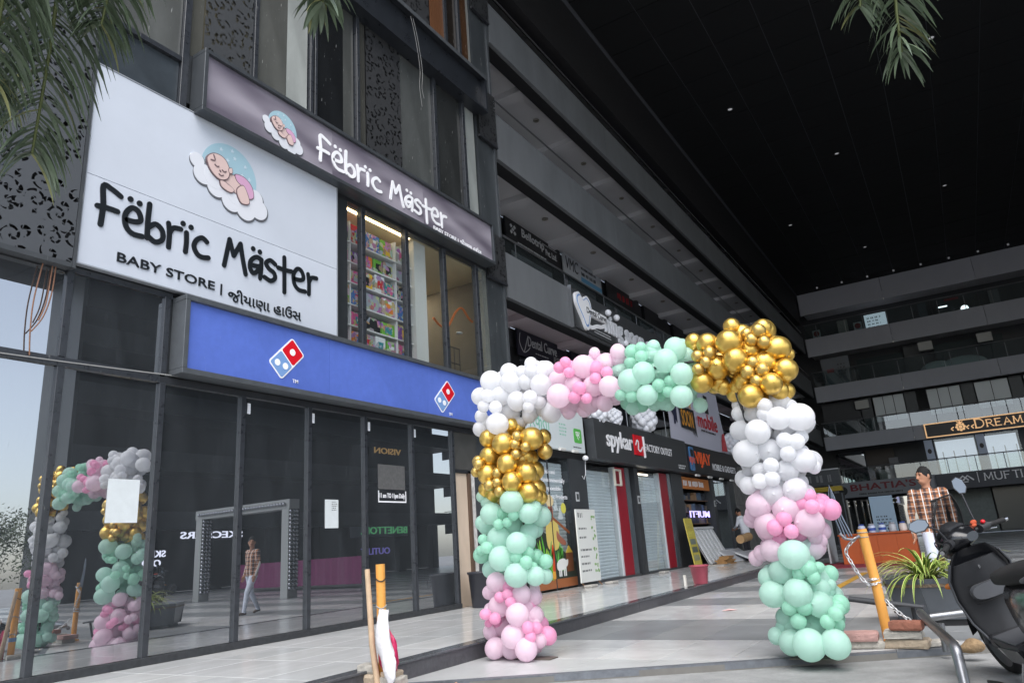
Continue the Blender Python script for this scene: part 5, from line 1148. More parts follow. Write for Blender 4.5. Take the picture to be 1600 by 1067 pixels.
tag(MB().box(-7.0, -6.1, 20.9, 25.0, PZ + .001, PZ + .03).build('stone_step', m_brk), 'low pale stone slab under the pile before the phone shop', 'slab')
BALL = {
 'W': [(-3.95,6.15,2.69,0.105),(-3.81,6.29,2.79,0.084),(-3.59,6.18,2.73,0.06),(-3.48,6.19,2.8,0.06),(-3.39,6.33,2.74,0.088),(-3.48,6.19,2.71,0.069),(-3.72,6.17,2.64,0.102),(-4.16,6.26,2.58,0.091),(-3.94,6.05,2.52,0.065),(-3.85,6.16,2.52,0.088),(-3.56,6.19,2.62,0.073),(-3.39,6.2,2.56,0.102),(-4,6.05,2.42,0.057),(-3.86,6.06,2.39,0.062),(-3.67,6.18,2.44,0.092),(-3.47,6.1,2.43,0.072),(-3.49,6.09,2.34,0.055),(-3.43,6.2,2.39,0.063),(-3.81,6.29,2.36,0.103),(-3.6,6.31,2.33,0.083),(-4.12,6.27,2.29,0.071),(-3.85,6.06,2.22,0.102),(-3.71,6.3,2.25,0.06),(-3.37,6.33,2.3,0.1),(-1.24,6.53,2.07,0.093),(-1.29,6.29,2.02,0.061),(-1.53,6.5,2.04,0.064),(-1.41,6.38,1.99,0.06),(-1.13,6.54,2.02,0.058),(-1.05,6.41,1.9,0.106),(-1.31,6.29,1.95,0.053),(-1.2,6.3,1.9,0.089),(-1.55,6.5,1.87,0.09),(-1.38,6.28,1.81,0.098),(-1.5,6.5,1.98,0.051),(-1.23,6.53,1.78,0.079),(-1.18,6.3,1.71,0.06),(-1.09,6.31,1.69,0.06),(-1.52,6.37,1.65,0.108),(-1.33,6.39,1.65,0.094),(-1.17,6.3,1.6,0.062),(-1.08,6.41,1.54,0.092),(-1.32,6.29,1.52,0.06),(-1.44,6.38,1.5,0.061),(-1.56,6.5,1.51,0.05),(-1.22,6.4,1.47,0.085),(-1.33,6.29,1.41,0.06),(-1.43,6.28,1.4,0.058),(-1.55,6.5,1.4,0.058),(-1.16,6.53,1.37,0.065),(-1.53,6.5,1.38,0.075),(-1.37,6.38,1.29,0.089),(-1.18,6.4,1.31,0.092)],
 'P': [(-3.27,6.34,2.61,0.087),(-3.16,6.12,2.4,0.107),(-2.92,6.24,2.67,0.105),(-2.88,6.38,2.75,0.063),(-3.04,6.23,2.5,0.08),(-2.74,6.39,2.7,0.089),(-2.61,6.4,2.71,0.075),(-2.84,6.25,2.46,0.092),(-2.64,6.17,2.41,0.092),(-2.96,6.37,2.33,0.098),(-3.13,6.36,2.35,0.09),(-2.8,6.39,2.34,0.084),(-3.18,6.35,2.27,0.063),(-2.69,6.4,2.36,0.083),(-4.03,6.14,0.7,0.086),(-4.17,6.26,0.6,0.063),(-3.77,6.17,0.58,0.081),(-3.72,6.3,0.54,0.074),(-4.02,6.15,0.48,0.095),(-3.77,6.07,0.41,0.097),(-3.73,6.3,0.38,0.086),(-4.09,6.27,0.28,0.079),(-4.19,6.26,0.23,0.066),(-3.83,6.06,0.22,0.099),(-4.09,6.14,0.1,0.09),(-3.92,6.16,0.09,0.085),(-3.7,6.07,0.1,0.093),(-3.71,6.3,0.16,0.06),(-4.2,6.26,0.45,0.053),(-1.49,6.37,1.21,0.096),(-1.28,6.39,1.16,0.104),(-1.59,6.49,1.1,0.066),(-1.45,6.38,1.04,0.1),(-1.12,6.41,1.04,0.106),(-1.26,6.52,0.96,0.08),(-1.12,6.54,0.91,0.067),(-1.44,6.38,0.84,0.087),(-1.56,6.5,0.82,0.065),(-1.15,6.53,0.83,0.079),(-1.49,6.5,0.96,0.057)],
 'H': [(-3.06,6.13,2.72,0.051),(-3.13,6.13,2.68,0.055),(-3.03,6.13,2.61,0.048),(-2.8,6.26,2.63,0.07),(-2.65,6.17,2.55,0.051),(-2.77,6.16,2.51,0.05),(-2.94,6.14,2.44,0.061),(-3,6.14,2.36,0.056),(-2.88,6.15,2.33,0.047),(-3.91,6.16,0.65,0.048),(-3.94,6.05,0.57,0.047),(-3.86,6.06,0.59,0.047),(-3.83,6.06,0.52,0.049),(-4.11,6.04,0.42,0.05),(-4.01,6.05,0.38,0.051),(-4.14,6.13,0.33,0.035),(-3.67,6.08,0.29,0.054),(-3.64,6.18,0.28,0.05),(-3.65,6.08,0.21,0.048),(-1.08,6.41,1.25,0.049),(-1.15,6.4,1.19,0.051),(-1.06,6.31,1.16,0.053),(-1.02,6.42,1.15,0.038),(-1.29,6.29,1.08,0.059),(-1.37,6.28,1.02,0.059),(-1.25,6.29,0.98,0.054),(-1.37,6.38,0.93,0.056)],
 'M': [(-2.01,6.33,2.68,0.099),(-2.26,6.43,2.73,0.078),(-2.27,6.43,2.68,0.087),(-2.08,6.22,2.56,0.098),(-1.94,6.46,2.61,0.089),(-2.3,6.2,2.48,0.096),(-2.6,6.4,2.59,0.075),(-2.44,6.19,2.43,0.101),(-1.95,6.23,2.41,0.094),(-2.21,6.44,2.49,0.077),(-2.29,6.2,2.27,0.091),(-1.98,6.23,2.21,0.097),(-2.53,6.41,2.28,0.091),(-2.22,6.44,2.26,0.098),(-1.94,6.46,2.33,0.075),(-3.75,6.07,1.44,0.105),(-4.04,6.14,1.35,0.101),(-3.63,6.18,1.32,0.092),(-4.15,6.26,1.47,0.069),(-4.19,6.26,1.24,0.078),(-3.88,6.29,1.22,0.09),(-3.71,6.3,1.15,0.084),(-3.98,6.15,1.11,0.102),(-3.72,6.07,1.05,0.099),(-3.91,6.06,0.92,0.106),(-4.16,6.26,0.82,0.081),(-3.75,6.07,0.76,0.111),(-3.61,6.18,0.74,0.085),(-1.26,6.29,0.8,0.108),(-1.4,6.38,0.67,0.088),(-1.51,6.5,0.66,0.064),(-1.49,6.37,0.5,0.1),(-1.28,6.29,0.51,0.101),(-1.15,6.53,0.59,0.087),(-1.1,6.54,0.5,0.062),(-1.15,6.4,0.41,0.093),(-1.45,6.51,0.3,0.08),(-1.49,6.5,0.23,0.05),(-1.25,6.53,0.23,0.091),(-1.41,6.38,0.13,0.09),(-1.26,6.29,0.11,0.109),(-1.07,6.31,0.13,0.102)],
 'm': [(-2.33,6.3,2.75,0.053),(-2.43,6.29,2.72,0.052),(-2.3,6.2,2.64,0.052),(-2.45,6.29,2.62,0.056),(-2.17,6.21,2.34,0.056),(-2.06,6.22,2.36,0.053),(-2.09,6.22,2.27,0.049),(-2.54,6.18,2.31,0.051),(-2.44,6.19,2.28,0.052),(-2.2,6.31,2.26,0.046),(-3.92,6.15,1.34,0.055),(-3.74,6.07,1.31,0.048),(-3.81,6.06,1.25,0.044),(-3.91,6.06,1.24,0.048),(-4.15,6.13,1.11,0.047),(-4.05,6.04,1.03,0.053),(-4.18,6.13,1.01,0.043),(-4.2,6.26,0.95,0.041),(-3.74,6.07,0.92,0.058),(-3.67,6.18,0.95,0.056),(-3.64,6.08,0.87,0.055),(-3.62,6.18,0.83,0.034),(-1.17,6.3,0.69,0.061),(-1.25,6.3,0.65,0.049),(-1.14,6.3,0.62,0.048),(-1.11,6.41,0.69,0.041),(-1.36,6.28,0.4,0.053),(-1.25,6.29,0.4,0.056),(-1.31,6.29,0.3,0.056),(-1.1,6.31,0.29,0.051),(-1.03,6.31,0.35,0.049),(-1.02,6.42,0.37,0.046),(-1.04,6.41,0.26,0.044)],
 'G': [(-1.71,6.35,2.67,0.091),(-1.86,6.47,2.7,0.066),(-1.5,6.27,2.62,0.107),(-1.43,6.51,2.74,0.084),(-1.24,6.53,2.73,0.102),(-1.35,6.39,2.55,0.091),(-1.12,6.41,2.52,0.099),(-1.47,6.28,2.46,0.106),(-1.65,6.36,2.44,0.107),(-1.81,6.34,2.33,0.09),(-1.69,6.49,2.32,0.084),(-1.57,6.5,2.38,0.064),(-1.25,6.4,2.41,0.095),(-1.09,6.41,2.32,0.093),(-1.45,6.38,2.28,0.081),(-1.21,6.3,2.2,0.092),(-1.57,6.5,2.2,0.073),(-1.39,6.28,2.12,0.101),(-1.14,6.53,2.16,0.071),(-4.02,6.15,2.1,0.091),(-3.8,6.3,2.19,0.098),(-3.8,6.07,2.01,0.103),(-3.54,6.19,2.04,0.106),(-4.02,6.15,1.92,0.096),(-3.7,6.3,1.89,0.087),(-3.77,6.07,1.81,0.098),(-4.04,6.14,1.74,0.102),(-3.63,6.18,1.71,0.1),(-3.73,6.07,1.63,0.095),(-3.62,6.18,1.52,0.097),(-4.08,6.27,1.55,0.078)],
 'g': [(-1.24,6.3,2.68,0.059),(-1.36,6.39,2.7,0.05),(-1.31,6.29,2.61,0.055),(-1.21,6.3,2.57,0.054),(-1.68,6.26,2.56,0.053),(-1.79,6.25,2.55,0.051),(-1.72,6.25,2.48,0.052),(-1.8,6.25,2.43,0.05),(-1.33,6.29,2.41,0.052),(-1.38,6.28,2.33,0.059),(-1.26,6.29,2.33,0.056),(-1.32,6.29,2.24,0.056),(-3.64,6.08,2.06,0.054),(-3.67,6.08,1.99,0.053),(-3.56,6.09,1.95,0.049),(-3.67,6.08,1.89,0.051),(-4.15,6.13,1.88,0.06),(-4.09,6.04,1.84,0.054),(-4.19,6.13,1.78,0.046),(-3.88,6.06,1.73,0.052),(-3.89,6.06,1.64,0.052),(-3.98,6.05,1.62,0.054),(-3.87,6.06,1.55,0.053)],
}
# ================================================================ the balloon arch
BM = {'W': mat('balloon_white', srgb(246, 247, 250), .34, spec=.35), 'P': mat('balloon_pale_pink', srgb(252, 228, 242), .32, spec=.45), 'H': mat('balloon_pink', srgb(252, 178, 216), .32, spec=.45),
      'M': mat('balloon_pale_mint', srgb(202, 241, 227), .32, spec=.45), 'm': mat('balloon_mint', srgb(174, 232, 208), .32, spec=.45), 'G': mat('balloon_gold', srgb(222, 186, 98), .33, metal=.88), 'g': mat('balloon_gold_small', srgb(210, 178, 104), .36, metal=.85)}
for _k in 'WPHMm':      # thin latex lets some of the daylight through
    _n = BM[_k].node_tree; _p = _n.nodes['Principled BSDF']; _t = _n.nodes.new('ShaderNodeBsdfTranslucent'); _c = _p.inputs['Base Color'].default_value; _t.inputs[0].default_value = (*[.45 * _c[q] + .54 for q in range(3)], 1); _x = _n.nodes.new('ShaderNodeMixShader'); _x.inputs[0].default_value = .58
    _n.links.new(_p.outputs[0], _x.inputs[1]); _n.links.new(_t.outputs[0], _x.inputs[2]); _n.links.new(_x.outputs[0], _n.nodes['Material Output'].inputs[0])
def balloon_mesh(name, m):
    me = bpy.data.meshes.new(name); n = 26; prof = []
    for i in range(17):
        t = PI * i / 16; z = math.cos(t); r = math.sin(t)
        if z < 0: z *= 1.06; r *= 1 - .05 * (-z) ** 2
        prof.append((max(r, .001), z))
    prof[-1] = (.05, -1.07); prof += [(.045, -1.10), (.075, -1.14), (.06, -1.17), (.001, -1.16)]
    b = MB().lathe([(r, -z) for r, z in prof], (0, 0, 0), n); me.from_pydata(b.v, [], b.f); me.polygons.foreach_set('use_smooth', [True] * len(b.f)); me.materials.append(m)
    return me
arch = thing('balloon_arch', 'square balloon arch in white, pink, mint and gold over the plaza', 'balloon arch', (-2.5, 6.3, 0))
ALLB = [(k, Vector((x, y, z)), r) for k, L_ in BALL.items() for x, y, z, r in L_]
C3 = np.array([tuple(b[1]) for b in ALLB])
# balloons on the far side of the arch
big = [b for b in ALLB if b[0] in 'WPMG' and b[2] > .075 and b[1].y < 6.2 + (b[1].x + 3.75) * .09 + .0]
random.shuffle(big)
BACK = []
for k, p, r in big[:46]:
    BACK.append((k, p + Vector((random.uniform(-.05, .05), .30 + random.uniform(-.03, .04) - .08, random.uniform(-.04, .06))), r * random.uniform(.95, 1.05)))
bmesh_ = {k: balloon_mesh('balloon_' + k, m) for k, m in BM.items()}
for k, p, r in ALLB + BACK:
    d = C3 - np.array(tuple(p)); w_ = np.exp(-(d ** 2).sum(1) / .09); ctr = Vector((d * w_[:, None]).sum(0) / w_.sum()) + Vector((0, .12 if p.y < 6.35 else -.12, 0))
    o = bpy.data.objects.new('balloon', bmesh_[k]); COL.objects.link(o); o.location = (p.x, p.y, max(p.z, r * 1.12 + .004))
    o.rotation_euler = ctr.to_track_quat('Z', 'Y').to_euler() if ctr.length > 1e-4 else (0, 0, 0)
    s = r * 1.09 * random.uniform(.98, 1.03); o.scale = (s * random.uniform(.96, 1.04), s * random.uniform(.96, 1.04), s * random.uniform(1.0, 1.09)); adopt(o, arch)
# smaller balloons tucked in behind, too closely packed to pick apart
fill = MB(); keys = list(BM)
for q in range(2):
    for k, p, r in ALLB:
        if r < .06 and q: continue
        c = (p.x + random.uniform(-.07, .07), 6.30 + (p.x + 3.75) * .09 + random.uniform(-.08, .10), p.z + random.uniform(-.07, .07)); rr = random.uniform(.055, .085)
        fill.ell((c[0], c[1], max(c[2], rr + .005)), rr, rr, rr * 1.05, 14, 9, keys.index(k))
tag(fill.build('filler_balloons', [BM[k] for k in keys], arch), kind='stuff')
fr = MB(); m_pole = mat('arch_pole', srgb(60, 60, 62), .5)
pa = [(-3.72, 6.24, .02), (-3.74, 6.26, 1.2), (-3.66, 6.26, 2.35), (-2.9, 6.3, 2.48), (-2.0, 6.38, 2.55), (-1.62, 6.42, 2.4), (-1.45, 6.44, 1.6), (-1.28, 6.46, .02)]
fr.tube([(p.x, p.y, p.z) for p in catmull([Vector(q) for q in pa], 6)], .014, 8); fr.build('pole', m_pole, arch)
for x, y in ((-3.72, 6.24), (-1.28, 6.46)): MB().box(x - .17, x + .2, y - .06, y + .1, .002, .010).build('base_plate', mat('base_board', srgb(96, 88, 82), .7), arch)

# ================================================================ bollards, chains, bricks
m_post = mat('amber_post_paint', srgb(222, 158, 76), .45, noise=.14, scale=5, stretch=(1, 1, .4))
m_zinc = mat('zinc_chain', srgb(206, 208, 210), .35, metal=.6)
def brick(name, label, c, ax, hx, hy, hz, m, cat='brick', group=None, tilt=0):
    a = Vector((math.cos(ax), math.sin(ax), 0)); b = Vector((-math.sin(ax), math.cos(ax), 0)); z = Vector((0, 0, 1)); z = (z + a * tilt).normalized(); a2 = b.cross(z)
    mb = MB(); n = 9
    rg = []
    for zz, sc in ((-1, .97), (-.6, 1), (.5, 1), (1, .95)):
        ring = []
        for qx, qy in ((-1, -1), (-.3, -1.03), (.4, -.98), (1, -1), (1.02, -.2), (1, 1), (.35, 1.02), (-.4, .98), (-1, 1), (-1.02, .1)):
            j = 1 + random.uniform(-.045, .045); ring.append(Vector(c) + a2 * hx * qx * sc * j + b * hy * qy * sc * j + z * hz * zz * (1 + random.uniform(-.08, .0)))
        rg.append(ring)
    mb.loft(rg, smooth=False); return tag(mb.build(name, m), label, cat, group)
m_conc = mat('concrete_block', srgb(168, 164, 156), .92, noise=.25, scale=12, bump=.6, bscale=30)
m_conb = mat('concrete_tan', srgb(174, 158, 138), .92, noise=.25, scale=12, bump=.6, bscale=30)
m_redb = mat('red_paver', srgb(176, 140, 134), .9, noise=.3, scale=10, bump=.5, bscale=30)
m_rbr = mat('red_brick', srgb(140, 92, 76), .9, noise=.3, scale=14, bump=.6, bscale=30)
def chain(pts, parent=None, label=None, link=.05, r=.0055):
    P = catmull([Vector(p) for p in pts], 12); L_ = [0]
    for a, b in zip(P, P[1:]): L_.append(L_[-1] + (b - a).length)
    def at_(s):
        for i in range(len(P) - 1):
            if L_[i + 1] >= s: return P[i].lerp(P[i + 1], (s - L_[i]) / max(1e-6, L_[i + 1] - L_[i]))
        return P[-1]
    mb = MB(); s = 0; k = 0
    while s + link < L_[-1]:
        a, b = at_(s), at_(s + link); t = (b - a).normalized(); u = t.orthogonal().normalized(); v = t.cross(u); side = u if k % 2 else v; c = (a + b) / 2; ring = []
        for q in range(12):
            ang = 2 * PI * q / 12; ring.append(c + t * math.cos(ang) * link * .68 + side * math.sin(ang) * link * .30)
        mb.tube(ring + [ring[0]], r, 5, cap=False); s += link * .98; k += 1
    o = mb.build('chain', m_zinc, parent); 
    if label: tag(o, label, 'chain')
    return o
# left bollard by the kerb
t = thing('bollard', 'amber painted bollard wired to a bamboo pole beside the kerb', 'bollard', (-4.2, 4.72, -.05))
MB().tube([(-4.22, 4.72, -.06), (-4.235, 4.72, .5), (-4.24, 4.72, .955)], .038, 18).build('post', m_post, t)
for z in (.83, .62, .42): MB().tube([(-4.237 + .041 * math.cos(a), 4.72 + .041 * math.sin(a), z + .012 * math.sin(a * 2)) for a in [2 * PI * i / 16 for i in range(17)]], .005, 5, cap=False).build('wire', m_cab if z < .8 else m_darker, t)
MB().lathe([(.0405, .34), (.0405, .385)], (-4.234, 4.72, 0), 18).build('blue_label', mat('blue_sticker', srgb(96, 130, 176), .5), t)
p_ = MB(); p_.tube([(-4.16, 4.60, -.05), (-4.25, 4.62, .35), (-4.33, 4.66, .92)], [.026, .024, .021], 10); tag(p_.build('bamboo_pole', mat('bamboo', srgb(190, 164, 136), .7, noise=.2, scale=10)), 'pale bamboo pole leaning on the left amber bollard', 'pole')
for z in (.3, .62, .8): pass
bg_ = thing('plastic_sack', 'white and crimson plastic sack hanging on the left bollard', 'sack', (-4.10, 4.66, .1))
def sack(pts, m, name, fl=.45):
    b = MB(); P = catmull([Vector(p[:3]) for p in pts], 4); R_ = [p[3] for p in pts]; rs = []
    for i in range(len(P)):
        f = i / (len(P) - 1) * (len(R_) - 1); k = min(int(f), len(R_) - 2); rs.append(R_[k] + (R_[k + 1] - R_[k]) * (f - k))
    n = 18; rings = []
    for i, p in enumerate(P):
        ring = []
        for j in range(n):
            a = 2 * PI * j / n; w_ = rs[i] * (1 + .14 * math.sin(3 * a + i * .5) + .08 * math.sin(7 * a - i)); ring.append(p + Vector((math.cos(a) * w_, math.sin(a) * w_ * fl, .012 * math.sin(4 * a + i))))
        rings.append(ring)
    b.loft(rings); return b.build(name, m, bg_)
m_sw = mat('white_plastic_film', srgb(224, 222, 224), .35, noise=.06, scale=20, bump=.5, bscale=25); m_sr = mat('crimson_plastic_film', srgb(186, 34, 86), .35, noise=.2, scale=12, bump=.5, bscale=25)
sack([(-4.11, 4.60, .60, .045), (-4.10, 4.58, .52, .052), (-4.08, 4.57, .38, .07), (-4.04, 4.56, .25, .068), (-4.01, 4.55, .14, .05), (-4.0, 4.55, .08, .02)], m_sw, 'white_film', .5)
sack([(-4.16, 4.65, .47, .03), (-4.12, 4.65, .38, .08), (-4.10, 4.65, .25, .095), (-4.10, 4.65, .16, .07), (-4.1, 4.65, .13, .03)], m_sr, 'crimson_film', .45)
LB = [((-4.36, 4.66, .0), .25, .14, .08, .05, m_conc, 'grey concrete block lowest beside the left bollard'), ((-4.12, 4.62, .0), .1, .13, .08, .05, m_conc, 'grey concrete block in front of the left bollard foot'), ((-4.38, 4.68, .095), .2, .145, .085, .04, m_conb, 'tan concrete block in the middle of the left bollard pile'), ((-4.34, 4.70, .175), .3, .085, .07, .035, m_conc, 'small grey block on top of the pile at the left bollard'), ((-4.10, 4.68, .09), -.1, .1, .075, .035, m_conc, 'rounded grey block under the plastic sack'), ((-4.12, 4.70, .15), .2, .07, .06, .022, m_conb, 'thin tan piece under the plastic sack'), ((-4.0, 4.66, .0), .5, .07, .06, .05, m_redb, 'pinkish paver piece at the foot of the left bollard')]
for c, ax, hx, hy, hz, m, lab in LB: brick('block', lab, (c[0], c[1], c[2] - .05 + hz), ax, hx, hy, hz, m)
t = thing('paper_bag', 'folded brown paper wrappers lying on the road edge', 'wrapper', (-3.62, 4.95, -.06)); 
for dx, ang in ((0, .2), (.16, -.5)):
    a = Vector((-3.72 + dx, 4.82, -.058)); b = a + Vector((.12 * math.cos(ang), .1 * math.sin(ang) + .1, 0)); MB().add([a, b, (a + b) / 2 + Vector((.02, .02, .10)), a + Vector((-.05, .06, .03)), b + Vector((.05, -.03, .02))], [(0, 1, 2), (0, 2, 3), (1, 4, 2), (3, 2, 1), (4, 0, 2)]).build('flap', mat('brown_paper', srgb(178, 132, 96), .8, noise=.1), t)
# right bollard with chains
t = thing('bollard', 'amber painted bollard held by pavers with chains at the plaza edge', 'bollard', (-.80, 7.28, 0))
MB().tube([(-.80, 7.28, .012), (-.815, 7.28, .5), (-.845, 7.28, .955)], .042, 20).build('post', m_post, t); MB().box(-.95, -.62, 7.02, 7.3, .002, .03).build('foot_plate', m_post, t)
for z in (.925, .885): MB().tube([(-.844 + .0445 * math.cos(a), 7.28 + .0445 * math.sin(a), z) for a in [2 * PI * i / 16 for i in range(17)]], .004, 5, cap=False).build('wire', m_cab, t)
chain([(-.86, 7.23, .30 + .02 * i) if 0 else (-.825 + .052 * math.cos(a), 7.28 + .052 * math.sin(a), .46 + .02 * a / PI) for i, a in enumerate([PI * .5 * q for q in range(9)])], t, None, .032, .005)
chain([(-.90, 7.2, .88), (-1.0, 7.22, .78), (-.97, 7.2, .68), (-.93, 7.2, .58), (-.88, 7.2, .50), (-.84, 7.22, .46)], None, 'zinc chain hanging in a loop at the upper side of the bollard', .045)
chain([(-.76, 7.22, .36), (-.68, 7.16, .27), (-.58, 7.08, .20), (-.50, 7.02, .155)], None, 'zinc chain running down from the bollard to the red brick', .045)
sp = MB(); 
for dx in (-.012, .012): sp.tube([(-.99 + dx, 7.24, .88), (-1.03 + dx, 7.24, 1.08), (-1.05 + dx, 7.24, 1.25), (-1.04, 7.24, 1.36), (-1.02 - dx * .5, 7.24, 1.25), (-.985 + dx, 7.24, 1.05), (-.94 + dx, 7.24, .90)], .007, 6)
tag(sp.build('wire_coil', mat('bent_wire', srgb(118, 128, 142), .35, metal=.6)), 'tall looped steel wire fixed beside the chained bollard', 'wire'); tag(MB().tube([(-1.02, 7.2, .93), (-.98, 7.2, .88), (-.92, 7.2, .87), (-.86, 7.21, .90)], .011, 8).build('twisted_tie', mat('dull_tie', srgb(130, 132, 138), .5)), 'crumpled silver tie binding the wire to the bollard', 'tie')
RB = [((-.97, 7.06, .03), .15, .15, .10, .03, m_conc, 'grey paver lowest on the near side of the chained bollard'), ((-1.02, 7.05, .09), .1, .17, .12, .032, m_redb, 'pink topped paver nearest the mint balloons'), ((-.64, 7.08, .035), -.1, .16, .10, .035, m_conb, 'tan paver lowest beside the steel railing'), ((-.66, 7.07, .105), -.05, .14, .10, .03, m_conc, 'grey paver under the red brick'), ((-.62, 7.02, .175), -.1, .12, .07, .035, m_rbr, 'rough red brick topmost beside the railing'), ((-.42, 7.2, .02), .4, .12, .08, .02, m_conc, 'thin grey slab lying flat behind the railing post')]
for c, ax, hx, hy, hz, m, lab in RB: brick('block', lab, (c[0], c[1], c[2] + .004), ax, hx, hy, hz, m)
rk_ = MB().ell((-.19, 6.85, .04), .085, .065, .055, 14, 10); rk_.v = [(x + .012 * math.sin(40 * z + 31 * y), y + .010 * math.sin(47 * x), max(.002, z + .010 * math.sin(38 * x + 25 * y))) for x, y, z in rk_.v]; tag(rk_.build('rock', mat('brown_rock', srgb(150, 126, 96), .9, noise=.3, scale=12, bump=.6)), 'brown rounded rock lying before the planter', 'rock')
t = thing('rubber_wheel_stop', 'dark rubber bar lying behind the chained bollard', 'rubber bar', (-.85, 7.7, .0)); MB().tube([(-1.12, 7.75, .33), (-.9, 7.72, .30), (-.5, 7.6, .26)], [.05, .055, .03], 10, flat=.5).build('bar', mat('black_rubber', srgb(70, 72, 76), .6), t); MB().tube([(-.6, 7.66, .27), (-.6, 7.72, .005)], .02, 8).build('support', m_black, t)
# steel railing
t = thing('steel_railing', 'bent tubular steel railing before the planter', 'railing', (-.3, 6.6, 0))
m_tube = mat('brushed_steel_tube', srgb(136, 138, 142), .38, metal=.85, noise=.15, scale=10)
MB().tube([(p.x, p.y, p.z) for p in catmull([Vector(q) for q in ((-.52, 7.30, .245), (-.42, 6.75, .215), (-.29, 6.12, .175), (-.262, 5.97, .155), (-.255, 5.92, .07), (-.25, 5.86, -.06))], 5)], .034, 14).build('front_tube', m_tube, t)
MB().tube([(-.46, 7.36, .20), (-.1, 7.45, .235), (.5, 7.6, .25)], .032, 14).build('cross_tube', m_tube, t); MB().tube([(-.37, 6.95, -.01), (-.37, 6.95, .2)], .026, 12).build('post', m_tube, t)
tag(MB().tube([(.02, 5.75, -.03), (-.10, 5.95, -.045), (-.12, 6.0, -.05), (-.06, 5.98, -.052), (.1, 5.7, -.052)], .008, 6).build('bent_rod', m_darker), 'thin bent black rod lying on the road', 'rod')

# ================================================================ planter and plant
t = thing('planter', 'dark grey six-sided metal planter behind the steel railing', 'planter', (-.12, 9.05, 0))
m_plan = mat('planter_sheet', srgb(88, 92, 97), .32, noise=.15, scale=3, metal=.25)
hc = Vector((-.10, 9.02, 0)); hexp = [(-.86, 8.52), (-.56, 8.38), (.26, 8.45), (.62, 8.9), (.5, 9.5), (-.5, 9.6), (-.95, 9.1)]
ccw = hexp
for i in range(len(ccw)):
    a, b = ccw[i], ccw[(i + 1) % len(ccw)]; A, B_ = Vector((*a, 0)), Vector((*b, 0)); n = Vector((B_.y - A.y, -(B_.x - A.x), 0)).normalized()
    top = Vector((0, 0, .44)); bt = Vector((0, 0, .06)); ins = (hc - (A + B_) / 2).normalized() * .07
    MB().prism([A + bt + ins, B_ + bt + ins, B_ + top, A + top], n, .004).build('side_panel', m_plan, t)
MB().prism([(*p, .36) for p in ccw], (0, 0, 1), .03).build('soil', mat('soil', srgb(96, 84, 70), .95, noise=.3, scale=20, bump=.8), t)
MB().prism([(hc.x + (p[0] - hc.x) * .85, hc.y + (p[1] - hc.y) * .85, .002) for p in ccw], (0, 0, 1), .056).build('plinth', m_darker, t)
def blade_plant(name, label, c, n, L0, L1, seed):
    rnd = random.Random(seed); mb = MB()
    for i in range(n):
        a = rnd.uniform(0, 2 * PI); L_ = rnd.uniform(L0, L1); up = rnd.uniform(.5, 1.35); w_ = rnd.uniform(.011, .019); d = Vector((math.cos(a), math.sin(a), 0)); side = Vector((-d.y, d.x, 0)); p = Vector(c) + d * .03; ang = up; prev = None; K = 8
        for k in range(K + 1):
            f = k / K; ww = w_ * (1 - f ** 2.2) + .0008; q = [p - side * ww, p - side * ww * .55 + Vector((0, 0, -.002)), p + side * ww * .55 + Vector((0, 0, -.002)), p + side * ww]
            if prev: mb.add(prev + q, [(0, 1, 5, 4)], 1, True); mb.add(prev + q, [(1, 2, 6, 5)], 0, True); mb.add(prev + q, [(2, 3, 7, 6)], 1, True)
            prev = q; p = p + (d * math.cos(ang) + Vector((0, 0, math.sin(ang)))) * (L_ / K); ang -= rnd.uniform(.16, .34)
    t2 = thing(name, label, 'plant', c); mb.build('foliage', [mat('blade_green', srgb(84, 122, 44), .45, noise=.2), mat('blade_cream', srgb(186, 192, 112), .45, noise=.1)], t2); MB().tube([(c[0], c[1], c[2] - .03), (c[0], c[1], c[2] + .06)], [.04, .02], 8).build('stem', mat('plant_stem', srgb(120, 130, 80), .7), t2)
blade_plant('spider_plant', 'large striped spider plant arching over the planter rim', (-.50, 8.72, .40), 140, .34, .70, 3); blade_plant('spider_plant', 'smaller striped spider plant beside the scooter in the planter', (-.10, 8.8, .40), 50, .3, .6, 5)
rnd = random.Random(9); lt_ = MB()
for i in range(26): lt_.ell((-.30 + rnd.uniform(-.1, .1), 8.66 + rnd.uniform(-.08, .08), .41 + rnd.uniform(0, .06)), rnd.uniform(.01, .025), rnd.uniform(.01, .025), rnd.uniform(.006, .014), 7, 5)
tag(lt_.build('crumpled_wrappers', mat('silver_wrapper', srgb(206, 208, 210), .35, noise=.2, scale=40)), 'crumpled pale wrappers caught between the two spider plants', 'litter')
tag(MB().add([(-3.1, 10.2, .006), (-2.98, 10.22, .012), (-2.9, 10.3, .006), (-3.02, 10.32, .02)], [(0, 1, 2, 3)]).build('paper_scrap', mat('pink_paper', srgb(226, 180, 178), .7)), 'small pink paper scrap on the striped plaza floor', 'litter')

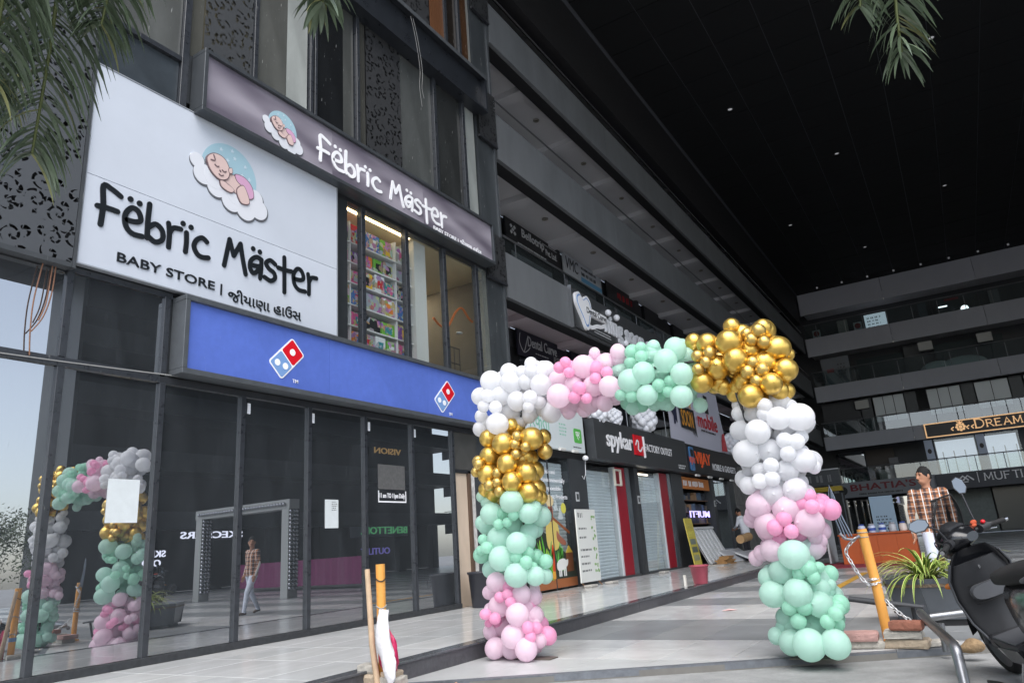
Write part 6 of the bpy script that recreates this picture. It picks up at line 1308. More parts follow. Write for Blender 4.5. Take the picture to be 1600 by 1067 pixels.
# ================================================================ kiosk at the far side of the plaza
t = thing('counter', 'orange wood counter standing on a red carpet', 'counter', (-2.1, 21, 0)); m_cw = mat('orange_wood', srgb(176, 84, 38), .4, noise=.2, scale=2, stretch=(1, 1, .3))
for i in range(4): MB().box(-3.0 + i * .44, -2.562 + i * .44, 21.0, 21.03, .02, .72).build('front_panel', m_cw, t, bevel=.004)
MB().box(-3.03, -1.2, 20.96, 21.6, .721, .76).build('top', m_cw, t, bevel=.006); MB().box(-3.0, -2.97, 21.031, 21.55, .02, .72).build('side_panel', m_cw, t); MB().box(-1.27, -1.24, 21.031, 21.55, .02, .72).build('side_panel', m_cw, t)
tag(MB().box(-3.9, -.3, 19.6, 22.4, .004, .018).build('carpet', mat('red_carpet', srgb(140, 54, 66), .95, noise=.45, scale=7, bump=.6, bscale=40)), 'faded red patterned carpet under the orange counter', 'carpet')
for i in range(5):
    x = -2.45 + .24 * i; c1 = [(196, 204, 222), (186, 194, 216), (190, 200, 218), (170, 174, 180), (214, 200, 192)][i]
    t = thing('jar', ['blue banded jar at the end of the row on the counter', 'blue banded jar second in the row on the counter', 'blue banded jar in the middle of the row on the counter', 'grey jar beside the blue banded jars on the counter', 'pale tall jar last in the row on the counter'][i], 'jar', (x, 21.2, .76)); MB().lathe([(.001, 0), (.085, 0), (.09, .02), (.09, .16), (.06, .19), (.001, .19)], (x, 21.2, .761), 18).build('body', mat('jar_%d' % i, srgb(*c1), .25), t); MB().lathe([(.001, .191), (.065, .191), (.065, .225), (.001, .226)], (x, 21.2, .761), 18).build('lid', mat('jar_lid_%d' % (i % 2), srgb(*[(60, 80, 150), (150, 150, 156)][i % 2]), .4), t)
    if i < 3: MB().lathe([(.0905, .05), (.0905, .12)], (x, 21.2, .761), 18).build('band', mat('jar_blue_band', srgb(60, 84, 156), .4), t)
t = thing('info_banner', 'pale blue roll-up information banner behind the counter', 'banner', (-2.0, 23.2, 0)); MB().box(-2.35, -1.75, 23.2, 23.22, .05, 1.72).build('sheet', mat('banner_blue', srgb(128, 148, 164), .6), t); MB().box(-2.38, -1.72, 23.12, 23.3, .005, .05).build('base', m_frame, t); bars('print', Plane('B', 23.2), -2.25, -1.85, .7, 1.2, 6, .001, m_letter, t, 18, .003)
t = thing('side_screen', 'narrow pale screen panel standing beside the orange counter', 'screen', (-3.4, 22.3, 0)); MB().box(-3.45, -3.40, 21.7, 22.9, .03, 1.9).build('panel', m_gl, t, bevel=.004); MB().box(-3.5, -3.35, 21.8, 22.8, .019, .03).build('foot', m_frame, t)
# dark stalls with a yellow sill at the far left corner of the court
t = thing('corner_stall', 'dark corner stall with a worn sign and yellow edge', 'stall', (-5.6, 36, 0)); MB().box(-7.15, -4.9, 38.2, 38.4, .02, 2.5).build('front', m_darker, t); MB().box(-7.15, -4.9, 38.0, 38.45, 2.9, 3.6).build('sign_board', m_dark, t); bars('lettering', Plane('B', 38.0), -7.0, -5.1, 3.0, 3.45, 1, .001, mat('worn_letters', srgb(120, 120, 122), .6), t, 19, .02, .9); MB().box(-7.15, -4.9, 37.95, 38.4, 2.6, 2.82).build('yellow_edge', mat('yellow_edge', srgb(176, 150, 40), .5), t); MB().box(-7.15, -4.9, 37.9, 38.45, 3.61, 3.66).build('canopy', m_brd, t)
for x in (-6.9, -6.2, -5.5, -5.0): MB().box(x, x + .06, 38.15, 38.2, .02, 2.5).build('stall_post', m_frame, t)
# ================================================================ people
def fuse(mb, voxel, it=6, fac=.5):
    """one continuous skin over overlapping shapes"""
    me = bpy.data.meshes.new('f'); me.from_pydata(mb.v, [], mb.f); o = bpy.data.objects.new('f', me); COL.objects.link(o)
    r = o.modifiers.new('r', 'REMESH'); r.mode = 'VOXEL'; r.voxel_size = voxel
    s = o.modifiers.new('s', 'SMOOTH'); s.iterations = it; s.factor = fac
    bpy.context.view_layer.update()
    out = bpy.data.meshes.new_from_object(o.evaluated_get(bpy.context.evaluated_depsgraph_get())); bpy.data.objects.remove(o); bpy.data.meshes.remove(me)
    return out
def capsule(mb, a, b, ra, rb, n=12):
    a, b = Vector(a), Vector(b); d = (b - a).normalized(); L_ = (b - a).length
    pts = [a - d * ra * .7, a - d * ra * .35] + [a + (b - a) * (i / 4) for i in range(5)] + [b + d * rb * .35, b + d * rb * .7]
    rs = [ra * .6, ra * .92] + [ra + (rb - ra) * i / 4 for i in range(5)] + [rb * .92, rb * .6]
    mb.tube(pts, rs, n)
def person(label, loc, rotz, P, mats, hair_len=.0, head_turn=0, head_tilt=0, scale=1.0):
    """P: joints in metres; the figure faces -Y, its left hand is on +X; mats: shirt, trousers, shoes, skin, hair"""
    caps = []                                   # (a, b, ra, rb, material index)
    shirt, trou, shoe, skin = 0, 1, 2, 3
    pel, ch, nk, hd = [Vector(P[k]) for k in ('pelvis', 'chest', 'neck', 'head')]
    mb = MB()
    # torso as stacked ovals
    def oval(c, rx, ry, n=18): return [Vector(c) + Vector((math.cos(2 * PI * i / n) * rx, math.sin(2 * PI * i / n) * ry, 0)) for i in range(n)]
    rings = []
    for f, rx, ry in ((-.25, .10, .09), (-.12, .165, .115), (0, .175, .122), (.3, .165, .118), (.6, .175, .120), (.9, .192, .120), (1.1, .185, .108), (1.28, .12, .085), (1.42, .062, .062)):
        rings.append(oval(pel.lerp(ch, f), rx, ry))
    mb.loft(rings)
    caps += [(pel + Vector((sx * .07, 0, 0)), ch + Vector((sx * .09, 0, .04)), .11, .11, shirt) for sx in (-1, 0, 1)]
    R_h = Matrix.Rotation(head_turn, 3, 'Z') @ Matrix.Rotation(head_tilt, 3, 'X')
    mb.tube([ch.lerp(nk, .55), nk, hd + R_h @ Vector((0, .01, -.06))], [.062, .052, .054], 12); caps.append((nk, hd, .05, .08, skin)); caps.append((nk, hd + R_h @ Vector((0, .02, .05)), .05, .09, skin))
    mb.ell(hd, .075, .095, .118, 20, 14, rot=R_h); mb.ell(hd + R_h @ Vector((0, -.03, -.07)), .055, .062, .05, 14, 10, rot=R_h)   # skull, jaw
    mb.tube([hd + R_h @ Vector((0, -.092, .02)), hd + R_h @ Vector((0, -.106, -.012)), hd + R_h @ Vector((0, -.116, -.03)), hd + R_h @ Vector((0, -.094, -.042))], [.010, .014, .018, .010], 8)
    for sx in (-1, 1): mb.ell(hd + R_h @ Vector((sx * .078, .005, -.008)), .012, .022, .034, 8, 6, rot=R_h); mb.ell(hd + R_h @ Vector((sx * .03, -.082, .026)), .024, .014, .010, 8, 6, rot=R_h)
    mb.ell(hd + R_h @ Vector((0, -.092, -.066)), .026, .014, .012, 8, 6, rot=R_h)
    for s in ('L', 'R'):
        sx = 1 if s == 'L' else -1
        sh, el, wr = [Vector(P[k + s]) for k in ('sh', 'el', 'wr')]
        capsule(mb, sh, el, .058, .047); capsule(mb, el, wr, .046, .034); mb.ell(sh + Vector((-sx * .02, 0, .0)), .07, .07, .06)
        caps += [(sh, el, .06, .05, shirt), (el, wr, .05, .04, shirt if mats.get('long', True) else skin)]
        d = (wr - el).normalized(); pal = wr + d * .075
        side = Vector((0, -1, 0)) - d * d.dot(Vector((0, -1, 0))); side.normalize(); nrm = d.cross(side)
        capsule(mb, wr, pal, .024, .030, 10); mb.obox(wr + d * .06, d, .04, side, .036, nrm, .013)
        caps.append((wr + d * .03, pal + d * .12, .03, .045, skin))
        for q, (o_, ln) in enumerate(((.030, .070), (.011, .082), (-.009, .076), (-.028, .058))):
            b0 = pal + d * .015 + side * o_; b1 = b0 + d * ln * .5 - nrm * sx * .008; b2 = b1 + d * ln * .45 - nrm * sx * .022
            mb.tube([b0, b1, b2], [.0098, .0092, .0078], 8)
        t0 = wr + d * .03 + side * .03; mb.tube([t0, t0 + d * .03 + side * .024, t0 + d * .06 + side * .026], [.012, .011, .009], 8)
        hp, kn, an = [Vector(P[k + s]) for k in ('hip', 'kn', 'an')]
        capsule(mb, hp, kn, .092, .062); capsule(mb, kn, an, .062, .044); caps += [(hp, kn, .095, .07, trou), (kn, an, .07, .055, trou)]
        tf = Vector(P.get('toe' + s, an + Vector((0, -.15, -.05)))); mb.tube([an + Vector((0, .05, -.045)), an + Vector((0, .0, -.035)), an.lerp(tf, .55) + Vector((0, 0, -.01)), tf], [.035, .046, .042, .026], 10, flat=.8)
        caps.append((an + Vector((0, .04, -.05)), tf, .05, .035, shoe))
    caps.append((pel + Vector((-.08, 0, -.08)), pel + Vector((.08, 0, -.08)), .1, .1, trou)); caps.append((pel + Vector((-.08, 0, -.01)), pel + Vector((.08, 0, -.01)), .125, .125, shirt))
    me = fuse(mb, .0105, 5, .5)
    n = len(me.polygons); cs = np.zeros(n * 3); me.polygons.foreach_get('center', cs); cs = cs.reshape(-1, 3); best = np.full(n, 1e9); idx = np.zeros(n, int)
    for a, b, ra, rb, mi in caps:
        A, Bv = np.array(a), np.array(b); ab = Bv - A; t = np.clip(((cs - A) @ ab) / (ab @ ab), 0, 1); dd = np.linalg.norm(cs - (A + t[:, None] * ab), axis=1) - (ra + (rb - ra) * t); m_ = dd < best; best[m_] = dd[m_]; idx[m_] = mi
    me.polygons.foreach_set('material_index', idx); me.polygons.foreach_set('use_smooth', [True] * n)
    for k in ('shirt', 'trousers', 'shoes', 'skin'): me.materials.append(mats[k])
    root = thing('person', label, 'person', (0, 0, 0)); o = obj('body', me, None, root)
    # hair cap, brows, eyes, collar
    hb = MB(); 
    for i in range(14):
        th = PI * .56 * i / 13; ring = []
        for j in range(24):
            p = 2 * PI * j / 24; front = max(0, -math.sin(p)); t2 = th * (1.12 - .42 * front); w_ = 1 + .02 * math.sin(9 * p + i)
            ring.append(hd + R_h @ Vector((.082 * w_ * math.sin(t2) * math.cos(p), .008 + .100 * w_ * math.sin(t2) * math.sin(p), .004 + .128 * w_ * math.cos(t2))))
        if i: hb.loft([prev, ring], cap=False)
        prev = ring
    hb.build('hair', mats['hair'], root)
    eb_ = MB()
    for sx in (-1, 1): eb_.ell(hd + R_h @ Vector((sx * .030, -.094, .031)), .018, .005, .0045, 8, 5, rot=R_h); eb_.ell(hd + R_h @ Vector((sx * .029, -.090, .013)), .010, .006, .006, 8, 5, rot=R_h)
    eb_.ell(hd + R_h @ Vector((0, -.1045, -.052)), .026, .006, .006, 8, 5, rot=R_h)
    eb_.build('eyes_and_brows', mats['hair'], root)
    cl = MB(); cb_ = ch.lerp(nk, .62)
    for sx in (-1, 1): cl.add([cb_ + Vector((sx * .006, -.078, -.03)), cb_ + Vector((sx * .062, -.07, -.045)), cb_ + Vector((sx * .068, .0, .028)), cb_ + Vector((sx * .045, .055, .05)), cb_ + Vector((sx * .04, -.05, .02))], [(0, 1, 2, 4), (4, 2, 3)])
    c_ = cl.build('collar', mats['shirt'], root)
    root.rotation_euler = (0, 0, rotz); root.location = loc; root.scale = (scale,) * 3
    return root
def plaid():
    m = mat('plaid_shirt', srgb(150, 104, 76), .85); n = m.node_tree; p = n.nodes['Principled BSDF']; L = n.links
    tc = n.nodes.new('ShaderNodeTexCoord'); sp = n.nodes.new('ShaderNodeSeparateXYZ'); L.new(tc.outputs['Object'], sp.inputs[0])
    def band(sock, per, w_, ph):
        a = n.nodes.new('ShaderNodeMath'); a.operation = 'ADD'; a.inputs[1].default_value = ph + 10; L.new(sock, a.inputs[0])
        b = n.nodes.new('ShaderNodeMath'); b.operation = 'FLOORED_MODULO'; b.inputs[1].default_value = per; L.new(a.outputs[0], b.inputs[0])
        c = n.nodes.new('ShaderNodeMath'); c.operation = 'LESS_THAN'; c.inputs[1].default_value = w_; L.new(b.outputs[0], c.inputs[0]); return c.outputs[0]
    cur = None
    def over(fac, col, k):
        nonlocal cur
        x = n.nodes.new('ShaderNodeMix'); x.data_type = 'RGBA'; x.inputs[7].default_value = (*srgb(*col), 1)
        ml = n.nodes.new('ShaderNodeMath'); ml.operation = 'MULTIPLY'; ml.inputs[1].default_value = k; L.new(fac, ml.inputs[0]); L.new(ml.outputs[0], x.inputs[0])
        if cur is None: x.inputs[6].default_value = (*srgb(158, 106, 74), 1)
        else: L.new(cur, x.inputs[6])
        cur = x.outputs[2]
    over(band(sp.outputs['Z'], .085, .022, .0), (60, 50, 50), .75); over(band(sp.outputs['X'], .105, .032, .02), (46, 46, 54), .8)
    over(band(sp.outputs['X'], .105, .012, .056), (222, 220, 218), .9); over(band(sp.outputs['Z'], .085, .006, .045), (206, 196, 190), .7)
    L.new(cur, p.inputs['Base Color']); return m
m_skin = mat('skin_brown', srgb(172, 124, 98), .55, noise=.06, sss=.05); m_hair = mat('black_hair', srgb(20, 18, 18), .75, bump=.5, bscale=120)
m_jean = mat('light_jeans', srgb(188, 194, 208), .85, noise=.12, scale=14); m_shoe = mat('brown_shoe', srgb(70, 54, 44), .5)
PW = dict(pelvis=(0, 0, .90), chest=(0, .01, 1.26), neck=(0, -.005, 1.43), head=(0, -.02, 1.56), shL=(.185, .01, 1.345), elL=(.25, .06, 1.08), wrL=(.235, -.02, .85), shR=(-.185, .01, 1.345), elR=(-.245, .0, 1.07), wrR=(-.26, -.10, .84),
          hipL=(.085, 0, .86), knL=(.095, .06, .47), anL=(.10, .26, .12), toeL=(.11, .14, .03), hipR=(-.085, 0, .86), knR=(-.10, -.17, .48), anR=(-.10, -.24, .085), toeR=(-.11, -.39, .03))
person('man in brown plaid shirt and pale jeans walking behind the planter', (-.42, 11.3, 0), RAD(4), PW, dict(shirt=plaid(), trousers=m_jean, shoes=m_shoe, skin=m_skin, hair=m_hair), head_turn=RAD(-48))
PB = dict(pelvis=(0, .05, .90), chest=(0, -.03, 1.25), neck=(0, -.09, 1.41), head=(0, -.15, 1.53), shL=(.18, -.02, 1.33), elL=(.22, -.10, 1.08), wrL=(.12, -.30, 1.0), shR=(-.18, -.02, 1.33), elR=(-.22, -.10, 1.08), wrR=(-.10, -.30, 1.0),
          hipL=(.085, .05, .86), knL=(.095, .03, .47), anL=(.10, .06, .085), hipR=(-.085, .05, .86), knR=(-.09, .0, .47), anR=(-.10, .04, .085))
person('man in white shirt and dark trousers bending over goods at the phone shop', (-6.55, 25.4, PZ), RAD(-115), PB, dict(shirt=mat('white_shirt', srgb(216, 218, 222), .8), trousers=mat('dark_trousers', srgb(44, 44, 50), .8), shoes=m_shoe, skin=m_skin, hair=m_hair), head_tilt=RAD(28))

# ================================================================ scooter
sc_ = thing('scooter', 'black scooter with smoked screen parked before the planter', 'scooter', (0, 0, 0))
m_sb = mat('scooter_black_gloss', srgb(26, 27, 30), .22, noise=.1, scale=4, coat=.4); m_sm = mat('scooter_black_plastic', srgb(40, 41, 44), .5, noise=.15, scale=20, bump=.04, bscale=200); m_sg = mat('scooter_grey_plastic', srgb(74, 76, 80), .45, noise=.1)
m_rub = mat('rubber', srgb(30, 30, 31), .8); m_chr = mat('chrome', srgb(180, 182, 186), .12, metal=1.)
def sec(x, z, hw, hh, n=20, e=2.6, dy=0):
    """super-ellipse section across the scooter at x"""
    r = []
    for i in range(n):
        a = 2 * PI * i / n; c, s = math.cos(a), math.sin(a); r.append(Vector((x, dy + hw * math.copysign(abs(c) ** (2 / e), c), z + hh * math.copysign(abs(s) ** (2 / e), s))))
    return r
def part(name, mb, m, parent=None): return mb.build(name, m, parent or sc_)
for nm, wx in (('front_wheel', .70), ('rear_wheel', -.56)):
    R0 = .225; ty = MB(); prof = [(R0 - .05, -.045), (R0 - .02, -.055), (R0, -.03), (R0 + .006, 0), (R0, .03), (R0 - .02, .055), (R0 - .05, .045)]
    ty.lathe(prof, (wx, 0, R0), 32, axis='y'); w_ = part(nm, ty, m_rub); rim = MB(); rim.lathe([(R0 - .05, -.045), (R0 - .06, -.03), (.05, -.02), (.03, -.05), (.001, -.05)], (wx, 0, R0), 24, axis='y'); rim.lathe([(R0 - .05, .045), (R0 - .06, .03), (.05, .02), (.03, .05), (.001, .05)], (wx, 0, R0), 24, axis='y'); part('rim', rim, m_sg, w_)
part('front_fender', MB().loft([[Vector((.70 + .27 * math.cos(a), y, .225 + .27 * math.sin(a) - .03 * abs(y) / .075)) for y in (-.08, -.06, 0, .06, .08)] for a in [RAD(10 + i * 15) for i in range(10)]], closed=False), m_sb)
for sy in (-1, 1): part('fork_leg', MB().tube([(.70, sy * .085, .225), (.56, sy * .06, .62)], .022, 10), m_sg)
# front apron: shield curving round the legs
ap = MB(); rings = []
for z, x, hw, th in ((.30, .52, .15, .05), (.42, .56, .19, .07), (.58, .55, .215, .09), (.72, .50, .215, .10), (.82, .46, .17, .10), (.88, .44, .11, .08)):
    rings.append([Vector((x + th * (1 - (y / 1.0) ** 2) - (.10 * abs(y) ** 2), y * hw, z)) for y in np.linspace(-1, 1, 13)] + [Vector((x - .035 - .07 * abs(y) ** 2, y * hw * .97, z)) for y in np.linspace(1, -1, 13)])
ap.loft(rings); part('front_apron', ap, m_sb)
il = MB(); rings = []
for z, x, hw in ((.30, .43, .15), (.40, .455, .185), (.55, .455, .20), (.70, .41, .19), (.80, .385, .14)):
    rings.append([Vector((x - .05 + .05 * abs(y) ** 1.5, y * hw, z)) for y in np.linspace(-1, 1, 11)] + [Vector((x + .01, y * hw, z)) for y in np.linspace(1, -1, 11)])
il.loft(rings); part('inner_leg_shield', il, m_sm)
part('glove_pocket', MB().loft([sec(.385, .60, .13, .06, 16), sec(.355, .60, .12, .05, 16)]), m_sg)
fb = MB(); fb.loft([sec(.44, .315, .13, .03, 16, 4), sec(.36, .30, .17, .03, 16, 5), sec(.10, .295, .185, .03, 16, 6), sec(-.06, .30, .18, .035, 16, 5)]); part('floorboard', fb, m_sm)
for y in (-.11, -.06, .0, .06, .11): part('floor_rib', MB().box(-.02, .34, y - .012, y + .012, .323, .333), m_rub)
part('floor_mat', MB().loft([sec(.36, .326, .15, .008, 12, 5), sec(.0, .328, .16, .008, 12, 5)]), m_sg)
for sy in (-1, 1):
    part('lower_side_cover', MB().loft([[Vector((x, sy * (.17 + dy), z)) for x, z, dy in ((.46, .34, -.03), (.2, .30, .02), (-.10, .32, .03), (-.10, .22, .0), (.2, .20, -.01), (.42, .24, -.04))], [Vector((x, sy * (.14 + dy), z)) for x, z, dy in ((.46, .34, -.03), (.2, .30, .02), (-.10, .32, .03), (-.10, .22, .0), (.2, .20, -.01), (.42, .24, -.04))]], smooth=False), m_sb)
part('tail_body', MB().loft([sec(-.08, .47, .10, .16, 20, 3), sec(-.18, .52, .15, .19, 20, 3), sec(-.40, .56, .17, .17, 20, 3), sec(-.65, .63, .14, .12, 20, 3), sec(-.85, .70, .07, .06, 20, 3)]), m_sb)
part('seat', MB().loft([sec(-.06, .70, .08, .03, 20, 3), sec(-.14, .735, .14, .05, 20, 3), sec(-.35, .755, .155, .055, 20, 3), sec(-.55, .785, .15, .06, 20, 3), sec(-.76, .80, .09, .04, 20, 3)]), m_rub)
part('grab_rail', MB().tube([(-.60, .15, .76), (-.82, .13, .82), (-.90, 0, .83), (-.82, -.13, .82), (-.60, -.15, .76)], .014, 8), m_sg)
part('engine_case', MB().loft([sec(-.20, .25, .05, .06, 14, 3, .10), sec(-.35, .25, .06, .09, 14, 3, .10), sec(-.62, .23, .05, .07, 14, 3, .11)]), m_sg)
part('exhaust', MB().tube([(-.2, -.14, .22), (-.4, -.16, .22), (-.85, -.17, .27)], [.02, .045, .05], 14), m_sg)
part('side_stand', MB().tube([(.0, .15, .25), (.05, .20, .13), (.09, .235, .02)], .012, 8), m_chr); part('stand_foot', MB().obox((.09, .25, .015), (1, 0, 0), .05, (0, 1, 0), .02, (0, 0, 1), .006), m_chr)
# handlebar group, turned with the bars
hb_ = []
def hpart(name, mb, m, parent=None): o = part(name, mb, m, parent); hb_.append(o); return o
hpart('handlebar_cowl', MB().loft([sec(.58, .86, .05, .03, 20, 2.4), sec(.54, .90, .12, .075, 20, 2.4), sec(.46, .95, .15, .085, 20, 2.4), sec(.38, .955, .12, .06, 20, 2.4), sec(.34, .94, .06, .03, 20, 2.4)]), m_sb)
hpart('dash_hood', MB().loft([sec(.56, .97, .075, .035, 16, 2.6), sec(.48, 1.02, .095, .045, 16, 2.6), sec(.42, 1.015, .085, .02, 16, 2.6)]), m_sm); hpart('instrument', MB().obox((.44, 0, 1.015), (.8, 0, .6), .05, (0, 1, 0), .07, (-.6, 0, .8), .008), mat('instrument_face', srgb(96, 100, 106), .15))
sr = []
for i in range(8):
    f = i / 7; sr.append([Vector((.56 + .05 * (1 - abs(y) ** 2) - .12 * f - .05 * y * y, y * (.15 + .03 * math.sin(f * PI) - .07 * f * f), .93 + .30 * f)) for y in np.linspace(-1, 1, 11)])
sm_ = glass('smoked_screen', .05, (.30, .31, .32), .03); hpart('windscreen', MB().loft(sr, closed=False), sm_)
rm_ = MB(); rm_.tube([r[0] for r in sr] + [sr[-1][j] for j in range(1, 10)] + [r[-1] for r in sr[::-1]], .006, 6); hpart('screen_edge', rm_, m_rub)
for sy in (-1, 1):
    hpart('bar_tube', MB().tube([(.44, sy * .09, .945), (.40, sy * .20, .955), (.36, sy * .27, .95)], .016, 10), m_sm)
    hpart('switch_housing', MB().loft([[Vector((.395, sy * .17, .95)) + Vector((math.cos(a) * .035, 0, math.sin(a) * .03)) for a in [2 * PI * i / 12 for i in range(12)]], [Vector((.375, sy * .235, .95)) + Vector((math.cos(a) * .035, 0, math.sin(a) * .03)) for a in [2 * PI * i / 12 for i in range(12)]]]), m_sm)
    g_ = MB(); pts = [Vector((.372, sy * .24, .95)).lerp(Vector((.325, sy * .37, .94)), i / 12) for i in range(13)]; g_.tube(pts, [.0175 if i % 2 else .0155 for i in range(13)], 12); hpart('grip', g_, m_rub); hpart('bar_end', MB().tube([(.325, sy * .37, .94), (.318, sy * .39, .938)], .014, 10), m_chr)
    hpart('brake_lever', MB().tube([(.42, sy * .19, .94), (.43, sy * .27, .925), (.40, sy * .36, .905)], [.008, .0075, .006], 8), m_chr if sy < 0 else m_sm)
    hpart('mirror_stalk', MB().tube([(.40, sy * .18, .975), (.41, sy * .20, 1.06), (.43, sy * (.28 if sy > 0 else .25), 1.12 if sy > 0 else 1.20)], .0065, 8), m_sm)
    cz = Vector((.43, sy * (.33 if sy > 0 else .27), 1.13 if sy > 0 else 1.25)); nx = Vector((-.62, .79, .22)).normalized(); ux = Vector((0, 0, 1)); ux = (ux - nx * ux.dot(nx)).normalized(); vx = nx.cross(ux)
    shp = [(a_ * .78, b_ * .78) for a_, b_ in ((.085, .0), (.06, .045), (-.02, .058), (-.08, .03), (-.085, -.02), (-.03, -.052), (.05, -.045))]
    mm = hpart('mirror', MB().prism([cz + vx * a * (1 if sy > 0 else .62) + ux * b * (1 if sy > 0 else 1.5) for a, b in shp][::-1], -nx, .022), m_sm); mg = MB().prism([cz + nx * .001 + vx * a * .9 * (1 if sy > 0 else .62) + ux * b * .9 * (1 if sy > 0 else 1.5) for a, b in shp], nx, .001); hpart('mirror_glass', mg, mat('mirror_silver', srgb(120, 124, 128), .03, metal=1.), None)
hpart('red_switch', MB().ell((.36, -.20, .985), .016, .016, .014), mat('switch_red', srgb(206, 36, 44), .35)); hpart('cloth_charm', MB().ell((.40, -.16, 1.0), .018, .03, .018).ell((.385, -.13, .985), .014, .025, .012), mat('orange_cloth', srgb(170, 74, 44), .8, noise=.2))
hpart('ignition_lock', MB().lathe([(.001, .012), (.02, .012), (.022, .0)], (.38, -.07, .70), 14, axis='x'), m_chr)
for sy, y2 in ((1, .05), (-1, -.04), (1, -.02)): hpart('brake_cable', MB().tube([(p.x, p.y, p.z) for p in catmull([Vector(q) for q in ((.41, sy * .19, .94), (.50, sy * .17, .98), (.56, y2 * 2, .92), (.52, y2, .82))], 5)], .0045, 6), m_rub)
for sy in (-1, 1):
    part('shield_trim', MB().tube([(x - .04 - .07, sy * hw * .985, z) for z, x, hw in ((.30, .52, .15), (.42, .56, .19), (.58, .55, .215), (.72, .50, .215), (.82, .46, .17))], .008, 8), m_sg)
    part('indicator', MB().ell((.60, sy * .15, .66), .02, .045, .022), mat('amber_lens', srgb(190, 110, 40), .2))
part('bag_hook', MB().tube([(.40, 0, .74), (.36, 0, .735), (.345, 0, .75), (.345, 0, .765)], .007, 6), m_chr)
part('glove_lid_seam', MB().tube([(.352, y, z) for y, z in ((-.13, .66), (.13, .66), (.13, .54), (-.13, .54), (-.13, .66))], .003, 5), m_rub)
STEER = RAD(35)
Ms = Matrix.Translation((.46, 0, 0)) @ Matrix.Rotation(STEER, 4, 'Z') @ Matrix.Translation((-.46, 0, 0))
for o in hb_: o.matrix_basis = Ms @ o.matrix_basis
# headlamp and indicators
part('headlamp', MB().loft([sec(.62, .74, .10, .035, 16), sec(.655, .74, .07, .02, 16)]), mat('lamp_glass', srgb(170, 176, 182), .08))
sc_.rotation_euler = Euler((RAD(-17), 0, RAD(110)), 'XYZ'); sc_.location = (.31, 5.72, -.05)

def copy_tree(o, parent=None):
    c = o.copy(); COL.objects.link(c)
    if parent is not None: c.parent = parent
    for ch in list(o.children): copy_tree(ch, c)
    return c
for x, y, a, lab in ((9.6, 15.2, 60, 'black scooter parked beside the white gate across the court'), (10.4, 15.6, 68, 'black scooter parked outermost in the row beside the white gate')):
    c = copy_tree(sc_); c.location = (x, y, .01); c.rotation_euler = Euler((RAD(-9), 0, RAD(a)), 'XYZ'); c['label'] = lab; c['group'] = 'scooters beside the white gate'
# ================================================================ palms whose fronds hang into the picture
m_pl = mat('palm_leaf', srgb(96, 110, 88), .3, noise=.3, scale=3, spec=.6); m_ply_ = mat('palm_leaf_tip', srgb(140, 142, 96), .5, noise=.2); m_ptr = mat('palm_trunk', srgb(120, 108, 94), .9, noise=.3, scale=8, bump=.6, bscale=18); m_rach = mat('palm_rachis', srgb(96, 104, 62), .6)
def frond(parent, pts, L0, n, seed, droop=.75, w0=.011):
    rnd = random.Random(seed); P = catmull([Vector(p) for p in pts], 14); mb = MB(); mb.tube(P, [.016 * (1 - .8 * i / len(P)) + .002 for i in range(len(P))], 6, mi=1)
    N = len(P)
    for i in range(n):
        f = .10 + .90 * i / (n - 1); k = min(int(f * (N - 1)), N - 2); p = P[k].lerp(P[k + 1], f * (N - 1) - k); t = (P[k + 1] - P[k]).normalized()
        for sgn in (-1, 1):
            side = t.cross(Vector((0, 0, 1)));
            if side.length < .2: side = Vector((rnd.uniform(-1, 1), rnd.uniform(-1, 1), 0))
            side.normalize(); L_ = L0 * (.45 + .55 * math.sin(PI * min(1, f * .85 + .12))) * rnd.uniform(.8, 1.12); nrm = t.cross(side) * rnd.choice([-1, 1]); d = (side * sgn * rnd.uniform(.7, 1.0) + t * rnd.uniform(.45, .9) + nrm * rnd.uniform(-.1, .5)).normalized(); q = p.copy(); w_ = w0 * rnd.uniform(.8, 1.2); prev = None; wd = d.cross(Vector((rnd.uniform(-.5, .5), rnd.uniform(-.5, .5), 1))).normalized(); K = 5; mi = 2 if rnd.random() < .07 else 0
            for s in range(K + 1):
                g = s / K; ww = w_ * (math.sin(PI * (.18 + .82 * g)) * .9 + .05 if g < 1 else .0) + .0006; cur = [q - wd * ww, q + wd * ww]
                if prev: mb.add(prev + cur, [(0, 1, 3, 2)], mi, False)
                prev = cur; q = q + d * (L_ / K); d = (d + Vector((0, 0, -1)) * droop * .28).normalized()
    return mb.build('frond', [m_pl, m_rach, m_ply_], parent)
def palm(label, base, top, fronds, seed):
    t = thing('palm_tree', label, 'palm tree', base); B0, T0 = Vector(base), Vector(top); pts = [B0.lerp(T0, i / 10) + Vector((.06 * math.sin(i * .5), 0, 0)) for i in range(11)]
    MB().tube(pts, [.15 - .005 * i + (.012 if i % 2 else 0) for i in range(11)], 14).build('trunk', m_ptr, t); MB().tube([T0, T0 + Vector((0, 0, .5))], [.10, .04], 10).build('crownshaft', m_rach, t)
    rnd = random.Random(seed)
    for i, f in enumerate(fronds): frond(t, f[0], f[1], f[2], seed * 31 + i, *(f[3:] or ()))
    return t
def arc(top, end, h=.5):
    T, E = Vector(top), Vector(end); m = T.lerp(E, .45) + Vector((0, 0, h)); return [T + Vector((0, 0, .35)), T.lerp(m, .5) + Vector((0, 0, .25 + h * .2)), m, m.lerp(E, .6) + Vector((0, 0, .12 * h)), E]
TP = Vector((-2.35, .10, 4.6))
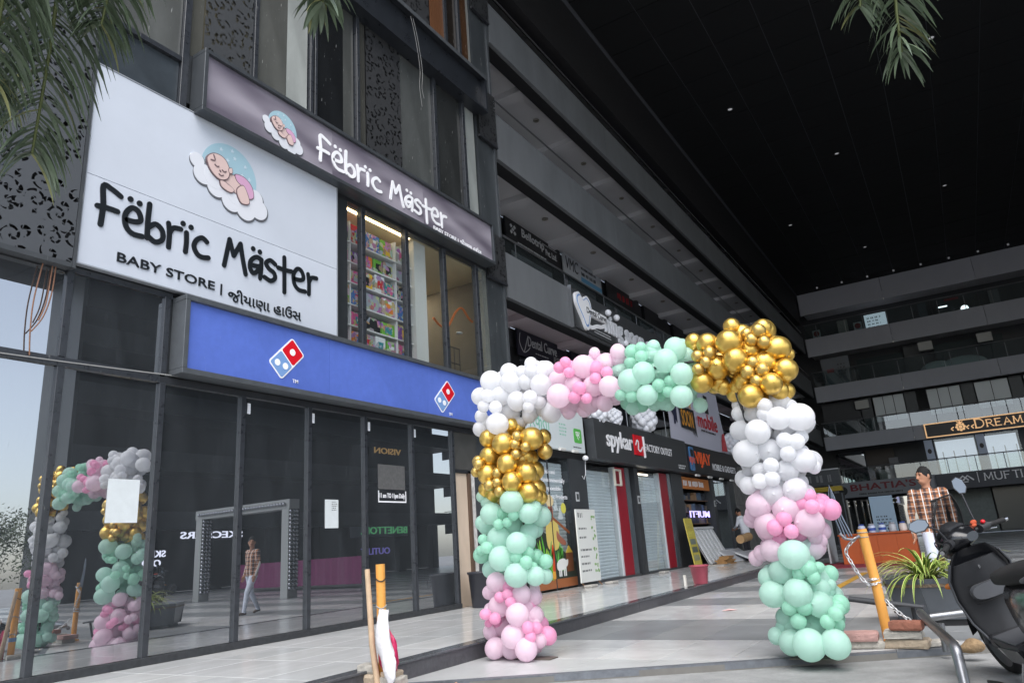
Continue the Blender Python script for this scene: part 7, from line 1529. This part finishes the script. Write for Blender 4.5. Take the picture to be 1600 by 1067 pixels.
fl_ = [([TP + Vector((0, 0, .3)), TP + Vector((-.3, .5, .45)), (-2.75, 1.12, 4.2), (-2.98, 1.26, 3.5), (-3.26, 1.36, 2.86)], .48, 150, 1.15, .0095), ([TP + Vector((0, 0, .3)), TP + Vector((-.35, .5, .3)), (-2.78, 1.0, 4.0), (-2.95, 1.05, 3.45), (-3.15, 1.12, 3.05)], .46, 130, 1.15, .0095), ([TP + Vector((0, 0, .3)), TP + Vector((-.25, .55, .5)), (-2.6, 1.2, 4.3), (-2.78, 1.38, 3.75), (-2.9, 1.42, 3.42)], .40, 110, 1.15, .009),
       ([TP + Vector((0, 0, .3)), TP + Vector((-.5, .3, .3)), (-3.1, .85, 4.0), (-3.35, 1.15, 3.45), (-3.5, 1.2, 3.15)], .48, 120, 1.15, .0095),
       ([TP + Vector((0, 0, .3)), TP + Vector((-.2, .8, .5)), (-2.3, 1.75, 4.5), (-2.2, 2.05, 3.98), (-2.2, 2.10, 3.66)], .36, 90, 1.0, .013),
       (arc(TP, TP + Vector((1.4, -1.2, -.9))), .42, 46), (arc(TP, TP + Vector((-1.3, -1.4, -.9))), .42, 46), (arc(TP, TP + Vector((.2, -2.0, -.8))), .42, 46), (arc(TP, TP + Vector((-2.0, -.3, -.7))), .42, 46), (arc(TP, TP + Vector((1.9, .2, .3))), .4, 40)]
palm('palm tree beside the platform with fronds hanging before the scroll screen', (-2.6, -.5, -.06), TP, fl_, 4)
TP2 = Vector((1.5, 2.0, 4.6))
fl2 = [([TP2 + Vector((0, 0, .3)), TP2 + Vector((-.5, .5, .6)), (.62, 3.0, 4.35), (.25, 3.35, 3.55), (.17, 3.46, 3.10)], .36, 110, 1.0, .009), ([TP2 + Vector((0, 0, .3)), TP2 + Vector((-.6, .4, .6)), (.45, 2.9, 4.3), (.12, 3.25, 3.62), (.05, 3.35, 3.34)], .30, 80, 1.0, .009), (arc(TP2, TP2 + Vector((1.6, .9, -.8))), .42, 46), (arc(TP2, TP2 + Vector((1.5, -1.2, -.8))), .42, 46), (arc(TP2, TP2 + Vector((-.6, -1.9, -.7))), .42, 46), (arc(TP2, TP2 + Vector((.6, 2.0, -.2))), .42, 46)]
palm('palm tree on the right with one frond tip against the black ceiling', (1.9, 1.6, -.06), TP2, fl2, 8)

# ================================================================ things across the court that the glass mirrors
gt = thing('entrance_gate', 'white gate frame studded with silver balls, mirrored in the glass', 'gate', (6.5, 16.5, 0)); m_gw = mat('gate_white', srgb(150, 153, 152), .5); m_sil = mat('silver_ball', srgb(170, 172, 178), .2, metal=1.)
for x in (4.3, 8.7): MB().box(x - .16, x + .16, 16.35, 16.75, .005, 2.75).build('post', m_gw, gt)
MB().box(4.1, 8.9, 16.34, 16.76, 2.751, 3.05).build('beam', m_gw, gt)
sbm = bpy.data.meshes.new('silver_ball'); _s = MB().ell((0, 0, 0), .06, .06, .06, 10, 7); sbm.from_pydata(_s.v, [], _s.f); sbm.polygons.foreach_set('use_smooth', [True] * len(_s.f)); sbm.materials.append(m_sil)
for x in (4.3, 8.7):
    for i in range(20):
        for dy in (16.42, 16.56, 16.68):
            o = bpy.data.objects.new('silver_ball', sbm); COL.objects.link(o); o.location = (x - .19, dy, .3 + i * .125); adopt(o, gt)
for i in range(32):
    o = bpy.data.objects.new('silver_ball', sbm); COL.objects.link(o); o.location = (4.3 + i * .14, 16.29, 2.9); adopt(o, gt)
fc = MB(); vs = []; n = 60
for i in range(n + 1):
    f = i / n; x = 5.4 + 8.2 * f; y = 21.0 + .9 * f + .06 * math.sin(i * 1.9); vs += [(x, y, .15), (x, y + .01, 1.15)]
fc.add(vs, [(2 * i, 2 * i + 2, 2 * i + 3, 2 * i + 1) for i in range(n)], 0, True); tag(fc.build('cloth_barrier', mat('magenta_cloth', srgb(118, 40, 90), .7)), 'magenta cloth barrier across the court, mirrored in the glass', 'barrier')
def tree(label, base, h, r, seed):
    rnd = random.Random(seed); t = thing('tree', label, 'tree', base, 'trees beyond the court'); B0 = Vector(base); MB().tube([B0, B0 + Vector((.1, 0, h * .3)), B0 + Vector((0, .1, h * .6))], [.16, .12, .07], 10).build('trunk', m_ptr, t); mb = MB()
    for c in range(26):
        cc = B0 + Vector((rnd.gauss(0, r * .45), rnd.gauss(0, r * .45), h * .62 + rnd.gauss(0, r * .4)))
        for i in range(90):
            p = cc + Vector((rnd.gauss(0, .28), rnd.gauss(0, .28), rnd.gauss(0, .22))); a = Vector((rnd.uniform(-1, 1), rnd.uniform(-1, 1), rnd.uniform(-1, 1))).normalized(); b = a.orthogonal().normalized(); s = rnd.uniform(.05, .1); mb.add([p - a * s, p + b * s * .4, p + a * s, p - b * s * .4], [(0, 1, 2, 3)])
    mb.build('crown', mat('tree_leaf', srgb(64, 80, 48), .6, noise=.3), t)
for i, (x, y, h, r, lab) in enumerate(((20, 14.7, 4.6, 1.5, 'leafy tree nearest the end of the opposite wing'), (26, 16.6, 5.6, 1.7, 'taller leafy tree standing outermost beyond the court'), (16.5, 12.4, 3.6, 1.3, 'low leafy tree beyond the court nearest the road'))): tree(lab, (x, y, -.06), h, r, 20 + i)
